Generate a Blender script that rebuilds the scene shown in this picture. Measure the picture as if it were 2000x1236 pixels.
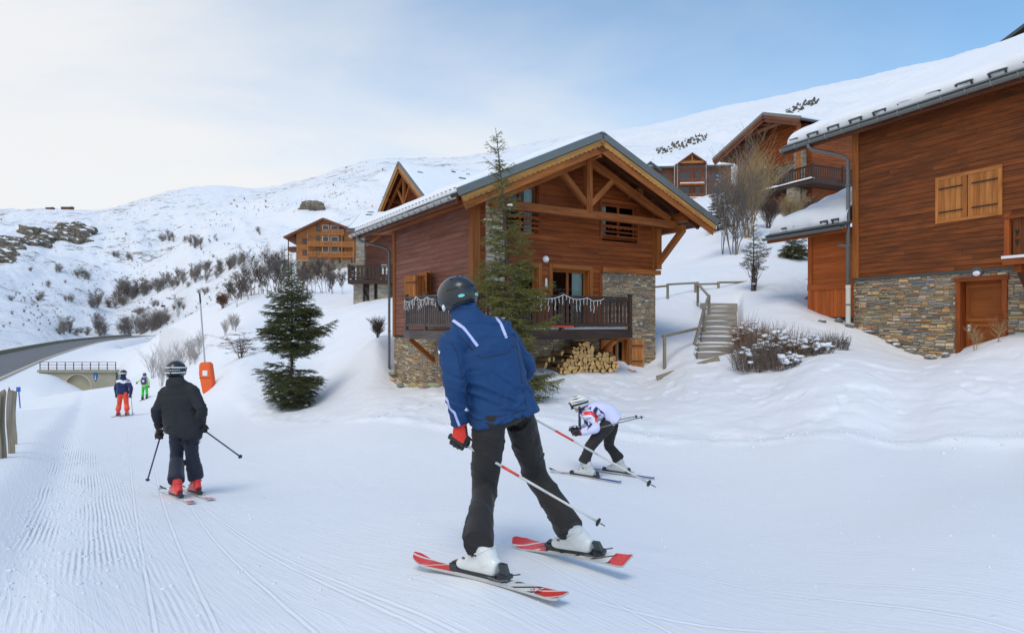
import bpy, bmesh, math, random
import numpy as np
from mathutils import Vector, Matrix, Quaternion
from mathutils.bvhtree import BVHTree
for _o in list(bpy.data.objects): bpy.data.objects.remove(_o)
S = bpy.context.scene
COL = S.collection
R = math.radians
random.seed(7)
# ------------------------------------------------------------------ camera, sky, sun, exposure
F = 1200.0                                   # focal length in photograph pixels (2000 wide), horizon at row 630
cam = bpy.data.cameras.new('camera'); cam.sensor_width = 36; cam.lens = 36*F/2000
cam.shift_y = 0.006; cam.clip_start = 0.05; cam.clip_end = 5000
camo = bpy.data.objects.new('camera', cam); COL.objects.link(camo)
camo.location = (0, 0, 0); camo.rotation_euler = (R(90), 0, 0)
S.camera = camo
SUN_EL, SUN_AZ = R(60), R(-168)                # azimuth from +Y (view direction), positive to the right: veiled sun behind the viewpoint
W = bpy.data.worlds.new('World'); S.world = W; W.use_nodes = True
def build_world():
    nt = W.node_tree; N = nt.nodes; L = nt.links; N.clear()
    out = N.new('ShaderNodeOutputWorld'); bg = N.new('ShaderNodeBackground'); bg.inputs[1].default_value = 0.13
    sky = N.new('ShaderNodeTexSky'); sky.sky_type = 'NISHITA'; sky.sun_disc = False
    sky.sun_elevation = SUN_EL; sky.sun_rotation = SUN_AZ; sky.altitude = 1400; sky.air_density = 1.15; sky.dust_density = 0.6; sky.ozone_density = 1.3
    tc = N.new('ShaderNodeTexCoord'); sep = N.new('ShaderNodeSeparateXYZ'); L.new(tc.outputs['Generated'], sep.inputs[0])
    # flat cloud layer: project the direction on a plane overhead, so veils stretch towards the horizon
    zc = N.new('ShaderNodeMath'); zc.operation = 'ADD'; zc.inputs[1].default_value = 0.16; L.new(sep.outputs[2], zc.inputs[0])
    zm = N.new('ShaderNodeMath'); zm.operation = 'MAXIMUM'; zm.inputs[1].default_value = 0.05; L.new(zc.outputs[0], zm.inputs[0])
    dx = N.new('ShaderNodeMath'); dx.operation = 'DIVIDE'; L.new(sep.outputs[0], dx.inputs[0]); L.new(zm.outputs[0], dx.inputs[1])
    dy = N.new('ShaderNodeMath'); dy.operation = 'DIVIDE'; L.new(sep.outputs[1], dy.inputs[0]); L.new(zm.outputs[0], dy.inputs[1])
    cb = N.new('ShaderNodeCombineXYZ'); L.new(dx.outputs[0], cb.inputs[0]); L.new(dy.outputs[0], cb.inputs[1])
    mp = N.new('ShaderNodeMapping'); mp.inputs['Rotation'].default_value = (0, 0, R(12)); mp.inputs['Scale'].default_value = (0.42, 0.85, 1); L.new(cb.outputs[0], mp.inputs[0])
    n1 = N.new('ShaderNodeTexNoise'); n1.inputs['Scale'].default_value = 1.1; n1.inputs['Detail'].default_value = 7; n1.inputs['Roughness'].default_value = 0.55; n1.inputs['Distortion'].default_value = 0.5
    L.new(mp.outputs[0], n1.inputs['Vector'])
    # cloud bank thicker low down and on the side the veiled sun lights up
    side = N.new('ShaderNodeMath'); side.operation = 'MULTIPLY'; side.inputs[1].default_value = -0.62; L.new(sep.outputs[0], side.inputs[0])
    low = N.new('ShaderNodeMapRange'); low.inputs[1].default_value = 0.0; low.inputs[2].default_value = 0.62; low.inputs[3].default_value = 0.62; low.inputs[4].default_value = -0.22
    L.new(sep.outputs[2], low.inputs[0])
    a1 = N.new('ShaderNodeMath'); a1.operation = 'ADD'; L.new(side.outputs[0], a1.inputs[0]); L.new(low.outputs[0], a1.inputs[1])
    a2 = N.new('ShaderNodeMath'); a2.operation = 'MULTIPLY_ADD'; a2.inputs[1].default_value = 1.25; L.new(n1.outputs[0], a2.inputs[0]); L.new(a1.outputs[0], a2.inputs[2])
    mr = N.new('ShaderNodeMapRange'); mr.inputs[1].default_value = 0.37; mr.inputs[2].default_value = 1.22; mr.clamp = True; mr.interpolation_type = 'SMOOTHSTEP'; mr.inputs[4].default_value = 0.96
    L.new(a2.outputs[0], mr.inputs[0])
    mx = N.new('ShaderNodeMix'); mx.data_type = 'RGBA'; L.new(mr.outputs[0], mx.inputs['Factor'])
    gain = N.new('ShaderNodeMix'); gain.data_type = 'RGBA'; gain.blend_type = 'MULTIPLY'; gain.inputs['Factor'].default_value = 1; gain.inputs['B'].default_value = (1.16, 1.38, 1.36, 1)
    L.new(sky.outputs[0], gain.inputs['A']); L.new(gain.outputs['Result'], mx.inputs['A'])
    mx.inputs['B'].default_value = (5.75, 5.76, 5.8, 1)
    L.new(mx.outputs['Result'], bg.inputs[0]); L.new(bg.outputs[0], out.inputs[0])
build_world()
sl = bpy.data.lights.new('sun', 'SUN'); sl.energy = 1.2; sl.angle = R(26); sl.color = (1.0, 0.91, 0.77)
so = bpy.data.objects.new('sun', sl); COL.objects.link(so)
_sd = Vector((math.sin(SUN_AZ)*math.cos(SUN_EL), math.cos(SUN_AZ)*math.cos(SUN_EL), math.sin(SUN_EL)))
so.rotation_euler = (-_sd).to_track_quat('-Z', 'Y').to_euler(); so.location = (-30, -20, 40)
S.view_settings.view_transform = 'Standard'; S.view_settings.look = 'None'; S.view_settings.exposure = 0.27; S.view_settings.gamma = 1
S.render.engine = 'CYCLES'
# ------------------------------------------------------------------ pixel helpers (a pixel is a direction only)
def ray(px, py): return Vector(((px-1000)/F, 1.0, (630-py)/F))
def P(px, py, d): return ray(px, py)*d
class Frame:                                  # a house's own axes: e1 along its front, e2 to the back
    def __init__(s, x, y, vpr):
        s.e1 = Vector((vpr-1000, F, 0)).normalized(); s.e2 = Vector((-s.e1.y, s.e1.x, 0)); s.O = Vector((x, y, 0))
        s.rot = math.atan2(s.e1.y, s.e1.x)
    def loc(s, p): q = p-s.O; return Vector((q.dot(s.e1), q.dot(s.e2), q.z))
    def front(s, px, py, o=0.0):
        r = ray(px, py); t = (s.O+s.e2*o).dot(s.e2)/r.dot(s.e2); return s.loc(r*t)
    def side(s, px, py, o=0.0):
        r = ray(px, py); t = (s.O+s.e1*o).dot(s.e1)/r.dot(s.e1); return s.loc(r*t)
    def w(s, x, y, z): return s.O+s.e1*x+s.e2*y+Vector((0, 0, z))
# ------------------------------------------------------------------ mesh library
def tag(o, label=None, cat=None, group=None, kind=None):
    if label: o['label'] = label
    if cat: o['category'] = cat
    if group: o['group'] = group
    if kind: o['kind'] = kind
    return o
def thing(name, label, cat, loc=(0, 0, 0), rz=0.0, group=None):
    o = bpy.data.objects.new(name, None); COL.objects.link(o); o.location = loc; o.rotation_euler = (0, 0, rz); o.empty_display_size = 0.1
    return tag(o, label, cat, group)
def ntint(a=0.86, b=1.12):
    k = random.uniform(a, b); return (k*random.uniform(.97, 1.03), k, k*random.uniform(.95, 1.03))
class MB:
    def __init__(s): s.v = []; s.f = []; s.ax = []; s.t = []; s.mi = []
    def add(s, vs, fs, axis=(1, 0, 0), tint=None, mi=0):
        o = len(s.v); s.v += [tuple(p) for p in vs]
        t = tint or ntint(); ro = random.uniform(0, 40)
        for f in fs: s.f.append(tuple(i+o for i in f)); s.ax.append((axis, ro)); s.t.append(t); s.mi.append(mi)
        return s
    def box(s, x0, x1, y0, y1, z0, z1, tint=None, mi=0, axis=None):
        d = (abs(x1-x0), abs(y1-y0), abs(z1-z0))
        if axis is None: axis = [(1, 0, 0), (0, 1, 0), (0, 0, 1)][d.index(max(d))]
        v = [(x0, y0, z0), (x1, y0, z0), (x1, y1, z0), (x0, y1, z0), (x0, y0, z1), (x1, y0, z1), (x1, y1, z1), (x0, y1, z1)]
        return s.add(v, [(0, 3, 2, 1), (4, 5, 6, 7), (0, 1, 5, 4), (1, 2, 6, 5), (2, 3, 7, 6), (3, 0, 4, 7)], axis, tint, mi)
    def beam(s, p, q, w, h, up=(0, 0, 1), ch=0.0, tint=None, mi=0):      # w across, h along up; ch = chamfer
        p = Vector(p); q = Vector(q); a = (q-p).normalized(); up = Vector(up)
        b = a.cross(up)
        if b.length < 1e-4: b = a.cross(Vector((1, 0, 0)))
        b.normalize(); c = b.cross(a)
        if ch <= 0: prof = [(-w/2, -h/2), (w/2, -h/2), (w/2, h/2), (-w/2, h/2)]
        else:
            e = ch; prof = [(-w/2+e, -h/2), (w/2-e, -h/2), (w/2, -h/2+e), (w/2, h/2-e), (w/2-e, h/2), (-w/2+e, h/2), (-w/2, h/2-e), (-w/2, -h/2+e)]
        n = len(prof); v = []
        for base in (p, q): v += [base+b*x+c*y for x, y in prof]
        f = [(i, i+n, (i+1) % n+n, (i+1) % n) for i in range(n)]+[tuple(range(n)), tuple(range(2*n-1, n-1, -1))]
        return s.add(v, f, tuple(a), tint, mi)
    def tube(s, pts, rad, n=8, tint=None, mi=0, caps=True):
        pts = [Vector(p) for p in pts]; m = len(pts)
        if not hasattr(rad, '__len__'): rad = [rad]*m
        v = []; f = []; prev = None
        for i, p in enumerate(pts):
            a = (pts[min(i+1, m-1)]-pts[max(i-1, 0)])
            a = a.normalized() if a.length > 1e-9 else Vector((0, 0, 1))
            if prev is None:
                b = a.orthogonal().normalized()
            else:
                b = prev-a*prev.dot(a)
                b = b.normalized() if b.length > 1e-6 else a.orthogonal().normalized()
            prev = b; c = a.cross(b)
            for k in range(n):
                t = 2*math.pi*k/n; v.append(p+(b*math.cos(t)+c*math.sin(t))*rad[i])
        for i in range(m-1):
            for k in range(n):
                k2 = (k+1) % n; f.append((i*n+k, i*n+k2, (i+1)*n+k2, (i+1)*n+k))
        if caps: f.append(tuple(range(n-1, -1, -1))); f.append(tuple((m-1)*n+k for k in range(n)))
        ax = (pts[-1]-pts[0]); ax = ax.normalized() if ax.length > 1e-9 else Vector((0, 0, 1))
        return s.add(v, f, tuple(ax), tint, mi)
    def prism(s, poly, p0, ex, ey, ez, tint=None, mi=0, axis=None):      # poly in (ex,ey), extruded along vector ez
        p0 = Vector(p0); ex = Vector(ex); ey = Vector(ey); ez = Vector(ez); n = len(poly)
        v = [p0+ex*a+ey*b for a, b in poly]+[p0+ex*a+ey*b+ez for a, b in poly]
        f = [(i, (i+1) % n, (i+1) % n+n, i+n) for i in range(n)]+[tuple(range(n-1, -1, -1)), tuple(range(n, 2*n))]
        return s.add(v, f, tuple(axis or ex), tint, mi)
    def ball(s, c, r, sub=1, jit=0.0, tint=None, mi=0, rot=None):
        bm = bmesh.new(); bmesh.ops.create_icosphere(bm, subdivisions=sub, radius=1)
        rr = r if hasattr(r, '__len__') else (r, r, r); c = Vector(c); vs = []
        for q in bm.verts:
            k = 1+random.uniform(-jit, jit); w = Vector((q.co.x*rr[0]*k, q.co.y*rr[1]*k, q.co.z*rr[2]*k))
            if rot: w = rot @ w
            vs.append(c+w)
        fs = [tuple(x.index for x in fc.verts) for fc in bm.faces]; bm.free()
        return s.add(vs, fs, (1, 0, 0), tint, mi)
    def mesh(s, name, mats, smooth=False):
        me = bpy.data.meshes.new(name); me.from_pydata(s.v, [], s.f)
        for m in (mats if isinstance(mats, (list, tuple)) else [mats]): me.materials.append(m)
        if any(s.mi): me.polygons.foreach_set('material_index', s.mi)
        nl = len(me.loops)
        co = np.empty(len(me.vertices)*3); me.vertices.foreach_get('co', co); co = co.reshape(-1, 3)
        li = np.empty(nl, int); me.loops.foreach_get('vertex_index', li)
        cnt = np.empty(len(me.polygons), int); me.polygons.foreach_get('loop_total', cnt)
        nr = np.empty(len(me.polygons)*3); me.polygons.foreach_get('normal', nr); nr = nr.reshape(-1, 3)
        ax = np.array([a[0] for a in s.ax], float); ro = np.array([a[1] for a in s.ax])
        t = ax-nr*np.sum(ax*nr, 1)[:, None]; ln = np.linalg.norm(t, axis=1); bad = ln < 0.2
        alt = np.where(np.abs(nr[:, 2:3]) > .8, np.array([[0, 1., 0]]), np.array([[0, 0, 1.]])); t[bad] = (alt-nr*np.sum(alt*nr, 1)[:, None])[bad]
        t /= np.maximum(np.linalg.norm(t, axis=1), 1e-6)[:, None]; b = np.cross(nr, t)
        fi = np.repeat(np.arange(len(cnt)), cnt); pc = co[li]
        uv = np.stack([np.sum(t[fi]*pc, 1)+ro[fi]*3.7, np.sum(b[fi]*pc, 1)+ro[fi]], 1)
        ul = me.uv_layers.new(name='UVMap'); ul.data.foreach_set('uv', uv.astype(np.float32).ravel())
        ca = me.color_attributes.new('tint', 'FLOAT_COLOR', 'CORNER'); tt = np.array(s.t, float)
        ca.data.foreach_set('color', np.concatenate([tt[fi], np.ones((nl, 1))], 1).astype(np.float32).ravel())
        if smooth: me.polygons.foreach_set('use_smooth', [True]*len(me.polygons))
        me.update(); return me
    def build(s, name, mats, parent=None, smooth=False, label=None, kind=None, loc=None):
        if not s.f: return None
        o = bpy.data.objects.new(name, s.mesh(name, mats, smooth)); COL.objects.link(o)
        if parent: o.parent = parent
        if loc: o.location = loc
        if label: o['label'] = label
        if kind: o['kind'] = kind
        return o
def link_mesh(name, me, parent=None, loc=None, rot=None, scale=None):
    o = bpy.data.objects.new(name, me); COL.objects.link(o)
    if parent: o.parent = parent
    if loc is not None: o.location = loc
    if rot is not None: o.rotation_euler = rot
    if scale is not None: o.scale = scale
    return o
def copy_tree(o, parent=None):
    c = o.copy(); COL.objects.link(c); c.parent = parent
    for ch in list(o.children): copy_tree(ch, c)
    return c
# ------------------------------------------------------------------ materials
class NT:
    def __init__(s, name):
        s.m = bpy.data.materials.new(name); s.m.use_nodes = True; s.t = s.m.node_tree; s.t.nodes.clear()
        s.o = s.n('ShaderNodeOutputMaterial'); s.b = s.n('ShaderNodeBsdfPrincipled'); s.l(s.b.outputs[0], s.o.inputs[0])
    def n(s, k, **kw):
        x = s.t.nodes.new(k)
        for a, b in kw.items(): setattr(x, a, b)
        return x
    def l(s, a, b): s.t.links.new(a, b)
    def set(s, sock, v):
        if hasattr(v, 'node'): s.l(v, sock)
        elif v is not None: sock.default_value = v
    def coord(s, k='Object'):
        return s.n('ShaderNodeTexCoord').outputs[k]
    def map(s, vec, scale=(1, 1, 1), rot=(0, 0, 0), loc=(0, 0, 0)):
        m = s.n('ShaderNodeMapping'); m.inputs['Scale'].default_value = scale; m.inputs['Rotation'].default_value = rot; m.inputs['Location'].default_value = loc; s.l(vec, m.inputs[0]); return m.outputs[0]
    def noise(s, vec, sc, det=4, ro=.55, dist=0):
        x = s.n('ShaderNodeTexNoise'); x.inputs['Scale'].default_value = sc; x.inputs['Detail'].default_value = det; x.inputs['Roughness'].default_value = ro; x.inputs['Distortion'].default_value = dist
        s.l(vec, x.inputs['Vector']); return x.outputs[0]
    def math(s, op, a, b=0.0, c=None, clamp=False):
        x = s.n('ShaderNodeMath', operation=op); x.use_clamp = clamp; s.set(x.inputs[0], a); s.set(x.inputs[1], b)
        if c is not None: s.set(x.inputs[2], c)
        return x.outputs[0]
    def ramp(s, v, a, b, lo=0.0, hi=1.0, smooth=True):
        x = s.n('ShaderNodeMapRange'); x.clamp = True; x.interpolation_type = 'SMOOTHSTEP' if smooth else 'LINEAR'
        s.l(v, x.inputs[0]); x.inputs[1].default_value = a; x.inputs[2].default_value = b; x.inputs[3].default_value = lo; x.inputs[4].default_value = hi; return x.outputs[0]
    def mix(s, f, a, b, blend='MIX'):
        x = s.n('ShaderNodeMix', data_type='RGBA', blend_type=blend); s.set(x.inputs['Factor'], f)
        for k, v in (('A', a), ('B', b)):
            if hasattr(v, 'node'): s.l(v, x.inputs[k])
            else: x.inputs[k].default_value = (*v, 1)
        return x.outputs['Result']
    def tint(s): return s.n('ShaderNodeAttribute', attribute_name='tint').outputs['Color']
    def col(s, c):
        if hasattr(c, 'node'): s.l(c, s.b.inputs['Base Color'])
        else: s.b.inputs['Base Color'].default_value = (*c, 1)
    def bump(s, h, st=.3, dist=.01):
        x = s.n('ShaderNodeBump'); x.inputs['Strength'].default_value = st; x.inputs['Distance'].default_value = dist; s.l(h, x.inputs['Height']); s.l(x.outputs[0], s.b.inputs['Normal'])
    def rough(s, v): s.set(s.b.inputs['Roughness'], v)
M = {}
def wood(name, dark, light, grain=26, rough=.62, weather=None, wamt=.0):
    t = NT(name); uv = t.coord('UV'); a = t.noise(t.map(uv, (1.3, grain, 1)), 1.0, 6, .62, .3); b = t.noise(t.map(uv, (.55, 2.5, 1)), 1.0, 3)
    f = t.math('ADD', t.math('MULTIPLY', a, .65), t.math('MULTIPLY', b, .5)); c = t.mix(t.ramp(f, .33, .78), dark, light)
    if weather: c = t.mix(t.ramp(t.noise(t.map(uv, (.5, 3, 1)), 1.6, 4), .5-.2*wamt, .8, 0, wamt), c, weather)
    kn = t.n('ShaderNodeTexVoronoi'); kn.inputs['Scale'].default_value = 1; t.l(t.map(uv, (1.6, 7, 1)), kn.inputs['Vector'])
    c = t.mix(t.ramp(kn.outputs['Distance'], .02, .12, .55, 0), c, tuple(x*.35 for x in dark))
    t.col(t.mix(1.0, c, t.tint(), 'MULTIPLY')); t.rough(t.ramp(a, .3, .7, rough-.08, rough+.12)); t.b.inputs['Specular IOR Level'].default_value = .22; t.bump(a, .35, .004); M[name] = t.m
def plain(name, c, rough=.5, metal=0.0, var=.12, sc=9, bump=0.0, coat=0.0, spec=None):
    t = NT(name); ob = t.coord('Object'); a = t.noise(ob, sc, 5)
    t.col(t.mix(1.0, t.mix(a, tuple(x*(1-var) for x in c), tuple(min(1, x*(1+var)) for x in c)), t.tint(), 'MULTIPLY'))
    t.rough(t.ramp(a, .3, .7, max(.02, rough-.06), rough+.06)); t.b.inputs['Metallic'].default_value = metal
    if coat: t.b.inputs['Coat Weight'].default_value = coat
    if spec is not None: t.b.inputs['Specular IOR Level'].default_value = spec
    if bump: t.bump(t.noise(ob, sc*6, 4), bump, .004)
    M[name] = t.m
def build_mats():
    wood('wood_front', (.14, .029, .007), (.40, .104, .024), weather=(.10, .033, .013), wamt=.6)
    wood('wood_side_sky_tint', (.15, .048, .030), (.31, .118, .078), weather=(.34, .185, .145), wamt=.6)  # purple cast of the sky on the chalet's side wall is put into these tones
    wood('wood_trim', (.20, .055, .012), (.42, .145, .035))
    wood('wood_beam', (.17, .045, .011), (.42, .14, .036), grain=18, weather=(.09, .03, .012), wamt=.5)
    wood('wood_barge', (.26, .11, .03), (.56, .30, .09), grain=18)
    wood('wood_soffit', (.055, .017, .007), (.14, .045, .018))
    wood('wood_rail', (.028, .017, .014), (.075, .045, .034), weather=(.10, .075, .06), wamt=.4)
    wood('wood_rail_grey', (.045, .036, .034), (.12, .10, .095), weather=(.16, .14, .13), wamt=.5)
    wood('wood_shutter', (.32, .10, .024), (.60, .235, .065), grain=14)
    wood('wood_right', (.105, .027, .007), (.345, .098, .025), weather=(.07, .029, .014), wamt=.8)
    wood('wood_annex', (.34, .075, .014), (.56, .145, .032))
    wood('wood_door', (.24, .058, .013), (.42, .125, .030), grain=40)
    wood('wood_grey', (.16, .13, .09), (.38, .315, .23), grain=16, weather=(.26, .24, .21), wamt=.6)
    wood('wood_step', (.17, .14, .10), (.40, .34, .26), grain=14, weather=(.42, .41, .39), wamt=.7)
    wood('wood_far', (.24, .085, .025), (.47, .19, .06))
    wood('wood_far_dark', (.10, .035, .02), (.23, .09, .05))
    wood('bark', (.05, .038, .03), (.15, .115, .09), grain=5)
    wood('bark_birch', (.10, .075, .055), (.30, .24, .18), grain=4)
    wood('log_end', (.44, .22, .07), (.80, .48, .19), grain=8)
    wood('log_bark', (.10, .055, .025), (.26, .15, .07), grain=8)
    # stones: the colour of each stone is its own tint
    t = NT('stone'); ob = t.coord('Object'); a = t.noise(ob, 9, 6, .65); b = t.noise(t.map(ob, (3, 3, 11)), 2.2, 3)
    c = t.mix(a, (.72, .70, .66), (1.42, 1.36, 1.28)); c = t.mix(t.ramp(b, .52, .75, 0, .5), c, (1.3, .82, .38))
    t.col(t.mix(1.0, t.tint(), c, 'MULTIPLY')); t.rough(.85); t.bump(t.noise(ob, 26, 6, .7), .6, .012); M['stone'] = t.m
    plain('mortar', (.20, .185, .16), .95, var=.25, sc=14, bump=.5)
    plain('slate', (.075, .085, .085), .55, var=.2, sc=5, bump=.2)
    plain('zinc', (.16, .17, .165), .5, metal=.2, var=.18, sc=4)
    plain('zinc_pale', (.42, .43, .42), .5, metal=.35, var=.15, sc=4)
    plain('pipe_white', (.74, .72, .64), .45, var=.08)
    plain('iron', (.025, .025, .028), .5, metal=.4)
    plain('steel', (.38, .39, .40), .38, metal=.8)
    plain('white_paint', (.80, .80, .79), .45, var=.05)
    plain('globe', (.86, .85, .82), .3, var=.03)
    plain('concrete', (.33, .30, .22), .9, var=.25, sc=.7, bump=.3)
    plain('concrete_lining', (.50, .44, .34), .85, var=.15, sc=.9)
    plain('rail_brown', (.13, .055, .035), .6)
    plain('asphalt', (.125, .127, .14), .75, var=.35, sc=.18, bump=.2)
    plain('curtain', (.62, .70, .64), .9, var=.12, sc=6)
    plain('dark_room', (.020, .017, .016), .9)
    plain('orange_pad', (.85, .115, .02), .7, var=.1, sc=5)
    plain('blue_pole', (.03, .13, .42), .45)
    plain('rock', (.20, .18, .155), .95, var=.45, sc=1.2, bump=.8)
    plain('rock_ochre', (.24, .19, .12), .95, var=.5, sc=.25, bump=.8)
    plain('dry_grass', (.27, .20, .11), .9, var=.3)
    plain('twig_brown', (.115, .075, .055), .9, var=.3)
    plain('twig_red', (.17, .075, .045), .9, var=.3)
    plain('twig_tan', (.40, .28, .14), .9, var=.3)
    plain('twig_grey', (.155, .13, .115), .9, var=.3)
    plain('twig_frost', (.46, .42, .39), .9, var=.2)
    t = NT('needles'); c = t.mix(t.noise(t.coord('Object'), 2.2, 4), (.062, .072, .014), (.22, .205, .038)); t.col(t.mix(1.0, c, t.tint(), 'MULTIPLY')); t.rough(.6); t.b.inputs['Subsurface Weight'].default_value = 0; M['needles'] = t.m
    t = NT('needles_dark'); c = t.mix(t.noise(t.coord('Object'), 2.2, 4), (.028, .042, .012), (.105, .115, .030)); t.col(t.mix(1.0, c, t.tint(), 'MULTIPLY')); t.rough(.6); M['needles_dark'] = t.m
    t = NT('glass'); t.col((.02, .022, .026)); t.rough(.04); t.b.inputs['Specular IOR Level'].default_value = .8; t.b.inputs['Metallic'].default_value = .0; M['glass'] = t.m
    t = NT('glass_clear'); t.col((1, 1, 1)); t.rough(.0); t.b.inputs['Transmission Weight'].default_value = 1.0; t.b.inputs['IOR'].default_value = 1.45
    tr = t.n('ShaderNodeBsdfTransparent'); gl = t.n('ShaderNodeBsdfGlossy'); gl.inputs['Roughness'].default_value = .03; mx = t.n('ShaderNodeMixShader'); fr = t.n('ShaderNodeFresnel'); fr.inputs[0].default_value = 1.5
    tr.inputs[0].default_value = (.75, .8, .8, 1)
    t.l(fr.outputs[0], mx.inputs[0]); t.l(tr.outputs[0], mx.inputs[1]); t.l(gl.outputs[0], mx.inputs[2]); t.l(mx.outputs[0], t.o.inputs[0]); M['glass_clear'] = t.m
    t = NT('stone_far'); ob = t.coord('Object'); vo = t.n('ShaderNodeTexVoronoi'); vo.inputs['Scale'].default_value = 1; t.l(t.map(ob, (2.6, 2.6, 6.5)), vo.inputs['Vector'])
    sc_ = t.n('ShaderNodeSeparateColor'); t.l(vo.outputs['Color'], sc_.inputs[0]); t.col(t.mix(sc_.outputs[0], (.20, .175, .135), t.mix(sc_.outputs[1], (.42, .33, .21), (.36, .33, .28)))); t.rough(.9); t.bump(vo.outputs['Distance'], .5, .05); M['stone_far'] = t.m
    # loose snow on roofs, branches, ledges
    t = NT('snow'); ob = t.coord('Object'); t.col(t.mix(t.noise(ob, .9, 4), (.80, .82, .86), (.86, .865, .88))); t.rough(.7)
    h = t.math('ADD', t.noise(ob, 3, 5), t.math('MULTIPLY', t.noise(ob, 40, 3), .15)); t.bump(h, .35, .04); M['snow'] = t.m
build_mats()
def rock_mat():
    for nm, c1, c2 in (('rock_snowy', (.06, .052, .042), (.24, .20, .145)), ('rock_dark', (.05, .05, .045), (.15, .14, .12)), ('rock_near', (.12, .11, .10), (.30, .27, .23))):
        t = NT(nm); ob = t.coord('Object'); g = t.n('ShaderNodeNewGeometry'); sp = t.n('ShaderNodeSeparateXYZ'); t.l(g.outputs['Normal'], sp.inputs[0]); sc = 14 if nm == 'rock_near' else .35
        a = t.noise(ob, sc, 7, .7); c = t.mix(t.ramp(a, .3, .7), c1, c2); sn = t.ramp(t.math('ADD', sp.outputs[2], t.math('MULTIPLY', t.math('SUBTRACT', t.noise(ob, sc*.6, 5), .5), 1.1)), .70, .86)
        t.col(t.mix(sn, c, (.82, .83, .86))); t.rough(.9); t.bump(a, .8, .8 if sc < 1 else .02); M[nm] = t.m
rock_mat()
# ------------------------------------------------------------------ terrain: thin-plate surface through surveyed points
def _hash(ix, iy, seed):
    h = (ix.astype(np.int64)*374761393+iy.astype(np.int64)*668265263+seed*1442695041) & 0xffffffff
    h = ((h ^ (h >> 13))*1274126177) & 0xffffffff
    return ((h ^ (h >> 16)) & 0xffff)/65535.0
def vnoise(x, y, seed=0):
    ix = np.floor(x); iy = np.floor(y); fx = x-ix; fy = y-iy; ix = ix.astype(np.int64); iy = iy.astype(np.int64)
    fx = fx*fx*fx*(fx*(fx*6-15)+10); fy = fy*fy*fy*(fy*(fy*6-15)+10)
    a = _hash(ix, iy, seed); b = _hash(ix+1, iy, seed); c = _hash(ix, iy+1, seed); d = _hash(ix+1, iy+1, seed)
    return (a*(1-fx)+b*fx)*(1-fy)+(c*(1-fx)+d*fx)*fy-.5
def fbm(x, y, seed=0, oct=4, gain=.5):
    s = 0; a = 1
    for i in range(oct): s = s+a*vnoise(x+i*17.3, y-i*9.1, seed+i); x = x*2.03; y = y*2.03; a *= gain
    return s
def sstep(a, b, x): t = np.clip((x-a)/(b-a), 0, 1); return t*t*(3-2*t)
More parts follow.
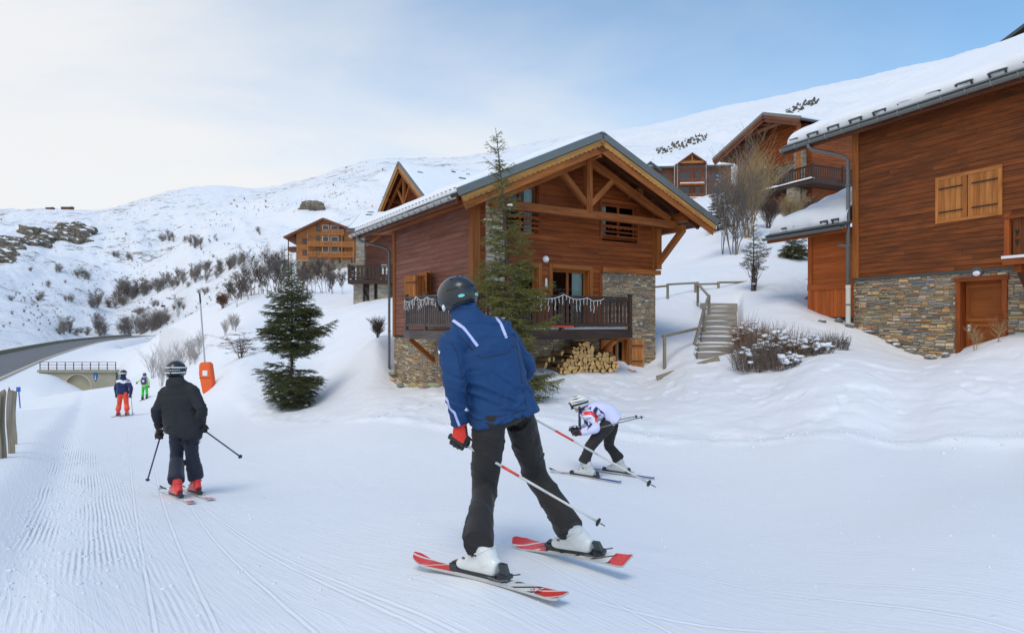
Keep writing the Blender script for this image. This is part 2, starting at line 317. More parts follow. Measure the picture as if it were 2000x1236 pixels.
# (column, depth in metres, row) ; rows given as ('z', height) where nothing of the ground shows
CT = [(-900,1,('z',-1.45)),(0,1,('z',-1.35)),(1000,1,('z',-1.32)),(2000,1,('z',-1.28)),(2900,1,('z',-1.25)),
 (-900,3.7,('z',-1.6)),(100,3.7,('z',-1.51)),(960,3.65,('z',-1.46)),(2000,3.7,('z',-1.38)),(2900,3.7,('z',-1.3)),
 (100,6,('z',-1.88)),(1000,6,('z',-1.80)),(1900,6,('z',-1.70)),(2700,6,('z',-1.6)),(-900,8,('z',-2.3)),
 (5,9.1,905),(360,8.5,('z',-2.3)),(800,8.7,('z',-2.26)),(1170,9.2,925),(1700,9.3,('z',-2.06)),(2000,9.8,874),(2700,9,('z',-1.7)),
 (1250,12,858),(870,13,839),(680,15,822),(500,19,815),(300,15,855),(60,25,805),(240,23,812),(283,34,780),(-300,20,('z',-3.4)),(-900,20,('z',-3.5)),
 (150,55,759),(20,50,765),(240,55,757),(320,48,752),(405,26,765),(450,26,722),(480,22,768),(420,34,708),(340,60,712),
 (570,20,792),(640,22,752),(700,24,690),(740,22.5,668),(700,17.5,795),(780,17.5,770),(772,21.5,738),(850,19,742),(850,15,795),(980,14,800),
 (1050,14,788),(1080,17.5,726),(1200,18.6,724),(1280,19.6,722),(1340,17.5,726),(1000,22,640),(1150,26,600),
 (300,90,659),(345,80,632),(400,72,607),(480,60,590),(580,55,590),(690,46,588),(765,44,580),(450,40,655),(560,40,645),(650,34,648),(600,28,700),(720,34,612),
 (400,120,622),(400,200,622),(400,310,585),(550,110,592),(550,250,535),(480,90,596),
 (630,144,532),(690,100,562),(800,60,560),(800,150,500),(800,350,392),(760,200,470),
 (0,75,748),(0,146,690),(-400,100,('z',-7.5)),(-400,55,('z',-6.8)),(-900,100,('z',-7)),(100,125,701),(200,237,666),(150,95,719),(225,92,722),(290,330,655),(290,150,668),(70,219,668),(150,290,660),
 (0,180,672),(0,250,602),(0,400,505),(-400,250,590),(-400,600,400),(-900,400,440),(-900,640,400),(-900,760,440),(-400,760,430),(0,760,430),(120,760,428),(215,760,425),(290,760,395),
 (100,400,530),(200,340,620),(200,440,530),(330,420,520),(430,400,490),(600,330,470),(600,450,412),(450,520,425),(330,550,430),
 (0,620,404),(120,620,406),(215,620,409),(270,660,390),(330,700,373),(430,700,365),(500,700,368),(600,700,350),(700,700,319),(745,700,310),(800,700,313),(950,700,300),(1100,700,270),(1160,700,258),(1250,700,251),(1320,700,236),(1400,700,215),(1500,700,195),(1600,700,172),(1700,700,150),(1850,700,115),(1950,700,90),(2200,700,40),(2900,700,-100),
 (1150,40,560),(1150,100,470),(1150,300,350),(1300,21,672),(1300,26,600),(1300,30,553),(1400,19,694),(1400,21.5,652),(1405,25.5,592),(1410,29,553),(1300,45,500),(1350,40,505),(1430,46,440),
 (1330,125,392),(1400,90,400),(1450,60,395),(1550,48,425),(1500,38,470),(1650,50,415),(1700,120,330),(1500,300,290),(1900,300,190),(1900,120,280),(2200,60,400),
 (1540,17,702),(1530,22,612),(1560,24,585),(1500,27,556),(1620,25,592),(1670,20.3,642),(1740,19.3,672),(1800,18.2,700),(1640,18,680),
 (1600,15,716),(1700,14,733),(1850,13.6,735),(1980,13,738),(1870,16.6,694),(1930,16.2,672),(2000,15.5,664),(2000,25,('z',0.2)),(2400,14,('z',-.4)),(2700,25,('z',.8)),(2400,40,('z',4.0)),
 (1500,12.6,822),(1750,11.6,838)]
_px = np.array([c[0] for c in CT], float); _d = np.array([c[1] for c in CT], float)
_z = np.array([c[2][1] if isinstance(c[2], tuple) else (630-c[2])/F*c[1] for c in CT], float)
_q = _z/(_d+15)
_A = np.stack([_px/320, np.log(_d)*1.5], 1)
def _phi(r2): return np.where(r2 > 1e-12, .5*r2*np.log(np.maximum(r2, 1e-12)), 0)
_n = len(CT)
_K = _phi(((_A[:, None]-_A[None])**2).sum(-1))+np.eye(_n)*0.004
_Pm = np.concatenate([np.ones((_n, 1)), _A], 1)
_M = np.block([[_K, _Pm], [_Pm.T, np.zeros((3, 3))]])
_w = np.linalg.solve(_M, np.concatenate([_q, np.zeros(3)]))
EDGE = np.array([(-900,70),(60,70),(240,62),(330,45),(420,24),(500,18.8),(680,15),(870,13.2),(1250,12.1),(1600,10.9),(2000,10.0),(2900,8.5)], float)
def piste_mask(px, d): return sstep(.06, -.06, np.log(d)-np.log(np.interp(px, EDGE[:, 0], EDGE[:, 1])))
NRM = np.array((.823, .568)); BERM0 = np.array((-3.2, 3.7))            # groomer direction and the berm on the left
TUN = dict(y=90.0, x0=-(925-0)/F*90, x1=-(775)/F*90)
ROAD = np.array([(-38, 20, -7.2), (-50, 44, -7.2), (-67.4, 71, -7.3), (-99.4, 122, -7.3), (-132, 178, -7.3), (-163, 234, -7.3), (-188, 295, -7.2), (-199, 335, -7.0)], float)
def road_near(x, y):                          # distance to the road's centre line and its height there
    best = np.full(x.shape, 1e9); zz = np.zeros(x.shape)
    for a, b in zip(ROAD[:-1], ROAD[1:]):
        d = b[:2]-a[:2]; L = d @ d; t = np.clip(((x-a[0])*d[0]+(y-a[1])*d[1])/L, 0, 1); q = np.hypot(x-a[0]-t*d[0], y-a[1]-t*d[1]); k = q < best
        best = np.where(k, q, best); zz = np.where(k, a[2]+t*(b[2]-a[2]), zz)
    return best, zz
def gz(x, y):
    x = np.asarray(x, float); y = np.maximum(np.asarray(y, float), .8)
    shp = x.shape; x = x.ravel(); y = y.ravel(); px = np.clip(1000+F*x/y, -1000, 3000); d = y
    z = np.empty_like(x)
    for i in range(0, len(x), 40000):
        a = np.stack([px[i:i+40000]/320, np.log(d[i:i+40000])*1.5], 1)
        q = _phi(((a[:, None]-_A[None])**2).sum(-1)) @ _w[:_n]+_w[_n]+a @ _w[_n+1:]
        z[i:i+40000] = q*(d[i:i+40000]+15)
    pm = piste_mask(px, d)
    near = sstep(90, 30, d)
    # trodden, lumpy snow off the piste; almost flat where it is groomed
    off = (1-pm)*near
    z = z+off*(fbm(x*.35, y*.35, 3, 3)*.13+fbm(x*1.3, y*1.3, 5, 4)*.06)
    foot = sstep(.10, .26, fbm(x*1.9, y*1.9, 21, 2))*.45*sstep(.0, .3, fbm(x*.22+3, y*.22, 9, 2)+.14)
    z = z-off*foot*.095
    z = z+pm*near*(fbm(x*.45, y*.45, 11, 3)*.018+fbm(x*2.6, y*2.6, 13, 3)*.006)
    s = (x-BERM0[0])*NRM[0]+(y-BERM0[1])*NRM[1]; s = s+fbm(y*.5, x*.1, 31, 2)*.12
    z = z+near*(sstep(.2, -.35, s)*.085-.025*np.exp(-((s-.2)/.2)**2)+.015*np.exp(-((s+.35)/.25)**2))
    # thrown-up rim where the groomer turned the snow against the bank
    e = np.log(d)-np.log(np.interp(px, EDGE[:, 0], EDGE[:, 1])); z = z+near*sstep(500, 800, px)*.05*np.exp(-(e/.02)**2)*(1+fbm(x*2, y*2, 41, 2))
    # mountain relief
    far = sstep(140, 330, d)
    rel = fbm(x*.012+y*.006, y*.009-x*.004, 51, 5, .55)*13-np.abs(fbm(x*.02+y*.012, y*.004, 57, 3))*10+fbm(x*.09, y*.09, 61, 4)*.9
    z = z+far*rel*sstep(680, 480, d)+sstep(480, 640, d)*(fbm(x*.02, y*.02, 71, 5, .6)*4.0)
    z = z-sstep(715, 900, d)*160
    # cutting that leads the piste into the tunnel under the road
    xc = (TUN['x0']+TUN['x1'])/2; w = np.where(y < TUN['y']+.25, 0, 1e3)
    fl = -6.1-(np.clip(y, 54, 92)-54)*.165
    cut = fl+np.maximum(0, np.abs(x-xc+(y-90)*.707)-2.6)*.62+w
    z = np.where((y > 58) & (np.abs(x-xc+(y-90)*.707) < 12), np.minimum(z, np.maximum(cut, fl)), z)
    # bed of the timber staircase
    sp = 1000+F*x/y; zst = -1.02+(y-19.2)*.2806-.17; k_ = sstep(1352, 1364, sp)*sstep(1452, 1440, sp)*sstep(18.7, 19.1, y)*sstep(26.6, 25.8, y); z = z+(zst-z)*k_
    rd, rz = road_near(x, y); z = z+(rz-.12-z)*sstep(19, 8.5, rd)
    return z.reshape(shp)
def gzi(x, y): return float(gz(np.array([x]), np.array([y]))[0])
def ground_hit(px, py, lo=2.0, hi=300.0):                # first point where the ray through a pixel meets the ground
    ds = np.exp(np.linspace(math.log(lo), math.log(hi), 320)); r = ray(px, py)
    g = gz(r.x*ds, ds)-r.z*ds
    k = int(np.argmax(g >= 0))
    if k == 0: return r*float(ds[0] if g[0] >= 0 else ds[-1])
    f = -g[k-1]/(g[k]-g[k-1]); return r*float(ds[k-1]+(ds[k]-ds[k-1])*f)
def onground(px, d, dz=0.0):
    x = (px-1000)/F*d; return Vector((x, d, gzi(x, d)+dz))
def snow_mats():
    for nm in ('piste', 'bank'):
        t = NT('snow_'+nm); ob = t.coord('Object'); sp = t.n('ShaderNodeSeparateXYZ'); t.l(ob, sp.inputs[0]); X, Y, Z = sp.outputs
        s = t.math('ADD', t.math('MULTIPLY', X, float(NRM[0])), t.math('MULTIPLY', Y, float(NRM[1]))); s0 = float(BERM0 @ NRM)
        s = t.math('SUBTRACT', s, s0)
        run = t.n('ShaderNodeCombineXYZ'); t.l(s, run.inputs[0]); al = t.math('SUBTRACT', t.math('MULTIPLY', Y, float(NRM[0])), t.math('MULTIPLY', X, float(NRM[1]))); t.l(al, run.inputs[1]); rv = run.outputs[0]
        big = t.noise(ob, .35, 4); fine = t.noise(ob, 45, 3, .6); mid = t.noise(ob, 5, 5, .6)
        if nm == 'piste':
            base = t.mix(big, (.815, .83, .862), (.855, .862, .878)); t.col(base)
            wob = t.math('MULTIPLY', t.noise(t.map(rv, (1.5, .5, 1)), 1, 2), .05)
            cord = t.math('SINE', t.math('MULTIPLY', t.math('ADD', s, wob), 2*math.pi/.036))
            patch = t.ramp(t.noise(t.map(rv, (1.6, .35, 1)), 1.2, 4, .6), .44, .58)
            band = t.math('MULTIPLY', t.ramp(s, .02, .12), t.ramp(s, .35, 1.25, 1, 0)); band = t.math('MULTIPLY', band, t.ramp(Y, 9, 20, 1, 0))
            cordh = t.math('MULTIPLY', t.math('MULTIPLY', cord, patch), t.math('MULTIPLY', band, .0042))
            # sweeping ski tracks: thin ridges, two curving families
            def tracks(rot, sc, seed, w):
                v = t.map(ob, (1, 1, 1), (0, 0, rot), (seed, seed*.7, 0)); q = t.n('ShaderNodeVectorMath', operation='ADD')
                dn = t.n('ShaderNodeTexNoise'); dn.inputs['Scale'].default_value = .09; dn.inputs['Detail'].default_value = 1; t.l(v, dn.inputs['Vector'])
                sc2 = t.n('ShaderNodeVectorMath', operation='SCALE'); sc2.inputs['Scale'].default_value = .5; t.l(dn.outputs['Color'], sc2.inputs[0])
                t.l(v, q.inputs[0]); t.l(sc2.outputs[0], q.inputs[1])
                k = t.noise(t.map(q.outputs[0], (sc, sc*.022, 1)), 1.0, 3, .65)
                return t.ramp(t.math('ABSOLUTE', t.math('SUBTRACT', k, .5)), 0, w, 1, 0)
            tr = t.math('ADD', tracks(R(-40), 1.3, 2.0, .006), tracks(R(-50), 1.1, 9.0, .006))
            # single ski tracks, each a shallow groove with a thrown-up lip, along lines surveyed on the piste
            cut = t.math('MULTIPLY', tr, .0012)
            for (p, q, wd, bend) in (((392, 985), (830, 1232), .022, .5), ((398, 990), (885, 1232), .022, .45), ((372, 990), (610, 1234), .020, .3), ((300, 900), (420, 1232), .020, .2), ((1060, 930), (1990, 1092), .022, -.5), ((1070, 945), (1990, 1120), .022, -.5), ((900, 1000), (1960, 1225), .024, -.6), ((1300, 960), (1990, 1040), .02, .3), ((640, 930), (1300, 1232), .022, .4), ((1240, 1060), (1990, 1180), .022, .3), ((250, 840), (300, 1232), .018, .15), ((1150, 1170), (1500, 1234), .03, .2)):
                A, B = ground_hit(*p), ground_hit(*q); d = Vector((B.x-A.x, B.y-A.y)); L = d.length; d.normalize(); nx, ny = -d.y, d.x
                perp_ = t.math('ADD', t.math('MULTIPLY', X, nx), t.math('MULTIPLY', Y, ny)); perp_ = t.math('SUBTRACT', perp_, A.x*nx+A.y*ny)
                alo = t.math('SUBTRACT', t.math('ADD', t.math('MULTIPLY', X, d.x), t.math('MULTIPLY', Y, d.y)), A.x*d.x+A.y*d.y)
                u_ = t.math('DIVIDE', alo, L); arc = t.math('MULTIPLY', t.math('MULTIPLY', u_, t.math('SUBTRACT', 1.0, u_)), bend*.55); pp = t.math('ADD', perp_, arc)
                gr = t.ramp(t.math('ABSOLUTE', pp), 0, wd*.6, -.0026, 0); lip = t.ramp(t.math('ABSOLUTE', t.math('SUBTRACT', pp, wd*1.0)), 0, wd*.5, .0024, 0); live = t.math('MULTIPLY', t.ramp(u_, -.05, .1), t.ramp(u_, 1.0, 1.6, 1, 0))
                cut = t.math('ADD', cut, t.math('MULTIPLY', t.math('ADD', gr, lip), live))
            scr = t.noise(t.map(ob, (1, 1, 1), (0, 0, R(60))), 1.0, 2); st = t.noise(t.map(t.map(ob, (1, 1, 1), (0, 0, R(-44))), (26, .6, 1)), 1.0, 4, .65)
            st2 = t.noise(t.map(t.map(ob, (1, 1, 1), (0, 0, R(-37))), (34, .30, 1)), 1.0, 4, .7)
            clod = t.ramp(t.noise(ob, 9, 5, .62), .60, .72); clod = t.math('MULTIPLY', clod, t.ramp(t.noise(ob, .8, 3), .46, .6))
            h = t.math('ADD', cut, t.math('ADD', t.math('MULTIPLY', st, .0050), t.math('MULTIPLY', st2, .0055))); h = t.math('ADD', h, t.math('MULTIPLY', clod, .003))
            h = t.math('ADD', h, cordh); h = t.math('ADD', h, t.math('ADD', t.math('MULTIPLY', fine, .0014), t.math('MULTIPLY', mid, .006)))
            bp = t.n('ShaderNodeBump'); bp.inputs['Strength'].default_value = 1.0; bp.inputs['Distance'].default_value = 1.0; t.l(h, bp.inputs['Height']); t.l(bp.outputs[0], t.b.inputs['Normal'])
        else:
            # wind-packed snow; bare twigs, earth and grass show through in patches on the far slopes
            base = t.mix(big, (.79, .805, .84), (.84, .845, .86))
            dist = t.ramp(Y, 95, 220)
            v1 = t.noise(t.map(ob, (.05, .07, .16)), 1.0, 7, .68, .6); v2 = t.noise(t.map(ob, (.22, .2, .5)), 1.0, 6, .7); v3 = t.noise(t.map(ob, (.011, .009, .02)), 1.0, 4, .6)
            pat = t.math('MULTIPLY', t.ramp(t.math('ADD', v1, t.math('MULTIPLY', t.math('SUBTRACT', v3, .5), .55)), .535, .66), t.ramp(v2, .44, .58))
            v4 = t.noise(t.map(ob, (.45, .4, .9)), 1.0, 5, .75); pat = t.math('MAXIMUM', pat, t.math('MULTIPLY', t.ramp(v4, .58, .66), t.ramp(v3, .40, .56))); lf = t.ramp(X, -60, 120, 1.0, .12); pat = t.math('MULTIPLY', t.math('MULTIPLY', pat, dist), lf)
            gcol = t.mix(t.noise(ob, .15, 4), (.13, .11, .095), (.27, .20, .14))
            t.col(t.mix(pat, base, gcol))
            h = t.math('ADD', t.math('MULTIPLY', t.noise(ob, 2.4, 5, .6), .035), t.math('MULTIPLY', fine, .0018)); h = t.math('ADD', h, t.math('MULTIPLY', t.noise(ob, 9, 4), .010))
            farh = t.math('MULTIPLY', t.math('MULTIPLY', t.noise(ob, .22, 7, .65), 1.3), dist); h = t.math('ADD', h, farh)
            bp = t.n('ShaderNodeBump'); bp.inputs['Strength'].default_value = .7; bp.inputs['Distance'].default_value = 1.0; t.l(h, bp.inputs['Height']); t.l(bp.outputs[0], t.b.inputs['Normal'])
        t.rough(.62); t.b.inputs['Specular IOR Level'].default_value = .35; M['snow_'+nm] = t.m
snow_mats()
def build_terrain():
    pxs = np.concatenate([np.linspace(-1100, -110, 50), np.linspace(-100, 2100, 560), np.linspace(2110, 3100, 50)])
    ds = np.exp(np.concatenate([np.linspace(math.log(a), math.log(b), n, endpoint=False) for a, b, n in ((1.1, 8, 130), (8, 28, 290), (28, 110, 110), (110, 1000, 150))]+[[math.log(1000)]]))
    PX, D = np.meshgrid(pxs, ds); X = (PX-1000)/F*D; Y = D; Z = gz(X, Y)
    nr, nc = X.shape
    V = np.stack([X, Y, Z], -1).reshape(-1, 3)
    idx = np.arange(nr*nc).reshape(nr, nc)
    Q = np.stack([idx[:-1, :-1], idx[:-1, 1:], idx[1:, 1:], idx[1:, :-1]], -1).reshape(-1, 4)
    # shared smooth normals so that the three sheets join without a seam
    du = np.gradient(V.reshape(nr, nc, 3), axis=1); dv = np.gradient(V.reshape(nr, nc, 3), axis=0); NN = np.cross(du, dv).reshape(-1, 3); NN /= np.linalg.norm(NN, axis=1)[:, None]
    cpx = PX[:-1, :-1].ravel(); cd = D[:-1, :-1].ravel()
    pm = piste_mask(cpx, cd) > .5
    far = cd > 110
    cx = .5*(X[:-1, :-1]+X[1:, 1:]).ravel(); cy = .5*(Y[:-1, :-1]+Y[1:, 1:]).ravel(); hole = (np.abs(cx-(TUN['x0']+TUN['x1'])/2) < 2.3) & (cy > TUN['y']-.6) & (cy < TUN['y']+3.4)   # the tunnel mouth
    for nm, sel, mt, lab in (('ski_piste', pm & ~far & ~hole, 'snow_piste', None), ('snow_bank', ~pm & ~far & ~hole, 'snow_bank', None), ('mountain', far, 'snow_bank', None)):
        q = Q[sel]; u, inv = np.unique(q, return_inverse=True); q = inv.reshape(-1, 4)
        me = bpy.data.meshes.new(nm); me.from_pydata(V[u].tolist(), [], q.tolist()); me.materials.append(M[mt])
        me.polygons.foreach_set('use_smooth', [True]*len(me.polygons)); me.normals_split_custom_set_from_vertices(NN[u].tolist())
        o = bpy.data.objects.new(nm, me); COL.objects.link(o); tag(o, kind='structure')
    # level snow behind the viewpoint
    b = MB(); x0 = V[0]; xs = X[0]; 
    b.add([(-400, -300, -1.5), (400, -300, -1.35), (400, .9, -1.35), (3.0, 1.15, -1.36), (-3.0, 1.15, -1.44), (-400, .9, -1.5)], [(0, 1, 2, 3, 4, 5)], tint=(1, 1, 1)); o = b.build('snow_ground', M['snow_bank']); tag(o, kind='structure')
build_terrain()
# ------------------------------------------------------------------ house-building helpers (all in a house's local axes)
def interval(poly, z):
    xs = []
    for i in range(len(poly)):
        (a, za), (b, zb) = poly[i], poly[(i+1) % len(poly)]
        if (za-z)*(zb-z) <= 0 and abs(za-zb) > 1e-9: xs.append(a+(b-a)*(z-za)/(zb-za))
    return (min(xs), max(xs)) if len(xs) >= 2 else None
def segs(iv, cuts):
    out = [iv]
    for a, b in cuts:
        nx = []
        for s, e in out:
            if b <= s or a >= e: nx.append((s, e)); continue
            if a-s > .03: nx.append((s, a))
            if e-b > .03: nx.append((b, e))
        out = nx
    return out
def plank_wall(root, o, ex, n, poly, z0, z1, rh, mat, openings=(), lap=.02, core=None, thick=.14, split=2.8, name='plank', tint=(.87, 1.11), joined=False):
    """lapped boards, one object each, on a core wall with the openings left out"""
    o = Vector(o); ex = Vector(ex); n = Vector(n); up = Vector((0, 0, 1)); k = max(1, round((z1-z0)/rh)); h = (z1-z0)/k; cb = MB(); jm = MB()
    for i in range(k):
        a, b = z0+i*h, z0+(i+1)*h; lo = interval(poly, a+1e-4); hi = interval(poly, b-1e-4) or lo
        if not lo: continue
        if not interval(poly, b-1e-4):
            m = (lo[0]+lo[1])/2; hi = (m-.02, m+.02)
        cuts = [(s0, s1) for s0, s1, za, zb in openings if min(b, zb)-max(a, za) > .35*h]
        for s, e in segs((lo[0], lo[1]), cuts):
            parts = [s]
            while e-parts[-1] > split*1.5: parts.append(parts[-1]+split*random.uniform(.7, 1.3))
            parts.append(e)
            for s2, e2 in zip(parts[:-1], parts[1:]):
                st = max(s2, hi[0]) if s2 <= lo[0]+1e-6 else s2; et = min(e2, hi[1]) if e2 >= lo[1]-1e-6 else e2
                if et-st < .01: et = st+.01
                m = jm if joined else MB(); g = .0025; lp = lap*random.uniform(.85, 1.15)
                prof = lambda q, zz, dn: o+ex*q+up*zz+n*dn
                v = [prof(s2+g, a+.002, 0), prof(e2-g, a+.002, 0), prof(e2-g, a+.004, lp), prof(s2+g, a+.004, lp), prof(st+g, b, 0), prof(et-g, b, 0), prof(et-g, b-.004, lp*.45), prof(st+g, b-.004, lp*.45)]
                m.add(v, [(3, 2, 6, 7), (0, 1, 2, 3), (4, 7, 6, 5), (0, 3, 7, 4), (1, 5, 6, 2), (0, 4, 5, 1)], tuple(ex), ntint(*tint))
                if not joined: m.build(name, M[mat], root)
            c0, c1 = (s if s > lo[0]+1e-6 else min(s, hi[0])), e
            v = [o+ex*s+up*a-n*.003, o+ex*e+up*a-n*.003, o+ex*(min(e, hi[1]) if e >= lo[1]-1e-6 else e)+up*b-n*.003, o+ex*(max(s, hi[0]) if s <= lo[0]+1e-6 else s)+up*b-n*.003]
            v += [p-n*thick for p in v]; cb.add(v, [(0, 1, 2, 3), (7, 6, 5, 4), (0, 4, 5, 1), (1, 5, 6, 2), (2, 6, 7, 3), (3, 7, 4, 0)], tuple(ex), (.5, .5, .5))
    cb.build('wall', M[core or mat], root)
    jm.build('cladding', M[mat], root, kind='stuff')
PAL = [tuple(1.08*(.93*q+.07*sum(c)/3) for q in c) for c in ((.25, .245, .23), (.21, .205, .195), (.48, .31, .13), (.52, .41, .26), (.40, .22, .10), (.56, .48, .35), (.36, .30, .21), (.54, .36, .15), (.46, .37, .24), (.30, .30, .29), (.50, .40, .28), (.27, .25, .22))]
def stone_wall(root, o, ex, n, poly, z0, z1, openings=(), cw=.045, ch=.05, pal=PAL, maxobj=300, core='mortar', thick=.2, proud=.03, big=.16, seed=1, name='stone'):
    rg = random.Random(seed); o = Vector(o); ex = Vector(ex); n = Vector(n); up = Vector((0, 0, 1))
    s0 = min(p[0] for p in poly); s1 = max(p[0] for p in poly); nc = max(1, round((s1-s0)/cw)); nr = max(1, round((z1-z0)/ch)); cw = (s1-s0)/nc; ch = (z1-z0)/nr
    occ = np.zeros((nr, nc), bool)
    for r in range(nr):
        iv = interval(poly, z0+(r+.5)*ch)
        for c in range(nc):
            q = s0+(c+.5)*cw; z = z0+(r+.5)*ch
            if not iv or q < iv[0] or q > iv[1] or any(a-.01 < q < b+.01 and za-.01 < z < zb+.01 for a, b, za, zb in openings): occ[r, c] = True
    # mortar core: one slab per free run of cells
    cb = MB()
    r = 0
    runs = {}
    for r in range(nr):
        c = 0
        while c < nc:
            if not occ[r, c]:
                e = c
                while e < nc and not occ[r, e]: e += 1
                runs.setdefault((c, e), []).append(r); c = e
            else: c += 1
    for (c, e), rs in runs.items():
        i = 0
        while i < len(rs):
            j = i
            while j+1 < len(rs) and rs[j+1] == rs[j]+1: j += 1
            a, b = z0+rs[i]*ch, z0+(rs[j]+1)*ch; q0, q1 = s0+c*cw, s0+e*cw
            v = [o+ex*q0+up*a, o+ex*q1+up*a, o+ex*q1+up*b, o+ex*q0+up*b]; v += [p-n*thick for p in v]
            cb.add(v, [(0, 1, 2, 3), (7, 6, 5, 4), (0, 4, 5, 1), (1, 5, 6, 2), (2, 6, 7, 3), (3, 7, 4, 0)], tuple(ex), (1, 1, 1)); i = j+1
    cb.build('stone_wall', M[core], root)
    st = []
    for r in range(nr):
        for c in range(nc):
            if occ[r, c]: continue
            if rg.random() < big: h = rg.choice((2, 2, 3)); w = rg.randint(3, 6)
            else: h = 1 if rg.random() < .75 else 2; w = rg.randint(3, 9)
            w = min(w, nc-c); h = min(h, nr-r)
            k = 0
            while k < w and not occ[r, c+k]: k += 1
            w = k
            while h > 1 and occ[r:r+h, c:c+w].any(): h -= 1
            occ[r:r+h, c:c+w] = True; st.append((s0+c*cw, s0+(c+w)*cw, z0+r*ch, z0+(r+h)*ch))
    st.sort(key=lambda q: -(q[1]-q[0])*(q[3]-q[2])); rest = MB()
    for i, (a, b, za, zb) in enumerate(st):
        g = .004; j = lambda m: rg.uniform(-m, m); jz = min(.016, (zb-za)*.25)
        out = [(a+g+abs(j(.008)), za+g+j(jz)*.4), (b-g-abs(j(.008)), za+g+j(jz)*.4), (b-g-abs(j(.016)), zb-g-abs(j(jz))), (a+g+abs(j(.016)), zb-g-abs(j(jz)))]
        pr = proud*rg.uniform(.35, 1.25); cx = (a+b)/2; cz = (za+zb)/2
        inn = [(cx+(x-cx)*(1-min(.25, .022/(b-a))), cz+(z-cz)*(1-min(.4, .016/(zb-za)))) for x, z in out]
        v = [o+ex*x+up*z+n*.001 for x, z in out]+[o+ex*x+up*z+n*(pr+j(.006)) for x, z in inn]
        p = rg.choice(pal); kk = rg.uniform(.75, 1.2); tn = tuple(q*kk*rg.uniform(.93, 1.07) for q in p)
        m = MB() if i < maxobj else rest
        m.add(v, [(4, 5, 6, 7), (0, 1, 5, 4), (1, 2, 6, 5), (2, 3, 7, 6), (3, 0, 4, 7)], tuple(ex), tn)
        if i < maxobj: m.build(name, M['stone'], root)
    rest.build('small_stones', M['stone'], root, kind='stuff')
def snow_slab(root, A, B, C, D, th, name='roof_snow', nu=40, nv=24, amp=.04, seed=3, edge=.25, bite=0.0, mat='snow', edges=(1, 1, 1, 1)):
    """snow lying on the quad A(eave,left) B(eave,right) C(ridge,right) D(ridge,left); rounded, uneven rim"""
    A, B, C, D = map(Vector, (A, B, C, D)); nrm = (B-A).cross(D-A).normalized()
    if nrm.z < 0: nrm = -nrm
    m = MB(); W_ = (B-A).length; H_ = (D-A).length; v = []
    for j in range(nv+1):
        for i in range(nu+1):
            u, w = i/nu, j/nv
            u = .5-.5*math.cos(math.pi*u) if nu > 12 else u; w = .5-.5*math.cos(math.pi*w)
            wob = float(fbm(np.array([u*W_*1.6+seed*3]), np.array([seed*7.1]), seed, 3)[0])*bite; ww = w*(1)+max(0, wob+.15*bite)*(1-w)
            p = A*(1-u)*(1-ww)+B*u*(1-ww)+C*u*ww+D*(1-u)*ww
            e = 1.0
            for dist, on in ((w*H_, edges[0]), ((1-u)*W_, edges[1]), ((1-w)*H_, edges[2]), (u*W_, edges[3])):
                if on: q = min(1, dist/edge); e = min(e, math.sqrt(max(0, 1-(1-q)**2)))
            k = th*e*(1+float(fbm(np.array([u*W_*.8]), np.array([w*H_*.8+seed]), seed+5, 3)[0])*amp/max(th, .01)*2)
            v.append(p+nrm*(k+.006))
    f = [(j*(nu+1)+i, j*(nu+1)+i+1, (j+1)*(nu+1)+i+1, (j+1)*(nu+1)+i) for j in range(nv) for i in range(nu)]
    n0 = len(v); ring = [i for i in range(nu+1)]+[(j*(nu+1)+nu) for j in range(1, nv+1)]+[nv*(nu+1)+i for i in range(nu-1, -1, -1)]+[j*(nu+1) for j in range(nv-1, 0, -1)]
    m.add(v, f, tint=(1, 1, 1)); return m.build(name, M[mat], root, smooth=True)
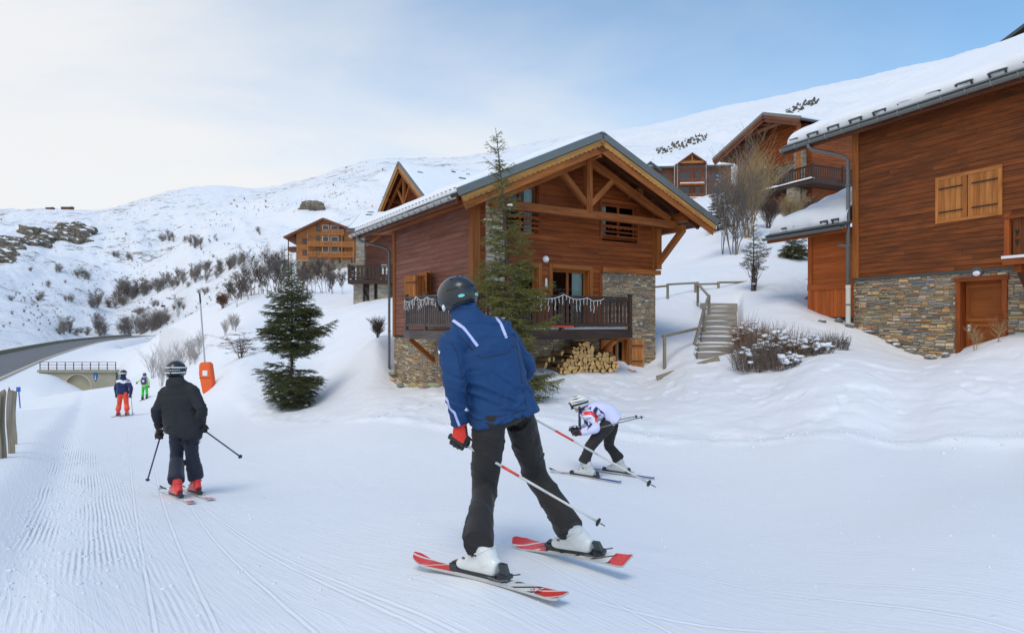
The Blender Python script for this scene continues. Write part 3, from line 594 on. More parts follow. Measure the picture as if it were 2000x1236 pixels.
def window(root, o, ex, n, s0, s1, z0, z1, mat='wood_trim', mull=(), trans=(), depth=.14, fw=.07, curtain=None, glass='glass_clear', sill=False, casing=.09, name='window', room=True):
    o = Vector(o); ex = Vector(ex); n = Vector(n); up = Vector((0, 0, 1)); g = lambda s, z, d: o+ex*s+up*z+n*d
    fr = MB(); zc = (z0+z1)/2; sc = (s0+s1)/2
    if casing:
        c = casing
        fr.beam(g(s0-c/2, z0, .018), g(s0-c/2, z1+c, .018), c, .05, up=n); fr.beam(g(s1+c/2, z0, .018), g(s1+c/2, z1+c, .018), c, .05, up=n); fr.beam(g(s0, z1+c/2, .0175), g(s1, z1+c/2, .0175), c, .05, up=n)
    # reveal
    for a, b in ((s0, s0+.025), (s1-.025, s1)): fr.beam(g((a+b)/2, z0, -depth/2), g((a+b)/2, z1, -depth/2), .025, depth, up=n)
    fr.beam(g(s0+.025, z1-.0125, -depth/2), g(s1-.025, z1-.0125, -depth/2), .025, depth, up=n)
    root_w = fr.build(name, M[mat], root)
    f2 = MB(); d = -depth+.03
    for a in (s0+.025+fw/2, s1-.025-fw/2): f2.beam(g(a, z0, d), g(a, z1-.025, d), fw, .05, up=n)
    for z in (z0+fw/2, z1-.025-fw/2): f2.beam(g(s0+.025+fw, z, d), g(s1-.025-fw, z, d), fw, .0502, up=n)
    for q in mull: f2.beam(g(q, z0+fw, d), g(q, z1-.025-fw, d), fw*1.2, .0498, up=n)
    for q in trans: f2.beam(g(s0+.025+fw, q, d), g(s1-.025-fw, q, d), fw*.6, .0494, up=n)
    f2.build('window_frame', M[mat], root_w)
    xs = [s0+.025]+list(mull)+[s1-.025]
    for a, b in zip(xs[:-1], xs[1:]):
        p = MB(); p.add([g(a+.01, z0+.01, d-.004), g(b-.01, z0+.01, d-.004), g(b-.01, z1-.03, d-.004), g(a+.01, z1-.03, d-.004)], [(0, 1, 2, 3)], tuple(ex)); p.build('pane', M[glass], root_w)
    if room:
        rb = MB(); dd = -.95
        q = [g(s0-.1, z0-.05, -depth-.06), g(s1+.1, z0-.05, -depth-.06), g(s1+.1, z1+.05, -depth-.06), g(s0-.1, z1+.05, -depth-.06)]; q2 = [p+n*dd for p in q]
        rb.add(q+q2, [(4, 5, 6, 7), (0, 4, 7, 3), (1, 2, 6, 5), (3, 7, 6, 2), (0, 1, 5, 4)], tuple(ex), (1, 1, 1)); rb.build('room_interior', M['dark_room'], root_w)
    if curtain:
        a, b = curtain; cm = MB(); k = 22; v = []
        for i in range(k+1):
            s = a+(b-a)*i/k; w = .02*math.sin(i*1.7)+.008*math.sin(i*4.1)
            v += [g(s, z0+.02, -depth-.06+w), g(s+.01, z1-.03, -depth-.06+w*.6)]
        cm.add(v, [(2*i, 2*i+2, 2*i+3, 2*i+1) for i in range(k)], (0, 0, 1), (1, 1, 1)); cm.build('curtain', M['curtain'], root_w, smooth=True)
    if sill: sb = MB(); sb.beam(g(s0-.12, z0-.03, .04), g(s1+.12, z0-.03, .04), .06, .12, up=n); sb.build('window_sill', M[mat], root_w)
    return root_w
def shutter(root, p, ax, n, w, z0, z1, mat='wood_shutter', iron=True, boards=4, ledge=True):
    """board shutter; p = hinge-side bottom point, ax = unit vector across it, n = outward"""
    p = Vector(p); ax = Vector(ax); n = Vector(n); up = Vector((0, 0, 1)); h = z1-z0
    root_s = None; bw = w/boards
    for i in range(boards):
        m = MB(); a = p+ax*(bw*i+.004)+up*0; b = p+ax*(bw*(i+1)-.004)
        v = [a, b, b+up*h, a+up*h]; v += [q+n*.03 for q in v]; m.add(v, [(3, 2, 1, 0), (4, 5, 6, 7), (0, 1, 5, 4), (1, 2, 6, 5), (2, 3, 7, 6), (3, 0, 4, 7)], (0, 0, 1), ntint(.8, 1.15))
        if root_s is None: root_s = m.build('shutter', M[mat], root)
        else: m.build('shutter_board', M[mat], root_s)
    if ledge:
        for zz in (.2, .78): m = MB(); m.beam(p+ax*.02+up*(h*zz)+n*.042, p+ax*(w-.02)+up*(h*zz)+n*.042, .09, .02, up=n); m.build('ledge', M[mat], root_s)
    if iron:
        for zz in (.2, .78): m = MB(); m.beam(p+ax*.01+up*(h*zz)+n*.058, p+ax*(w*.86)+up*(h*zz)+n*.058, .035, .012, up=n); m.build('strap_hinge', M['iron'], root_s)
    return root_s
def baluster_mesh(h, w=.115, mat='wood_rail', t=.024, plainb=False):
    m = MB()
    if plainb: prof = [(.36, 0), (.36, 1)]
    else: prof = [(.47, 0), (.47, .12), (.30, .19), (.42, .27), (.42, .34), (.26, .42), (.44, .55), (.36, .66), (.22, .74), (.40, .80), (.47, .86), (.47, 1)]
    poly = [(a*w, b*h) for a, b in prof]+[(-a*w, b*h) for a, b in reversed(prof)]
    m.prism(poly, (0, -t/2, 0), (1, 0, 0), (0, 0, 1), (0, t, 0), axis=(0, 0, 1)); return m.mesh('baluster', M[mat])
def railing(root, a, b, h, posts, pitch=.15, mat='wood_rail', meshes=None, post=.1, rail=.09, pw=.11):
    """balcony railing from a to b (local points at floor level); posts = fractions"""
    a = Vector(a); b = Vector(b); d = (b-a); L = d.length; u = d.normalized(); up = Vector((0, 0, 1)); ang = math.atan2(u.y, u.x)
    m = MB(); m.beam(a+up*(h-.02), b+up*(h-.02), rail, .05, ch=.006); m.build('handrail', M[mat], root)
    m = MB(); m.beam(a+up*.13, b+up*.13, .05, .09); m.build('bottom_rail', M[mat], root)
    m = MB(); m.beam(a+up*(h-.1), b+up*(h-.1), .045, .08); m.build('top_rail', M[mat], root)
    for f in posts:
        p = a+d*f; m = MB(); m.beam(p+up*-.02, p+up*(h+.05), post, post, up=u, ch=.008); q = m.build('post', M[mat], root); m = MB(); m.box(p.x-post*.62, p.x+post*.62, p.y-post*.62, p.y+post*.62, p.z+h+.05, p.z+h+.085); m.build('post_cap', M[mat], q)
    n = int(L/pitch)
    for i in range(n):
        s = (i+.5)*L/n; p = a+u*s
        if any(abs(s-f*L) < post*.7 for f in posts): continue
        link_mesh('baluster', random.choice(meshes), root, loc=p+up*.11, rot=(0, 0, ang))
def scallop_board(root, p, q, depth, t, n, mat, step=.17, amp=.035, name='barge_board', drop=None):
    """board whose lower edge is cut in scallops, from p to q (upper edge), n = outward"""
    p = Vector(p); q = Vector(q); u = (q-p); L = u.length; u.normalize(); n = Vector(n); dn = n.cross(u).normalized()
    if dn.z > 0: dn = -dn
    k = max(1, int(L/step)); poly = [(0, 0), (L, 0)]
    if amp:
        for i in range(k, 0, -1):
            for f in (0, .25, .5, .75): s = (i-f)*L/k; poly.append((s, depth-amp*(1-math.sin(math.pi*f)) if f else depth-amp))
        poly.append((0, depth-amp))
    else: poly += [(L, depth), (0, depth)]
    m = MB(); m.prism(poly, p, u, dn, n*t, axis=tuple(u)); return m.build(name, M[mat], root)
# ------------------------------------------------------------------ the near chalet
CPAL = [(.50, .41, .28), (.43, .33, .21), (.35, .29, .22), (.48, .34, .19), (.31, .285, .25), (.56, .48, .36), (.40, .26, .14), (.27, .255, .235)]
def build_chalet():
    c = Frame(-1.04, 16.65, 2900)
    root = thing('chalet', 'red-brown timber chalet on a stone base with wraparound balcony and gable truss', 'house', (-1.04, 16.65, 0), c.rot)
    FX, FN = (1, 0, 0), (0, -1, 0); SX, SN = (0, 1, 0), (-1, 0, 0); W_, DP = 6.83, 5.78
    RX, RZ = 3.43, 5.30; EL, EZL = -1.10, 3.20; ER, EZR = 8.30, 3.26; Y0, Y1 = -1.28, 6.95
    pl = (RZ-EZL)/(RX-EL); pr = (RZ-EZR)/(ER-RX)
    zl = lambda x: RZ-pl*(RX-x) if x <= RX else RZ-pr*(x-RX)
    th = .24
    # ---- front wall: planks above, stone pier right, stone below
    poly = [(0, -.25), (W_, -.25), (W_, zl(W_)-th), (RX, RZ-th), (0, zl(0)-th)]
    ow = [(1.18, 2.12, -.2, 1.60), (2.62, 4.02, -.2, 1.60), (1.0, 2.12, 2.55, 3.95), (4.52, 6.0, 2.62, 3.75)]
    plank_wall(root, (0, 0, 0), FX, FN, poly, -.25, RZ-th, .148, 'wood_front', ow+[(4.5, 7.2, -.3, 1.66), (.36, .98, .2, 3.7)])
    stone_wall(root, (0, 0, 0), FX, FN, [(4.52, -.3), (W_, -.3), (W_, 1.62), (4.52, 1.62)], -.3, 1.62, cw=.034, ch=.036, maxobj=150, seed=4, pal=CPAL, proud=.028)
    stone_wall(root, (0, 0, 0), FX, FN, [(.36, .2), (.98, .2), (.98, 3.7), (.36, 3.7)], .2, 3.66, cw=.05, ch=.06, maxobj=60, seed=8, pal=[(.60, .52, .40), (.52, .45, .34), (.45, .40, .32)])
    stone_wall(root, (0, 0, 0), FX, FN, [(0, -2.4), (W_, -2.4), (W_, -.3), (0, -.3)], -2.4, -.3, openings=[(4.95, 5.62, -1.35, -.52)], cw=.045, ch=.045, maxobj=150, seed=5, pal=CPAL)
    m = MB(); m.beam((4.45, -.06, 1.64), (W_+.1, -.06, 1.64), .2, .14); m.build('ledger_beam', M['wood_trim'], root)
    m = MB(); m.box(4.4, 4.52, -.04, .02, -.2, 1.56); m.build('trim_board', M['wood_front'], root)
    # ---- side wall
    ows = [(2.78, 3.66, .50, 1.50)]
    plank_wall(root, (0, 0, 0), SX, SN, [(0, -.45), (DP, -.45), (DP, zl(0)-th), (0, zl(0)-th)], -.45, zl(0)-th-.002, .148, 'wood_side_sky_tint', ows)
    stone_wall(root, (0, 0, 0), SX, SN, [(0, -2.6), (DP, -2.6), (DP, -.45), (0, -.45)], -2.6, -.45, cw=.045, ch=.045, maxobj=220, seed=6, pal=CPAL)
    # closing walls that the photograph does not see
    m = MB(); m.box(.15, W_-.05, DP-.15, DP, -2.4, zl(0)-th-.02); m.box(W_-.2, W_-.002, .15, DP-.15, -2.4, zl(W_)-th-.05); m.build('back_wall', M['wood_side_sky_tint'], root)
    for (x, y, a, z0, z1, mt) in ((-.02, -.02, .20, -.28, zl(0)-th, 'wood_trim'), (W_-.16, -.02, .18, 1.74, zl(W_)-th, 'wood_trim')):
        m = MB(); m.box(x-.005, x+a, y-.02, y+.03, z0, z1); m.build('corner_board', M[mt], root)
    m = MB(); m.box(-.045, -.002, -.038, .20, -.45, zl(0)-th); m.build('corner_board', M['wood_trim'], root)
    m = MB(); m.box(-.055, .0, DP-.16, DP+.03, -.5, zl(0)-th); m.build('corner_board', M['wood_trim'], root)
    m = MB(); m.box(-.05, .0, 0, DP, -.5, -.42); m.build('base_board', M['wood_rail'], root)
    # ---- windows and doors
    window(root, (0, 0, 0), FX, FN, 2.62, 4.02, -.2, 1.60, mull=(3.30,), depth=.2, curtain=(3.55, 3.95), casing=.12)
    window(root, (0, 0, 0), FX, FN, 1.18, 2.12, -.2, 1.60, mull=(), depth=.2, casing=.12)
    window(root, (0, 0, 0), FX, FN, 1.0, 2.12, 2.55, 3.95, mull=(1.55,), trans=(3.2,), depth=.14, mat='wood_front', curtain=(1.75, 2.05), casing=.09)
    window(root, (0, 0, 0), FX, FN, 4.52, 6.0, 2.62, 3.75, mull=(5.28,), depth=.14, mat='wood_front', curtain=(4.6, 4.85), casing=.09)
    for a, b in ((1.0, 2.12), (4.52, 6.0)):
        for k, z in enumerate((2.70, 2.84)): m = MB(); m.beam((a, -.045, z), (b, -.045, z), .05, .05, up=(0, -1, 0)); m.build('guard_rail', M['wood_front'], root)
        sc = scallop_board(root, (a, -.05, 3.04), (b, -.05, 3.04), .11, .02, (0, -1, 0), 'wood_front', step=.16, amp=.05, name='valance')
    wr = window(root, (0, 0, 0), SX, SN, 2.78, 3.66, .50, 1.50, mull=(3.22,), depth=.16, casing=.09, curtain=(2.86, 3.1), sill=True)
    shutter(root, (-.05, 2.69, .50), (-.62, -.785, 0), (-.785, .62, 0), .46, .50, 1.52); shutter(root, (-.05, 3.75, .50), (-.5, .866, 0), (-.866, -.5, 0), .46, .50, 1.52)
    window(root, (0, 0, 0), FX, FN, 4.95, 5.62, -1.35, -.52, mull=(5.28,), depth=.22, casing=.07, curtain=(5.3, 5.45))
    shutter(root, (5.72, -.04, -1.4), (.9, -.43, 0), (-.43, -.9, 0), .42, -1.4, -.55); shutter(root, (4.42, -.05, -1.1), (1, 0, 0), (0, -1, 0), .46, -1.25, -.5)
    # wall lamp, thermometer, white bell-pull beside the French windows
    m = MB(); m.tube([(2.36, -.03, 1.84), (2.36, -.07, 1.84)], .10, 16); lp = m.build('wall_lamp', M['white_paint'], root); m = MB(); m.ball((2.36, -.085, 1.84), (.085, .06, .085), 3); m.build('lamp_globe', M['globe'], lp, smooth=True)
    m = MB(); m.prism([(-.03, 0), (.03, 0), (.045, .08), (.03, .17), (.04, .24), (0, .30), (-.035, .24), (-.02, .16), (-.045, .07)], (2.38, -.03, 1.0), (1, 0, 0), (0, 0, 1), (0, -.02, 0)); m.build('wall_ornament', M['white_paint'], root)
    m = MB(); m.box(2.35, 2.38, -.045, -.025, .35, .85); m.build('thermometer', M['white_paint'], root)
    # ---- roof: deck, soffit, purlins, rafters, barge boards, zinc edging, gutter, snow
    ul = Vector((RX-EL, 0, RZ-EZL)).normalized(); ur = Vector((ER-RX, 0, EZR-RZ)).normalized(); nl = Vector((-ul.z, 0, ul.x)); nr = Vector((-ur.z, 0, ur.x))
    def slope(side):
        if side == 'l': return Vector((EL, 0, EZL)), Vector((RX, 0, RZ)), nl
        return Vector((ER, 0, EZR)), Vector((RX, 0, RZ)), nr
    roof = None
    for sd in 'lr':
        e, r, n = slope(sd)
        m = MB(); v = [e+Vector((0, Y0, 0)), e+Vector((0, Y1, 0)), r+Vector((0, Y1, 0)), r+Vector((0, Y0, 0))]; v2 = [p-n*.06 for p in v]
        m.add(v+v2, [(0, 1, 2, 3), (7, 6, 5, 4), (0, 4, 5, 1), (1, 5, 6, 2), (2, 6, 7, 3), (3, 7, 4, 0)], (0, 1, 0), (1, 1, 1))
        q = m.build('roof', M['slate'], root if roof is None else roof)
        if roof is None: roof = q
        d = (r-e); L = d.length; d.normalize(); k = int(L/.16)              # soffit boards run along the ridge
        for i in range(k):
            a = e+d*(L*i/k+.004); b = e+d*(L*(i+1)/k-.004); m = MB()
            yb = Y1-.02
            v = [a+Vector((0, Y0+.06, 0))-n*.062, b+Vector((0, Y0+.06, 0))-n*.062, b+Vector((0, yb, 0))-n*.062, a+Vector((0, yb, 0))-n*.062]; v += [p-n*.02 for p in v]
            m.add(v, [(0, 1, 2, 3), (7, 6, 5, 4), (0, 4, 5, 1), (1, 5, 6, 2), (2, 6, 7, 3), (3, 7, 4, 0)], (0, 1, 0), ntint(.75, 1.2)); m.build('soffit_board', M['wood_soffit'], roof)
        for yy in (Y0+.62,):
            m = MB(); m.beam(e+d*.1+Vector((0, yy, 0))-n*.15, r-d*.05+Vector((0, yy, 0))-n*.15, .09, .13, up=n); m.build('rafter', M['wood_soffit'], roof)
        if sd == 'l':
            for yy in np.arange(.2, Y1-.1, .75): m = MB(); m.beam(e+d*.04+Vector((0, yy, 0))-n*.14, e+d*1.05+Vector((0, yy, 0))-n*.14, .08, .11, up=n); m.build('rafter', M['wood_soffit'], roof)
        else:
            for yy in (.25, 1.0, 1.75, 2.5): m = MB(); m.beam(e+d*.04+Vector((0, yy, 0))-n*.14, e+d*1.4+Vector((0, yy, 0))-n*.14, .08, .11, up=n); m.build('rafter', M['wood_soffit'], roof)
        # front verge
        m = MB(); m.beam(e-d*.03+Vector((0, Y0-.005, 0))+n*.0, r+d*.01+Vector((0, Y0-.005, 0))+n*.0, .11, .20, up=n); m.build('verge_flashing', M['zinc'], roof)
        scallop_board(roof, e+Vector((0, Y0-.01, 0))-n*.118, r+Vector((0, Y0-.01, 0))-n*.118, .165, .028, (0, -1, 0), 'wood_barge')
        scallop_board(roof, e+Vector((0, Y0+.032, 0))-n*.12, r+Vector((0, Y0+.032, 0))-n*.12, .34, .034, (0, -1, 0), 'wood_beam', amp=0)
    m = MB(); m.beam((RX, Y0-.06, RZ+.02), (RX, Y1, RZ+.02), .26, .05); m.build('ridge_cap', M['zinc'], roof)
    for (x, z, w, h, yf) in ((RX, RZ-.34, .24, .30, -1.12), (1.2, zl(1.2)-.32, .17, .22, -1.02), (5.6, zl(5.6)-.30, .17, .22, -.62), (W_+.32, zl(W_+.32)-.36, .24, .30, -1.02), (-.28, zl(-.28)-.32, .2, .26, -1.0)):
        m = MB(); m.beam((x, yf, z), (x, .3 if x not in (-.28,) else DP+.6, z), w, h, ch=.015); m.build('purlin', M['wood_beam'], roof)
    m = MB(); m.beam((RX, -1.2, RZ-.53), (RX, -.6, RZ-.53), .16, .14, ch=.01); m.build('purlin_bracket', M['wood_beam'], roof)
    # open truss under the gable
    yt = -.62; zb = 3.16
    tr = MB(); tr.beam((.15, yt, zb), (W_+.32, yt, zb), .17, .23, up=(0, 0, 1), ch=.012); tru = tr.build('truss_tie_beam', M['wood_beam'], root)
    kx = 3.47
    m = MB(); m.beam((kx, yt-.004, zb+.04), (kx, yt-.004, RZ-.5), .2, .19, up=(0, 1, 0), ch=.01); m.build('king_post', M['wood_beam'], tru)
    m = MB(); m.beam((.3, yt+.012, zb+.13), (kx-.1, yt+.012, 4.72), .15, .22, up=(0, 0, 1), ch=.01); m.build('principal_rafter', M['wood_beam'], tru)
    m = MB(); m.beam((W_+.0, yt+.012, zb+.13), (kx+.1, yt+.012, 4.72), .15, .22, up=(0, 0, 1), ch=.01); m.build('principal_rafter', M['wood_beam'], tru)
    for sg in (-1, 1): m = MB(); m.beam((kx+sg*.06, yt+.0, 3.45), (kx+sg*.93, yt+.0, 4.26), .13, .17, up=(0, 0, 1), ch=.008); m.build('strut', M['wood_beam'], tru)
    # corner bracket at the right end
    m = MB(); m.beam((W_+.02, -.10, 1.75), (W_+.02, -.10, 3.1), .2, .16, up=(0, 1, 0), ch=.01); m.build('bracket_post', M['wood_trim'], root)
    m = MB(); m.beam((W_+.02, -.12, 1.95), (W_+.38, -.86, 3.0), .18, .17, up=(1, 0, 0), ch=.01); m.build('bracket_brace', M['wood_trim'], root)
    m = MB(); m.beam((W_+.36, -.9, 3.03), (W_+.36, .1, 3.03), .2, .2, ch=.01); m.build('bracket_arm', M['wood_beam'], root)
    # eave on the left: fascia, gutter with brackets, snow hooks, snow
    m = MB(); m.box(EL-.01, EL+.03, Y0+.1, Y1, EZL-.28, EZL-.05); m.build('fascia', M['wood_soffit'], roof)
    g = MB(); gx, gzz, gr = EL-.085, EZL-.10, .085; prof = [(math.cos(t)*gr, math.sin(t)*gr) for t in np.linspace(math.pi, 2*math.pi, 9)]
    inner = [(x*.9, z*.9) for x, z in reversed(prof)]
    g.prism([(x, z) for x, z in prof+inner], (gx, Y0+.15, gzz), (1, 0, 0), (0, 0, 1), (0, Y1-Y0-.15, 0), axis=(0, 1, 0)); gut = g.build('gutter', M['zinc_pale'], roof)
    for yy in np.arange(Y0+.3, Y1, .42): m = MB(); m.tube([(gx+.1, yy, gzz+.05), (gx+.09, yy, gzz-.03), (gx+.02, yy, gzz-.098), (gx-.06, yy, gzz-.08), (gx-.095, yy, gzz+.02)], .012, 5); m.build('gutter_bracket', M['zinc'], gut)
    m = MB(); m.beam(Vector((EL, Y0+.06, EZL))+nl*.02+ul*.05, Vector((EL, Y1, EZL))+nl*.02+ul*.05, .24, .012, up=nl); m.build('eave_flashing', M['zinc_pale'], roof)
    for i, yy in enumerate(np.arange(Y0+.35, Y1-.1, .24)):
        m = MB(); p = Vector((EL, yy, EZL))+ul*.17+nl*.02; m.beam(p, p+nl*.11-ul*.02, .03, .012, up=(0, 1, 0)); m.beam(p+nl*.10-ul*.09, p+nl*.10+ul*.02, .05, .015, up=nl); m.build('snow_hook', M['slate'], roof)
    snow_slab(roof, (EL+.08*ul.x, Y0+.16, EZL+.08*ul.z), (EL+.08*ul.x, Y1-.02, EZL+.08*ul.z), (RX-.1, Y1-.02, RZ-.1*pl), (RX-.1, Y0+.24, RZ-.1*pl), .22, nu=90, nv=34, amp=.03, seed=11, edge=.28)
    snow_slab(roof, (ER-.1, Y1-.02, EZR+.1*pr), (ER-.1, Y0+.24, EZR+.1*pr), (RX+.1, Y0+.24, RZ-.1*pr), (RX+.1, Y1-.02, RZ-.1*pr), .16, nu=40, nv=24, amp=.03, seed=12, edge=.25)
    # down-pipe
    m = MB(); pts = [(gx, 6.2, gzz-.06), (gx, 6.2, gzz-.2), (gx+.15, 6.12, gzz-.3), (-.22, 5.95, gzz-.48), (-.14, 5.9, gzz-.60), (-.14, 5.9, -1.4), (-.14, 5.9, -2.1)]
    m.tube(pts, .045, 10); dp = m.build('down_pipe', M['zinc'], root, smooth=True)
    for z in (2.2, .9, -.3): m = MB(); m.tube([(-.14, 5.9, z-.02), (-.14, 5.9, z+.02)], .056, 10); m.build('pipe_clip', M['zinc'], dp)
    # ---- balcony: floor, edge beams, brackets, railings
    fz = -.2; bx0, bx1, by, sy = -.92, 4.80, -1.0, 2.55
    m = MB(); nb = 36
    bal = None
    for i in range(int((bx1-bx0)/.145)):
        x = bx0+.145*i; y1 = -.03 if x > -.05 else sy-.03; m = MB(); m.box(x+.003, x+.142, by+.06, y1, fz-.05, fz); q = m.build('floor_board' if bal else 'balcony', M['wood_rail'], bal or root)
        bal = bal or q
    m = MB(); m.box(bx0-.0, bx1+.03, by-.04, by+.06, fz-.26, fz-.02); m.build('edge_beam', M['wood_rail'], bal)
    m = MB(); m.box(bx0-.06, bx0+.04, by+.062, sy, fz-.26, fz-.02); m.build('edge_beam', M['wood_rail_grey'], bal)
    for x in (.05, 1.4, 2.9, 4.6): m = MB(); m.box(x, x+.14, by+.065, -.002, fz-.25, fz-.052); m.build('joist', M['wood_rail'], bal)
    for y in (.1, 1.3, 2.42): m = MB(); m.box(bx0+.045, -.002, y, y+.14, fz-.25, fz-.053); m.build('joist', M['wood_trim'], bal)
    for y in (.17, 2.49): m = MB(); m.beam((-.02, y, -1.15), (bx0+.12, y, fz-.3), .13, .15, up=(0, 1, 0), ch=.008); m.build('bracket', M['wood_trim'], bal)
    for x in (.12, 4.3): m = MB(); m.beam((x, -.02, -1.1), (x, by+.12, fz-.3), .13, .15, up=(1, 0, 0), ch=.008); m.build('bracket', M['wood_trim'], bal)
    bms = [baluster_mesh(.70) for _ in range(4)]; bmg = [baluster_mesh(.70, .10, 'wood_rail_grey') for _ in range(3)]
    railing(bal, (bx0+.02, by+.01, fz), (bx1-.02, by+.01, fz), .95, (0, .29, .55, 1), .142, 'wood_rail', bms, .10)
    railing(bal, (bx0+.02, sy-.05, fz), (bx0+.02, by+.07, fz), .95, (0, .40), .135, 'wood_rail_grey', bmg, .09)
    m = MB()
    snow_slab(bal, (bx0+.1, by+.07, fz+.002), (bx1-.1, by+.07, fz+.002), (bx1-.1, by+.35, fz+.002), (bx0+.1, by+.35, fz+.002), .05, name='ledge_snow', nu=60, nv=8, seed=15, edge=.1)
    for i in range(16):                                              # rough footing stones that carry the wall
        x = 2.0+i*.3+random.uniform(-.06, .06); m = MB(); m.ball((x, -.28+random.uniform(-.08, .1), -1.50-.02*i*.3), (random.uniform(.13, .22), .2, random.uniform(.08, .13)), 2, .12, tint=tuple(q*random.uniform(.8, 1.2) for q in random.choice(PAL))); m.build('footing_stone', M['stone'], root)
    for i in range(16):
        y = .2+i*.36; z = c.w(-.2, y, 0); m = MB(); m.ball((-.22+random.uniform(-.1, .08), y, gzi(z.x, z.y)+.03), (.14, random.uniform(.12, .25), random.uniform(.05, .1)), 2, .12, tint=tuple(q*random.uniform(.8, 1.2) for q in random.choice(PAL))); m.build('footing_stone', M['stone'], root)
    return c
CH = build_chalet()
def build_chalet_extras():
    c = CH
    # icicle light strings on the balcony rail
    def lights(pts, label, name='string_lights'):
        o = thing(name, label, 'lights', c.w(*pts[0]), c.rot, 'icicle light strings on the balcony'); base = Vector(pts[0])
        cable = []
        for (a, b) in zip(pts[:-1], pts[1:]):
            a = Vector(a)-base; b = Vector(b)-base; n = max(3, int((b-a).length/.06))
            for i in range(n): f = i/n; cable.append(a+(b-a)*f-Vector((0, 0, .09*4*f*(1-f)))+Vector((random.uniform(-.008, .008), random.uniform(-.012, 0), random.uniform(-.008, .008))))
        m = MB(); m.tube(cable, .008, 5); m.build('cable', M['white_paint'], o)
        for i in range(1, len(cable)-1, 2):
            L = random.choice((.10, .16, .25, .33, .2)); p = cable[i]; q = [p]; k = max(2, int(L/.05))
            for j in range(k): q.append(p+Vector((random.uniform(-.018, .018), random.uniform(-.012, .004), -(j+1)*L/k)))
            m = MB(); m.tube(q, .0065, 4)
            for z in q[1:]: m.ball(z, .011, 1)
            m.build('drop_strand', M['white_paint'], o)
    yf = -1.075
    lights([(.55, yf, .74), (1.35, yf, .70), (2.25, yf, .78), (3.05, yf, .70), (3.75, yf, .72)], 'white icicle light string on the balcony rail in front of the French windows')
    lights([(-.985, 2.5, .66), (-.985, 1.6, .74), (-.985, .9, .70), (-.985, -.2, .74), (-.985, -.9, .70)], 'white icicle light string on the balcony rail under the shuttered side window')
    m = MB(); m.box(1.9, 2.6, -1.06, -1.03, -.13, -.085); m.box(1.85, 1.92, -1.07, -1.02, -.14, -.07)
    o = m.build('plastic_strip', M['red_plastic']); o.location = c.O; o.rotation_euler = (0, 0, c.rot); tag(o, 'thin red plastic strip lying along the balcony floor edge', 'strip')
    # firewood under the balcony: split logs, end grain outwards
    def logmesh(kind):
        m = MB(); L = .42; n = 9
        if kind == 0: poly = [(math.cos(t)*(1+random.uniform(-.12, .12)), math.sin(t)*(1+random.uniform(-.12, .12))) for t in np.linspace(0, 2*math.pi, n, endpoint=False)]
        elif kind == 1: poly = [(-1, -.5)]+[(math.cos(t), math.sin(t)*1.2-.5) for t in np.linspace(math.pi, 0, 6)][1:]
        else: poly = [(-.9, -.75), (.95, -.6)]+[(math.cos(t)*.8+.05, math.sin(t)*.95+.05) for t in np.linspace(.3, 2.7, 5)]
        k = len(poly); v = [(x, 0, z) for x, z in poly]+[(x, L/.075, z) for x, z in poly]
        s = .075; v = [(x*s, y*s, z*s) for x, y, z in v]
        m.add(v, [tuple(range(k))], (1, 0, 0), ntint(.85, 1.15), 0); o0 = len(m.v)
        m.add(v, [(i, (i+1) % k, (i+1) % k+k, i+k) for i in range(k)]+[tuple(range(2*k-1, k-1, -1))], (0, 1, 0), ntint(.8, 1.1), 1)
        return m.mesh('log', [M['log_end'], M['log_bark']])
    lm = [logmesh(i % 3) for i in range(12)]
    def top(x): 
        a = -.58-.9*max(0, abs(x-3.30)-.16)**1.3*1.4; b = -.86-.8*max(0, abs(x-4.05)-.18)**1.3*1.3
        return max(a, b)
    z = -1.42; row = 0; n = 0
    while z < -.5:
        x = 2.35+(.07 if row % 2 else 0)
        while x < 4.62:
            r = random.uniform(.8, 1.2)
            if z < top(x)-.03:
                p = c.w(x+random.uniform(-.012, .012), -.62+random.uniform(-.05, .05), z+random.uniform(-.012, .012)); o = link_mesh('firewood_log', random.choice(lm), None, p, (0, random.uniform(0, 6.28), c.rot+random.uniform(-.06, .06)), (r, 1, r))
                tag(o, 'split firewood log in the pile under the balcony', 'log', 'split firewood logs piled under the balcony'); n += 1
            x += .135*r
        z += .112; row += 1
    # older grey-brown logs lying loose at the pile's left end
    for i in range(14):
        x = 2.05+random.uniform(0, .9); zz = -1.35+random.uniform(0, .55)*(1-abs(x-2.5)); p = c.w(x, -.45+random.uniform(-.1, .05), zz); o = link_mesh('firewood_log', random.choice(lm), None, p, (random.uniform(-.1, .1), random.uniform(0, 6), c.rot+random.uniform(-.4, .4)))
        tag(o, 'split firewood log in the pile under the balcony', 'log', 'split firewood logs piled under the balcony')
plain('red_plastic', (.65, .05, .03), .4)
build_chalet_extras()
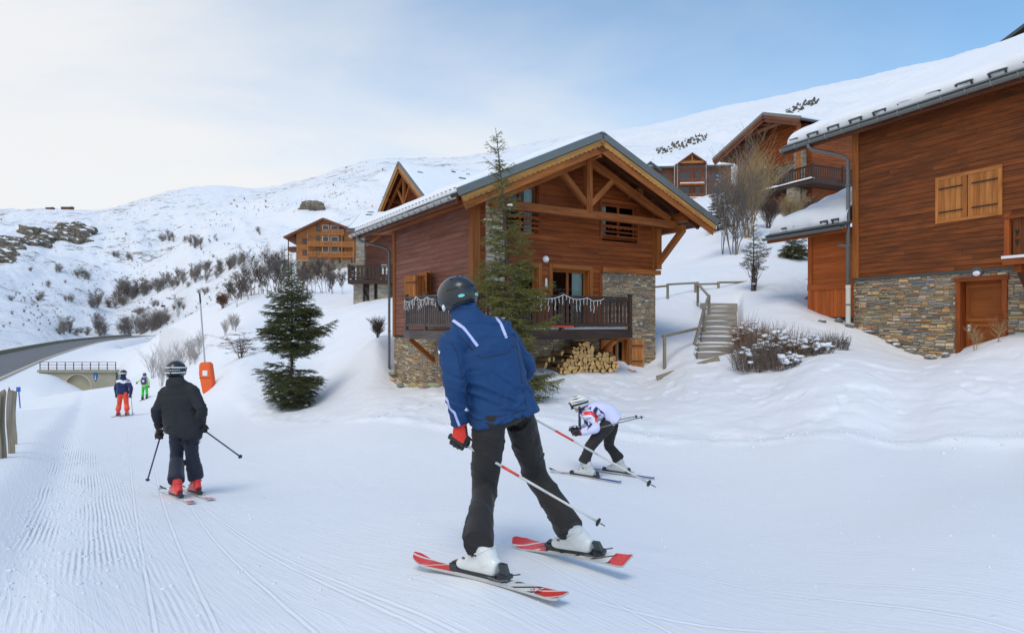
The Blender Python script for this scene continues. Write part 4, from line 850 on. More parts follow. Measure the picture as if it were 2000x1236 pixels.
# ------------------------------------------------------------------ the large house on the right
def build_right_house():
    r = Frame(13.03, 17.0, 1000+F*F/520)
    root = thing('timber_house', 'tall dark timber house with stone ground floor, closed shutters and snowy roof', 'house', r.O, r.rot)
    SX, SN = (0, 1, 0), (-1, 0, 0); YL, YR = 3.93, -6.0; up = Vector((0, 0, 1))
    zs, zt = 1.40, 6.62
    dr = (-.50, .56, -1.4, 1.16)                          # door opening (y0,y1,z0,z1)
    plank_wall(root, (0, 0, 0), SX, SN, [(YR, zs+.07), (YL, zs+.07), (YL, zt), (YR, zt)], zs+.07, zt, .152, 'wood_right', [(-.40, 1.16, 2.98, 4.16)], split=3.2)
    stone_wall(root, (0, 0, 0), SX, SN, [(YR, -1.6), (YL, -1.6), (YL, zs), (YR, zs)], -1.6, zs, openings=[dr], cw=.05, ch=.038, maxobj=300, seed=21, proud=.035, big=.2, thick=.5)
    m = MB(); m.box(-.05, .0, YR, YL+.02, zs, zs+.075); m.build('flashing', M['slate'], root)
    m = MB(); m.box(-.06, .0, YL-.20, YL+.02, zs+.08, zt); m.build('corner_board', M['wood_trim'], root)
    m = MB(); m.box(.0, 7.0, YL-.16, YL, -1.5, zt+.3); m.box(7.0, 7.15, YR, YL, -1.5, zt+.3); m.build('end_wall', M['wood_right'], root)
    # door with deep frame
    y0, y1, z0, z1 = dr
    m = MB()
    for y in (y0-.06, y1+.06): m.box(-.07, .26, y-.06, y+.06, z0, z1)
    m.box(-.085, .26, y0-.16, y1+.16, z1, z1+.13); fr = m.build('door_frame', M['wood_front'], root)
    m = MB(); m.box(.22, .26, y0+.0, y1-.0, z0, z1); d = m.build('door', M['wood_door'], fr)
    for a, b, c0, c1 in ((y0+.10, y1-.10, .12, .98), (y0+.10, y1-.10, -1.2, -.12)):
        m = MB()
        m.box(.195, .222, a-.09, b+.09, c1, c1+.09); m.box(.195, .222, a-.09, b+.09, c0-.09, c0); m.box(.194, .222, a-.09, a, c0, c1); m.box(.194, .222, b, b+.09, c0, c1); m.build('door_rail', M['wood_door'], d)
        m = MB(); m.box(.208, .223, a+.05, b-.05, c0+.05, c1-.05); m.build('door_panel', M['wood_door'], d)
    m = MB(); m.box(.17, .20, y1-.13, y1-.07, -.24, -.06); h = m.build('handle_plate', M['white_paint'], d); m = MB(); m.tube([(.17, y1-.10, -.13), (.13, y1-.10, -.13), (.125, y1-.2, -.13)], .012, 6); m.build('door_handle', M['steel'], d)
    m = MB(); m.tube([(-.0, .12, 1.40), (-.08, .12, 1.40)], .15, 20); lp = m.build('wall_lamp', M['slate'], root); m = MB(); m.ball((-.07, .12, 1.365), (.06, .10, .075), 3); m.build('lamp_globe', M['globe'], lp, smooth=True)
    # shuttered window
    m = MB(); a, b, c0, c1 = -.40, 1.16, 2.98, 4.16
    m.box(-.05, .0, a-.09, b+.09, c1, c1+.1); m.box(-.051, .0, a-.09, a, c0-.08, c1); m.box(-.051, .0, b, b+.09, c0-.08, c1); m.box(-.05, .0, a, b, c0-.08, c0); w = m.build('window', M['wood_shutter'], root)
    mid = (a+b)/2
    shutter(w, (-.004, b, c0), (0, -1, 0), SN, b-mid-.012, c0, c1, boards=5, ledge=False); shutter(w, (-.004, a, c0), (0, 1, 0), SN, mid-a-.012, c0, c1, boards=5, ledge=False)
    # roof
    ex, ez, p = -.82, 6.34, .48; yl, yr = 6.15, YR; rx = 6.5; u = Vector((1, 0, p)).normalized(); n = Vector((-p, 0, 1)).normalized()
    E0 = Vector((ex, 0, ez)); L = (rx-ex)*math.sqrt(1+p*p)
    m = MB(); v = [E0+Vector((0, yr, 0)), E0+Vector((0, yl, 0)), E0+u*L+Vector((0, yl, 0)), E0+u*L+Vector((0, yr, 0))]; v += [q-n*.08 for q in v]
    m.add(v, [(0, 1, 2, 3), (7, 6, 5, 4), (0, 4, 5, 1), (1, 5, 6, 2), (2, 6, 7, 3), (3, 7, 4, 0)], (0, 1, 0), (1, 1, 1)); roof = m.build('roof', M['slate'], root)
    m = MB(); q = E0+u*L; v = [q+Vector((0, yr, 0)), q+Vector((0, yl, 0)), q+Vector((7, yl, -7*p)), q+Vector((7, yr, -7*p))]; m.add(v, [(0, 1, 2, 3)], (0, 1, 0)); m.build('roof_slope', M['slate'], roof)
    for i in range(8):
        a = E0+u*(i*.17+.02)-n*.082; b = E0+u*((i+1)*.17+.014)-n*.082; m = MB(); v = [a+Vector((0, yr, 0)), b+Vector((0, yr, 0)), b+Vector((0, yl-.05, 0)), a+Vector((0, yl-.05, 0))]; v += [q-n*.02 for q in v]
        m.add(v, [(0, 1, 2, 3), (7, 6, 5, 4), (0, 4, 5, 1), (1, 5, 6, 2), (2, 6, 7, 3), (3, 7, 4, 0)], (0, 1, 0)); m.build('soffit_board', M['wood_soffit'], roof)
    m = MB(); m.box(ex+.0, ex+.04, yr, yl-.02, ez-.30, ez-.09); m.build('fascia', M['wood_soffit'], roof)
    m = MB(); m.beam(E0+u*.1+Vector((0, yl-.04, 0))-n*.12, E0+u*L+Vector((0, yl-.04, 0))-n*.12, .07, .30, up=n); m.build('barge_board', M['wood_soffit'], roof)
    gx, gz_, gr = ex-.10, ez-.10, .10; prof = [(math.cos(t)*gr, math.sin(t)*gr) for t in np.linspace(math.pi, 2*math.pi, 9)]
    m = MB(); m.prism(prof+[(x*.9, z*.9) for x, z in reversed(prof)], (gx, yr, gz_), (1, 0, 0), (0, 0, 1), (0, yl-yr, 0), axis=(0, 1, 0)); gut = m.build('gutter', M['zinc'], roof)
    for yy in np.arange(yr+.3, yl, .62): m = MB(); m.tube([(gx+.12, yy, gz_+.06), (gx+.105, yy, gz_-.03), (gx+.02, yy, gz_-.115), (gx-.07, yy, gz_-.09), (gx-.11, yy, gz_+.02)], .014, 5); m.build('gutter_bracket', M['steel'], gut)
    m = MB(); m.beam(E0+u*.09+n*.02+Vector((0, yr, 0)), E0+u*.09+n*.02+Vector((0, yl, 0)), .30, .03, up=n); m.build('eave_flashing', M['zinc'], roof)
    for yy in np.arange(yr+.4, yl-.2, .82):                      # snow stops with a little snow on them
        a = E0+u*.30+n*.03; m = MB()
        for dy in (-.19, .19): m.beam(a+Vector((0, yy+dy, 0)), a+Vector((0, yy+dy, 0))+n*.11-u*.02, .03, .05, up=(0, 1, 0))
        m.beam(a+n*.11+Vector((0, yy-.23, 0)), a+n*.11+Vector((0, yy+.23, 0)), .05, .04, up=n); q = m.build('snow_stop', M['slate'], roof)
        m = MB(); m.ball(a+n*.145+Vector((0, yy, 0)), (.05, .2, .03), 2, .05, tint=(1, 1, 1)); m.build('stop_snow', M['snow'], q, smooth=True)
    snow_slab(roof, E0+u*.24+Vector((0, yl-.02, 0)), E0+u*.24+Vector((0, yr, 0)), E0+u*L+Vector((0, yr, 0)), E0+u*L+Vector((0, yl-.02, 0)), .34, nu=90, nv=50, amp=.05, seed=31, edge=.35, bite=.02, edges=(1, 0, 0, 1))
    # dormer on the upper slope
    a = r.loc(P(1950, 92, 24.2)); m = MB(); m.box(a.x+.15, a.x+2.2, a.y-2.4, a.y-.25, a.z-1.6, a.z-.12); dm = m.build('dormer', M['wood_right'], roof)
    m = MB(); m.add([a+Vector((-.2, .1, 0)), a+Vector((-.2, -1.35, .62)), a+Vector((2.4, -1.35, .62)), a+Vector((2.4, .1, 0)), a+Vector((-.2, .1, -.13)), a+Vector((-.2, -1.35, .48)), a+Vector((2.4, -1.35, .48)), a+Vector((2.4, .1, -.13))], [(0, 3, 2, 1), (4, 5, 6, 7), (0, 1, 5, 4), (0, 4, 7, 3)], (0, 1, 0)); m.build('dormer_roof', M['slate'], dm)
    # down-pipe: zinc above, white below
    m = MB(); m.tube([(gx, 4.95, gz_-.06), (gx, 4.95, gz_-.18), (gx+.08, 4.88, gz_-.30), (-.30, 4.15, gz_-.62), (-.16, 4.02, gz_-.78), (-.16, 4.02, 4.0), (-.16, 4.02, 1.25)], .062, 12); dp = m.build('down_pipe', M['zinc'], root, smooth=True)
    m = MB(); m.tube([(-.16, 4.02, 1.26), (-.16, 4.02, -.05)], .075, 12); m.tube([(-.16, 4.02, 1.26), (-.16, 4.02, 1.14)], .082, 12); m.build('pipe_sleeve', M['pipe_white'], dp, smooth=False)
    for z in (4.6, 2.6, .6): m = MB(); m.tube([(-.16, 4.02, z-.02), (-.16, 4.02, z+.02)], .09, 12); m.build('pipe_clip', M['zinc'], dp)
    m = MB(); m.tube([(-.16, 4.02, 2.55), (-.2, 4.25, 2.62), (-.2, 4.35, 2.62)], .045, 8); m.build('pipe_branch', M['zinc'], dp)
    # balcony that juts out past the frame's edge
    by0, by1, bx = -6.0, -1.13, -1.0; fz = 1.62
    m = MB(); m.box(bx-.05, -.002, by0, by1+.1, fz-.16, fz); bal = m.build('balcony', M['wood_front'], root)
    m = MB(); m.box(bx-.06, -.1, by0, by1+.12, fz+.001, fz+.07); m.build('ledge_snow', M['snow'], bal)
    for yy in (by1+.02, by1-1.6, by1-3.2): m = MB(); m.box(bx-.02, bx+.10, yy-.06, yy+.06, fz+.07, fz+1.12); m.build('post', M['wood_front'], bal)
    m = MB(); m.box(bx-.03, bx+.11, by0, by1+.1, fz+1.0, fz+1.06); m.build('handrail', M['wood_front'], bal)
    k = 0; yy = by1-.1
    while yy > by0:
        m = MB(); m.box(bx+.02, bx+.05, yy-.19, yy-.006, fz+.10, fz+.99); q = m.build('baluster_board', M['wood_right'], bal)
        if k % 2 == 0:
            for zz in (.38, .62): m = MB(); m.prism([(-.05, .07), (0, -.09), (.05, .07), (.025, .1), (0, .07), (-.025, .1)], (bx+.012, yy-.1, fz+zz), (0, 1, 0), (0, 0, 1), (.009, 0, 0)); m.build('carved_heart', M['dark_room'], q)
        k += 1; yy -= .196
    yy = by1-.0
    for i in range(5): m = MB(); m.box(bx+.12+i*.17, bx+.28+i*.17, by1-.0, by1+.03, fz+.1, fz+.99); m.build('baluster_board', M['wood_right'], bal)
    for dy in (by1-.15,):
        m = MB(); m.beam((-.02, dy, .45), (bx+.25, dy, fz-.2), .16, .18, up=(0, 1, 0), ch=.01); m.build('bracket', M['wood_soffit'], bal); m = MB(); m.beam((-.02, dy, fz-.26), (bx+.1, dy, fz-.26), .17, .18, ch=.01); m.build('bracket', M['wood_front'], bal)
    # low snow-roofed side wing
    wx = .45; a0 = r.side(1580, 530, wx).y; zb = -.3+.0
    plank_wall(root, (wx, 0, 0), SX, SN, [(YL, 1.0), (a0, 1.0), (a0, 3.3), (YL, 3.3)], 1.38, 3.3, .19, 'wood_annex', (), split=4, lap=.014)
    m = MB(); m.box(wx-.06, wx, YL, a0+.03, 1.18, 1.40); m.build('wing_band', M['wood_annex'], root)
    y = YL
    while y < a0-.05: m = MB(); m.box(wx-.022, wx, y+.004, min(a0, y+.16)-.004, .2, 1.18); m.build('wing_board', M['wood_annex'], root); y += .16
    m = MB(); m.box(wx-.045, wx+.01, a0-.16, a0+.015, .2, 3.3); m.build('corner_board', M['wood_annex'], root)
    m = MB(); m.box(wx+.001, wx+.15, YL, a0-.002, .2, 3.3); m.box(wx+.15, wx+3, a0-.16, a0-.003, .2, 3.3); m.build('wing_wall', M['wood_annex'], root)
    e1 = r.side(1495, 468, -.45); wy = e1.y; we = Vector((-.45, 0, 3.28)); wp = .42; wu = Vector((1, 0, wp)).normalized(); wn = Vector((-wp, 0, 1)).normalized(); wl = 4.2
    m = MB(); v = [we+Vector((0, YL+.02, 0)), we+Vector((0, wy, 0)), we+wu*wl+Vector((0, wy, 0)), we+wu*wl+Vector((0, YL+.02, 0))]; v += [q-wn*.1 for q in v]; m.add(v, [(0, 1, 2, 3), (7, 6, 5, 4), (0, 4, 5, 1), (1, 5, 6, 2), (2, 6, 7, 3), (3, 7, 4, 0)], (0, 1, 0), (1, 1, 1)); wr = m.build('wing_roof', M['slate'], root)
    m = MB(); m.box(we.x+.03, we.x+.12, YL+.02, wy-.05, we.z-.26, we.z-.09); m.build('fascia', M['wood_front'], wr)
    m = MB(); m.prism(prof+[(x*.9, z*.9) for x, z in reversed(prof)], (we.x-.09, YL+.02, we.z-.08), (1, 0, 0), (0, 0, 1), (0, wy-YL, 0), axis=(0, 1, 0)); m.build('gutter', M['zinc'], wr)
    m = MB(); m.beam(we+wu*.1+wn*.02+Vector((0, YL+.05, 0)), we+wu*.1+wn*.02+Vector((0, wy, 0)), .3, .03, up=wn); m.build('eave_flashing', M['slate'], wr)
    for yy in (YL+.5, YL+.95, wy-1.3, wy-.7, wy-.3):
        a = we+wu*.26; m = MB()
        for dy in (-.12, .12): m.beam(a+Vector((0, yy+dy, 0)), a+Vector((0, yy+dy, 0))+wn*.16, .04, .05, up=(0, 1, 0))
        m.beam(a+wn*.15+Vector((0, yy-.15, 0)), a+wn*.15+Vector((0, yy+.15, 0)), .05, .05, up=wn); m.build('snow_stop', M['slate'], wr)
    snow_slab(wr, we+wu*.2+Vector((0, wy-.02, 0)), we+wu*.2+Vector((0, YL+.04, 0)), we+wu*wl+Vector((0, YL+.04, 0)), we+wu*wl+Vector((0, wy-.02, 0)), .52, nu=44, nv=40, amp=.10, seed=37, edge=.75, bite=.05, edges=(1, 0, 0, 1))
    for i in range(9):
        y = random.uniform(-1.1, 2.1); z = r.w(-.2, y, 0)
        m = MB(); m.ball((-.18+random.uniform(-.12, .08), y+1.9, gzi(*(r.w(-.2, y+1.9, 0).xy))+.04), (.12, random.uniform(.1, .2), random.uniform(.05, .1)), 2, .14, tint=ntint()); m.build('footing_stone', M['rock_near'], root)
    return r
RH = build_right_house()
# ------------------------------------------------------------------ houses behind
def slab(m, A, B, C, D, n, t, tint=(1, 1, 1), mi=0):
    v = [Vector(p) for p in (A, B, C, D)]; n = Vector(n); v += [p-n*t for p in v]
    m.add(v, [(0, 1, 2, 3), (7, 6, 5, 4), (0, 4, 5, 1), (1, 5, 6, 2), (2, 6, 7, 3), (3, 7, 4, 0)], tuple((v[1]-v[0]).normalized()), tint, mi)
def gable_roof(root, yr, zr, yn, zn, yf, zf, x0, x1, snow=.18, bare=(), barge='wood_barge', trusses=True, seed=40, tw='wood_beam', ov=1.0):
    """ridge along x at (yr,zr); near eave (yn,zn) and far eave (yf,zf); verge at x0"""
    roof = None
    for (ye, ze, sd) in ((yn, zn, 0), (yf, zf, 1)):
        d = Vector((0, yr-ye, zr-ze)); L = d.length; d.normalize(); n = Vector((0, -d.z, d.y)) if d.y > 0 else Vector((0, d.z, -d.y)); e = Vector((0, ye, ze)); X = Vector((1, 0, 0))
        m = MB(); slab(m, e+X*x0, e+X*x1, e+d*L+X*x1, e+d*L+X*x0, n, .14); q = m.build('roof' if roof is None else 'roof_slope', M['slate'], roof or root); roof = roof or q
        m = MB(); slab(m, e+X*(x0+.05)-n*.142, e+X*x1-n*.142, e+d*L+X*x1-n*.142, e+d*L+X*(x0+.05)-n*.142, n, .03, ntint()); m.build('soffit', M['wood_soffit'], roof)
        m = MB(); m.beam(e+X*(x0-.01)+n*.0, e+d*L+X*(x0-.01)+n*.0, .1, .22, up=n); m.build('verge_flashing', M['zinc'], roof)
        scallop_board(roof, e+X*(x0-.02)-n*.11, e+d*L+X*(x0-.02)-n*.11, .26, .04, (-1, 0, 0), barge, amp=0); scallop_board(roof, e+X*(x0+.06)-n*.12, e+d*L+X*(x0+.06)-n*.12, .5, .04, (-1, 0, 0), tw, amp=0)
        if snow: snow_slab(roof, e+X*x0+d*.25, e+X*x1+d*.25, e+d*(L-.05)+X*x1, e+d*(L-.05)+X*(x0+.12), snow, nu=40, nv=24, amp=.03, seed=seed+sd, edge=.35)
        if sd == 0:
            for (fu, fw, w) in bare:
                c = e+X*(x0+(x1-x0)*fu)+d*(L*fw)+n*(snow-.01); m = MB(); m.box(0, 1, 0, 1, 0, 1); a = X*w; b = d*.16
                m = MB(); slab(m, c, c+a, c+a+b, c+b, -n, .04); m.build('bare_slate', M['slate'], roof)
    for (fy, fz) in ((0, 0), (.55, 0), (-.55, 0)):
        ye = yr+(yn-yr)*abs(fy) if fy < 0 else yr+(yf-yr)*fy; ze = zr+((zn-zr)*abs(fy) if fy < 0 else (zf-zr)*fy)
        m = MB(); m.beam((x0+.12, ye, ze-.38), (x0+ov+.5, ye, ze-.38), .24, .3); m.build('purlin', M[tw], roof)
    if trusses:
        xt = x0+.5; zb = zn+(zr-zn)*.22; f = lambda s, z: (xt, yr+s, z)
        sp = min(abs(yn-yr), abs(yf-yr))*.82
        m = MB(); m.beam(f(-sp, zb), f(sp, zb), .2, .26); t = m.build('truss_tie_beam', M[tw], root)
        m = MB(); m.beam(f(0, zb), f(0, zr-.5), .2, .2, up=(1, 0, 0)); m.build('king_post', M[tw], t)
        for sg in (-1, 1):
            m = MB(); m.beam(f(sg*sp*.94, zb+.1), f(sg*.1, zb+(zr-zb)*.72), .16, .24); m.build('principal_rafter', M[tw], t)
            m = MB(); m.beam(f(sg*.08, zb+.25), f(sg*sp*.33, zb+(zr-zb)*.5), .14, .18); m.build('strut', M[tw], t)
    return roof
def build_back_chalet():
    ap = P(778, 318, 50); fr = Frame(ap.x, ap.y, 2900)
    root = thing('back_chalet', 'timber chalet whose snowy gable rises behind the near chalet roof', 'house', fr.O, fr.rot)
    L = fr.side(733, 430, 0); Rr = fr.side(842, 362, 0)
    zr = ap.z; yf, zf = L.y, L.z; yn, zn = Rr.y, Rr.z
    yn = max(Rr.y, -yf*1.25)*1.0; zn = zr-(zr-zf)*abs(yn)/yf
    bare = [(random.uniform(.03, .95), random.uniform(.12, .93), random.uniform(.3, .7)) for _ in range(34)]
    gable_roof(root, 0, zr, yn, zn, yf, zf, 0, 14, snow=.10, bare=bare, seed=44)
    wy0, wy1 = yn+.9, yf-.9; zl = lambda y: zr-.3-(zr-zn)*abs(y)/abs(yn) if y < 0 else zr-.3-(zr-zf)*y/yf
    plank_wall(root, (1.3, 0, 0), (0, 1, 0), (-1, 0, 0), [(wy0, 0.5), (wy1, .5), (wy1, zl(wy1)), (0, zr-.3), (wy0, zl(wy0))], .5, zr-.3, .2, 'wood_front', [(-1.6, -.3, zl(wy0)-.5, zl(wy0)+1.0), (.3, 1.6, zl(wy0)-.5, zl(wy0)+1.0)], joined=True)
    for a in (-1.6, .3): window(root, (1.3, 0, 0), (0, 1, 0), (-1, 0, 0), a, a+1.3, zl(wy0)-.5, zl(wy0)+1.0, mull=(a+.65,), glass='glass', room=False, name='window')
    m = MB(); m.box(1.4, 13, wy0, wy0+.15, .5, zl(wy0)); m.box(1.4, 13, wy1-.15, wy1, .5, zl(wy1)); m.box(13, 13.15, wy0, wy1, .5, zl(wy0)); m.build('side_wall', M['wood_side_sky_tint'], root)
    m = MB(); m.prism([(math.cos(t)*.09, math.sin(t)*.09) for t in np.linspace(math.pi, 2*math.pi, 7)], (0, yn-.09, zn-.06), (0, 1, 0), (0, 0, 1), (14, 0, 0)); m.build('gutter', M['zinc'], root)
build_back_chalet()
def build_pillar_chalet():
    d = 44.0; g = lambda px, py, dd=d: P(px, py, dd); o = g(735, 580, 44.5)
    root = thing('pillared_chalet', 'small grey timber chalet with snowy roof and balcony on stone pillars', 'house', (o.x, o.y, 0))
    def lx(px, dd): return (px-1000)/F*dd-o.x
    def ly(dd): return dd-o.y
    def lz(py, dd): return (630-py)/F*dd
    x0, x1 = lx(677, 43.2), 9.0; ze = lz(448, 43.2); zr = lz(415, 47.4); ye, yr = ly(43.2), ly(47.4); n = Vector((0, -(zr-ze), yr-ye)).normalized()
    m = MB(); slab(m, (x0, ye, ze), (x1, ye, ze), (x1, yr, zr), (x0, yr, zr), n, .16); roof = m.build('roof', M['slate'], root)
    m = MB(); slab(m, (x0, yr, zr), (x1, yr, zr), (x1, yr+4, ze+.2), (x0, yr+4, ze+.2), Vector((0, .4, .9)), .16); m.build('roof_slope', M['slate'], roof)
    snow_slab(roof, (x0+.05, ye+.3, ze+.13), (x1, ye+.3, ze+.13), (x1, yr-.05, zr-.02), (x0+.05, yr-.05, zr-.02), .13, nu=40, nv=20, seed=51, edge=.3)
    for i in range(12): u = random.uniform(.02, .9); w = random.uniform(.15, .92); p = Vector((x0+(x1-x0)*u*.5, ye+(yr-ye)*w, ze+(zr-ze)*w))+n*.13; m = MB(); dd = Vector((0, yr-ye, zr-ze)).normalized()*.14; slab(m, p, p+Vector((.45, 0, 0)), p+Vector((.45, 0, 0))+dd, p+dd, -n, .04); m.build('bare_slate', M['slate'], roof)
    m = MB(); m.prism([(math.cos(t)*.1, math.sin(t)*.1) for t in np.linspace(math.pi, 2*math.pi, 7)], (x0, ye-.1, ze-.08), (0, 1, 0), (0, 0, 1), (x1-x0, 0, 0)); m.build('gutter', M['zinc'], roof)
    m = MB(); m.beam((x0, ye+.12, ze-.26), (x1, ye+.12, ze-.26), .18, .26); m.build('eave_beam', M['wood_beam'], roof)
    fz = lz(546, 43); wx0 = lx(712, 44.8); wy = ly(44.8)
    plank_wall(root, (0, wy, 0), (1, 0, 0), (0, -1, 0), [(wx0, fz-.2), (x1, fz-.2), (x1, ze-.1), (wx0, ze-.1)], fz-.2, ze-.1, .2, 'wood_side_sky_tint', (), joined=True)
    m = MB(); m.box(wx0, wx0+.15, wy+.15, wy+5, fz-3, ze); m.box(x1-.15, x1, wy+.15, wy+5, fz-3, ze); m.build('side_wall', M['wood_side_sky_tint'], root)
    # stone post carrying the eave
    px0, px1 = lx(697, 43.6), lx(713, 43.6); m = MB(); m.box(px0, px1, ly(43.4), ly(43.4)+.55, fz, ze-.4); m.build('stone_pillar', M['stone_far'], root)
    m = MB(); m.beam((px1+.1, ly(43.6), ze-1.1), (px1+1.1, ly(43.6), ze-.4), .16, .16); m.build('brace', M['wood_beam'], root)
    # balcony
    bx0, bx1 = lx(680, 43), lx(800, 43); by = ly(42.9)
    m = MB(); m.box(bx0, bx1, by, wy-.01, fz-.3, fz); bal = m.build('balcony', M['wood_rail'], root)
    bm = [baluster_mesh(.74, .2)]; railing(bal, (bx0+.05, by+.05, fz), (bx1, by+.05, fz), 1.0, (0, .5, 1), .26, 'wood_rail', bm, .12)
    railing(bal, (bx0+.05, wy-.1, fz), (bx0+.05, by+.12, fz), 1.0, (), .26, 'wood_rail', bm, .12)
    for (a, b) in ((691, 709), (722, 731), (738, 762)):
        p0, p1 = lx(a, 43.4), lx(b, 43.4); m = MB(); m.box(p0, p1, ly(43.3), ly(43.3)+.7, fz-3.4, fz-.3); m.build('stone_pillar', M['stone_far'], root)
    m = MB(); m.beam((lx(709, 43.5)+.0, ly(43.7), fz-.6), (lx(722, 43.5), ly(43.7), fz-1.6), .12, .14); m.beam((lx(709, 43.5), ly(43.7), fz-.45), (lx(722, 43.5), ly(43.7), fz-.45), .12, .2); m.build('brace', M['wood_rail'], root)
    m = MB(); m.box(wx0, x1, wy+.02, wy+.5, fz-3.6, fz-.3); m.build('stone_base', M['stone_far'], root)
    # plastic garden chair on that balcony
    ch = thing('garden_chair', 'white plastic garden chair on the stone-pillared balcony', 'chair', Vector((o.x, o.y, 0))+Vector((lx(748, 43.6), ly(43.7), fz)))
    m = MB(); m.box(-.24, .24, -.22, .24, .40, .44); m.build('seat', M['white_paint'], ch)
    m = MB(); m.prism([(-.26, 0), (.26, 0), (.27, .62), (.18, .70), (-.18, .70), (-.27, .62)], (0, .22, .44), (1, 0, 0), (0, .1, 1), (0, .04, 0)); m.build('backrest', M['white_paint'], ch)
    for x in (-.21, .21):
        for y in (-.19, .2): m = MB(); m.box(x-.025, x+.025, y-.025, y+.025, 0, .40); m.build('leg', M['white_paint'], ch)
        m = MB(); m.box(x*1.15-.03, x*1.15+.03, -.24, .24, .62, .66); m.build('armrest', M['white_paint'], ch)
build_pillar_chalet()
def flat_window(root, x, z, w, h, y=-.02, shut=None, mat='wood_far', nm='window'):
    m = MB(); t = .12
    m.box(x-w/2-t, x-w/2, y-.08, y, z-h/2-t, z+h/2+t); m.box(x+w/2, x+w/2+t, y-.08, y, z-h/2-t, z+h/2+t); m.box(x-w/2, x+w/2, y-.08, y, z+h/2, z+h/2+t); m.box(x-w/2, x+w/2, y-.08, y, z-h/2-t, z-h/2)
    q = m.build(nm, M[mat], root); m = MB(); m.box(x-w/2, x+w/2, y-.03, y+.02, z-h/2, z+h/2); m.build('pane', M['glass'], q)
    if shut:
        for s in (-1, 1): m = MB(); a = x+s*(w/2+t+.3); m.box(a-.28, a+.28, y-.07, y-.01, z-h/2, z+h/2); m.build('shutter', M[shut], q)
    return q
def build_far_apartment():
    d = 144.0; k = d/F; o = P(637, 530, d)
    root = thing('apartment_house', 'orange timber apartment house of four storeys below the mountain slope', 'building', (o.x, o.y, 0), R(8))
    X = lambda px: (px-637)*k; Z = lambda py: (630-py)*k
    xl, xr = X(581), X(697); zb, ze = Z(538), Z(460); rx, rz = X(633), Z(428)
    tl = lambda x: rz-.3-(rx-x)*.52 if x < rx else rz-.3-(x-rx)*.36
    poly = [(xl, Z(508)), (xr, Z(508)), (xr, tl(xr)), (rx, rz-.3), (xl, tl(xl))]
    plank_wall(root, (0, 0, 0), (1, 0, 0), (0, -1, 0), poly, Z(508), rz-.3, .4, 'wood_far', (), joined=True, split=9)
    m = MB(); m.box(xl, xr, -.05, .4, zb-4, Z(508)); m.build('stone_base', M['stone_far'], root)
    m = MB(); m.box(xl+.1, xl+.4, .3, 12, zb-4, tl(xl)); m.box(xr-.4, xr-.1, .3, 12, zb-4, tl(xr)); m.box(xl+.4, xr-.4, 11.8, 12, zb-4, ze); m.build('side_wall', M['wood_far'], root)
    roof = None
    for (xe, sl) in ((X(560), .52), (X(702), .36)):
        n = Vector((-(1 if xe < rx else -1)*sl, 0, 1)).normalized(); zz = rz-abs(rx-xe)*sl; m = MB(); slab(m, (xe, -1.6, zz), (xe, 13, zz), (rx, 13, rz), (rx, -1.6, rz), n, .35); q = m.build('roof' if not roof else 'roof_slope', M['wood_far_dark'], roof or root); roof = roof or q
        snow_slab(roof, (xe, -1.5, zz), (xe, 13, zz), (rx, 13, rz), (rx, -1.5, rz), .25, nu=14, nv=14, seed=61, edge=.5)
        m = MB(); m.beam((xe, -1.65, zz-.2), (rx, -1.65, rz-.2), .12, .5, up=n); m.build('barge_board', M['wood_far_dark'], roof)
    for px in (595, 601): 
        for py in (472, 494, 516): flat_window(root, X(px), Z(py), .42, 1.0, mat='wood_far_dark')
    for py in (446, 467.5, 488):
        for px, w in ((622, .6), (636, 1.2), (653, 1.5), (667, .6)): flat_window(root, X(px), Z(py), w, 1.25, mat='white_paint' if px in (636, 653) else 'wood_far_dark')
    flat_window(root, X(664), Z(508), .5, 1.0, mat='wood_far_dark')
    flat_window(root, X(688), Z(508), .6, 1.0, mat='wood_far_dark')
    for (a, b, py) in ((604, 690, 482), (604, 690, 502), (630, 672, 459)):
        m = MB(); m.box(X(a), X(b), -1.3, -.01, Z(py)-.12, Z(py)+.1); bal = m.build('balcony', M['wood_far'], root)
        m = MB(); m.box(X(a), X(b), -1.3, -1.22, Z(py)+1.05, Z(py)+1.16); m.build('handrail', M['wood_far'], bal); n = int((X(b)-X(a))/.33)
        for i in range(n): m = MB(); x = X(a)+(i+.5)*(X(b)-X(a))/n; m.box(x-.11, x+.11, -1.29, -1.24, Z(py)+.14, Z(py)+1.05); m.build('baluster_board', M['wood_far'], bal)
    for px in (604, 644, 668, 690): m = MB(); m.box(X(px)-.1, X(px)+.1, -1.28, -1.08, zb-3, Z(459)); m.build('balcony_post', M['wood_far'], root)
    for py in (470, 490): m = MB(); m.box(xl-2.0, xl, .5, 4, Z(py)-.1, Z(py)+.9); m.build('side_balcony', M['wood_far_dark'], root)
    m = MB(); m.box(xl-2.0, xl-1.8, .5, .7, zb-3, Z(468)); m.build('balcony_post', M['wood_far_dark'], root)
build_far_apartment()
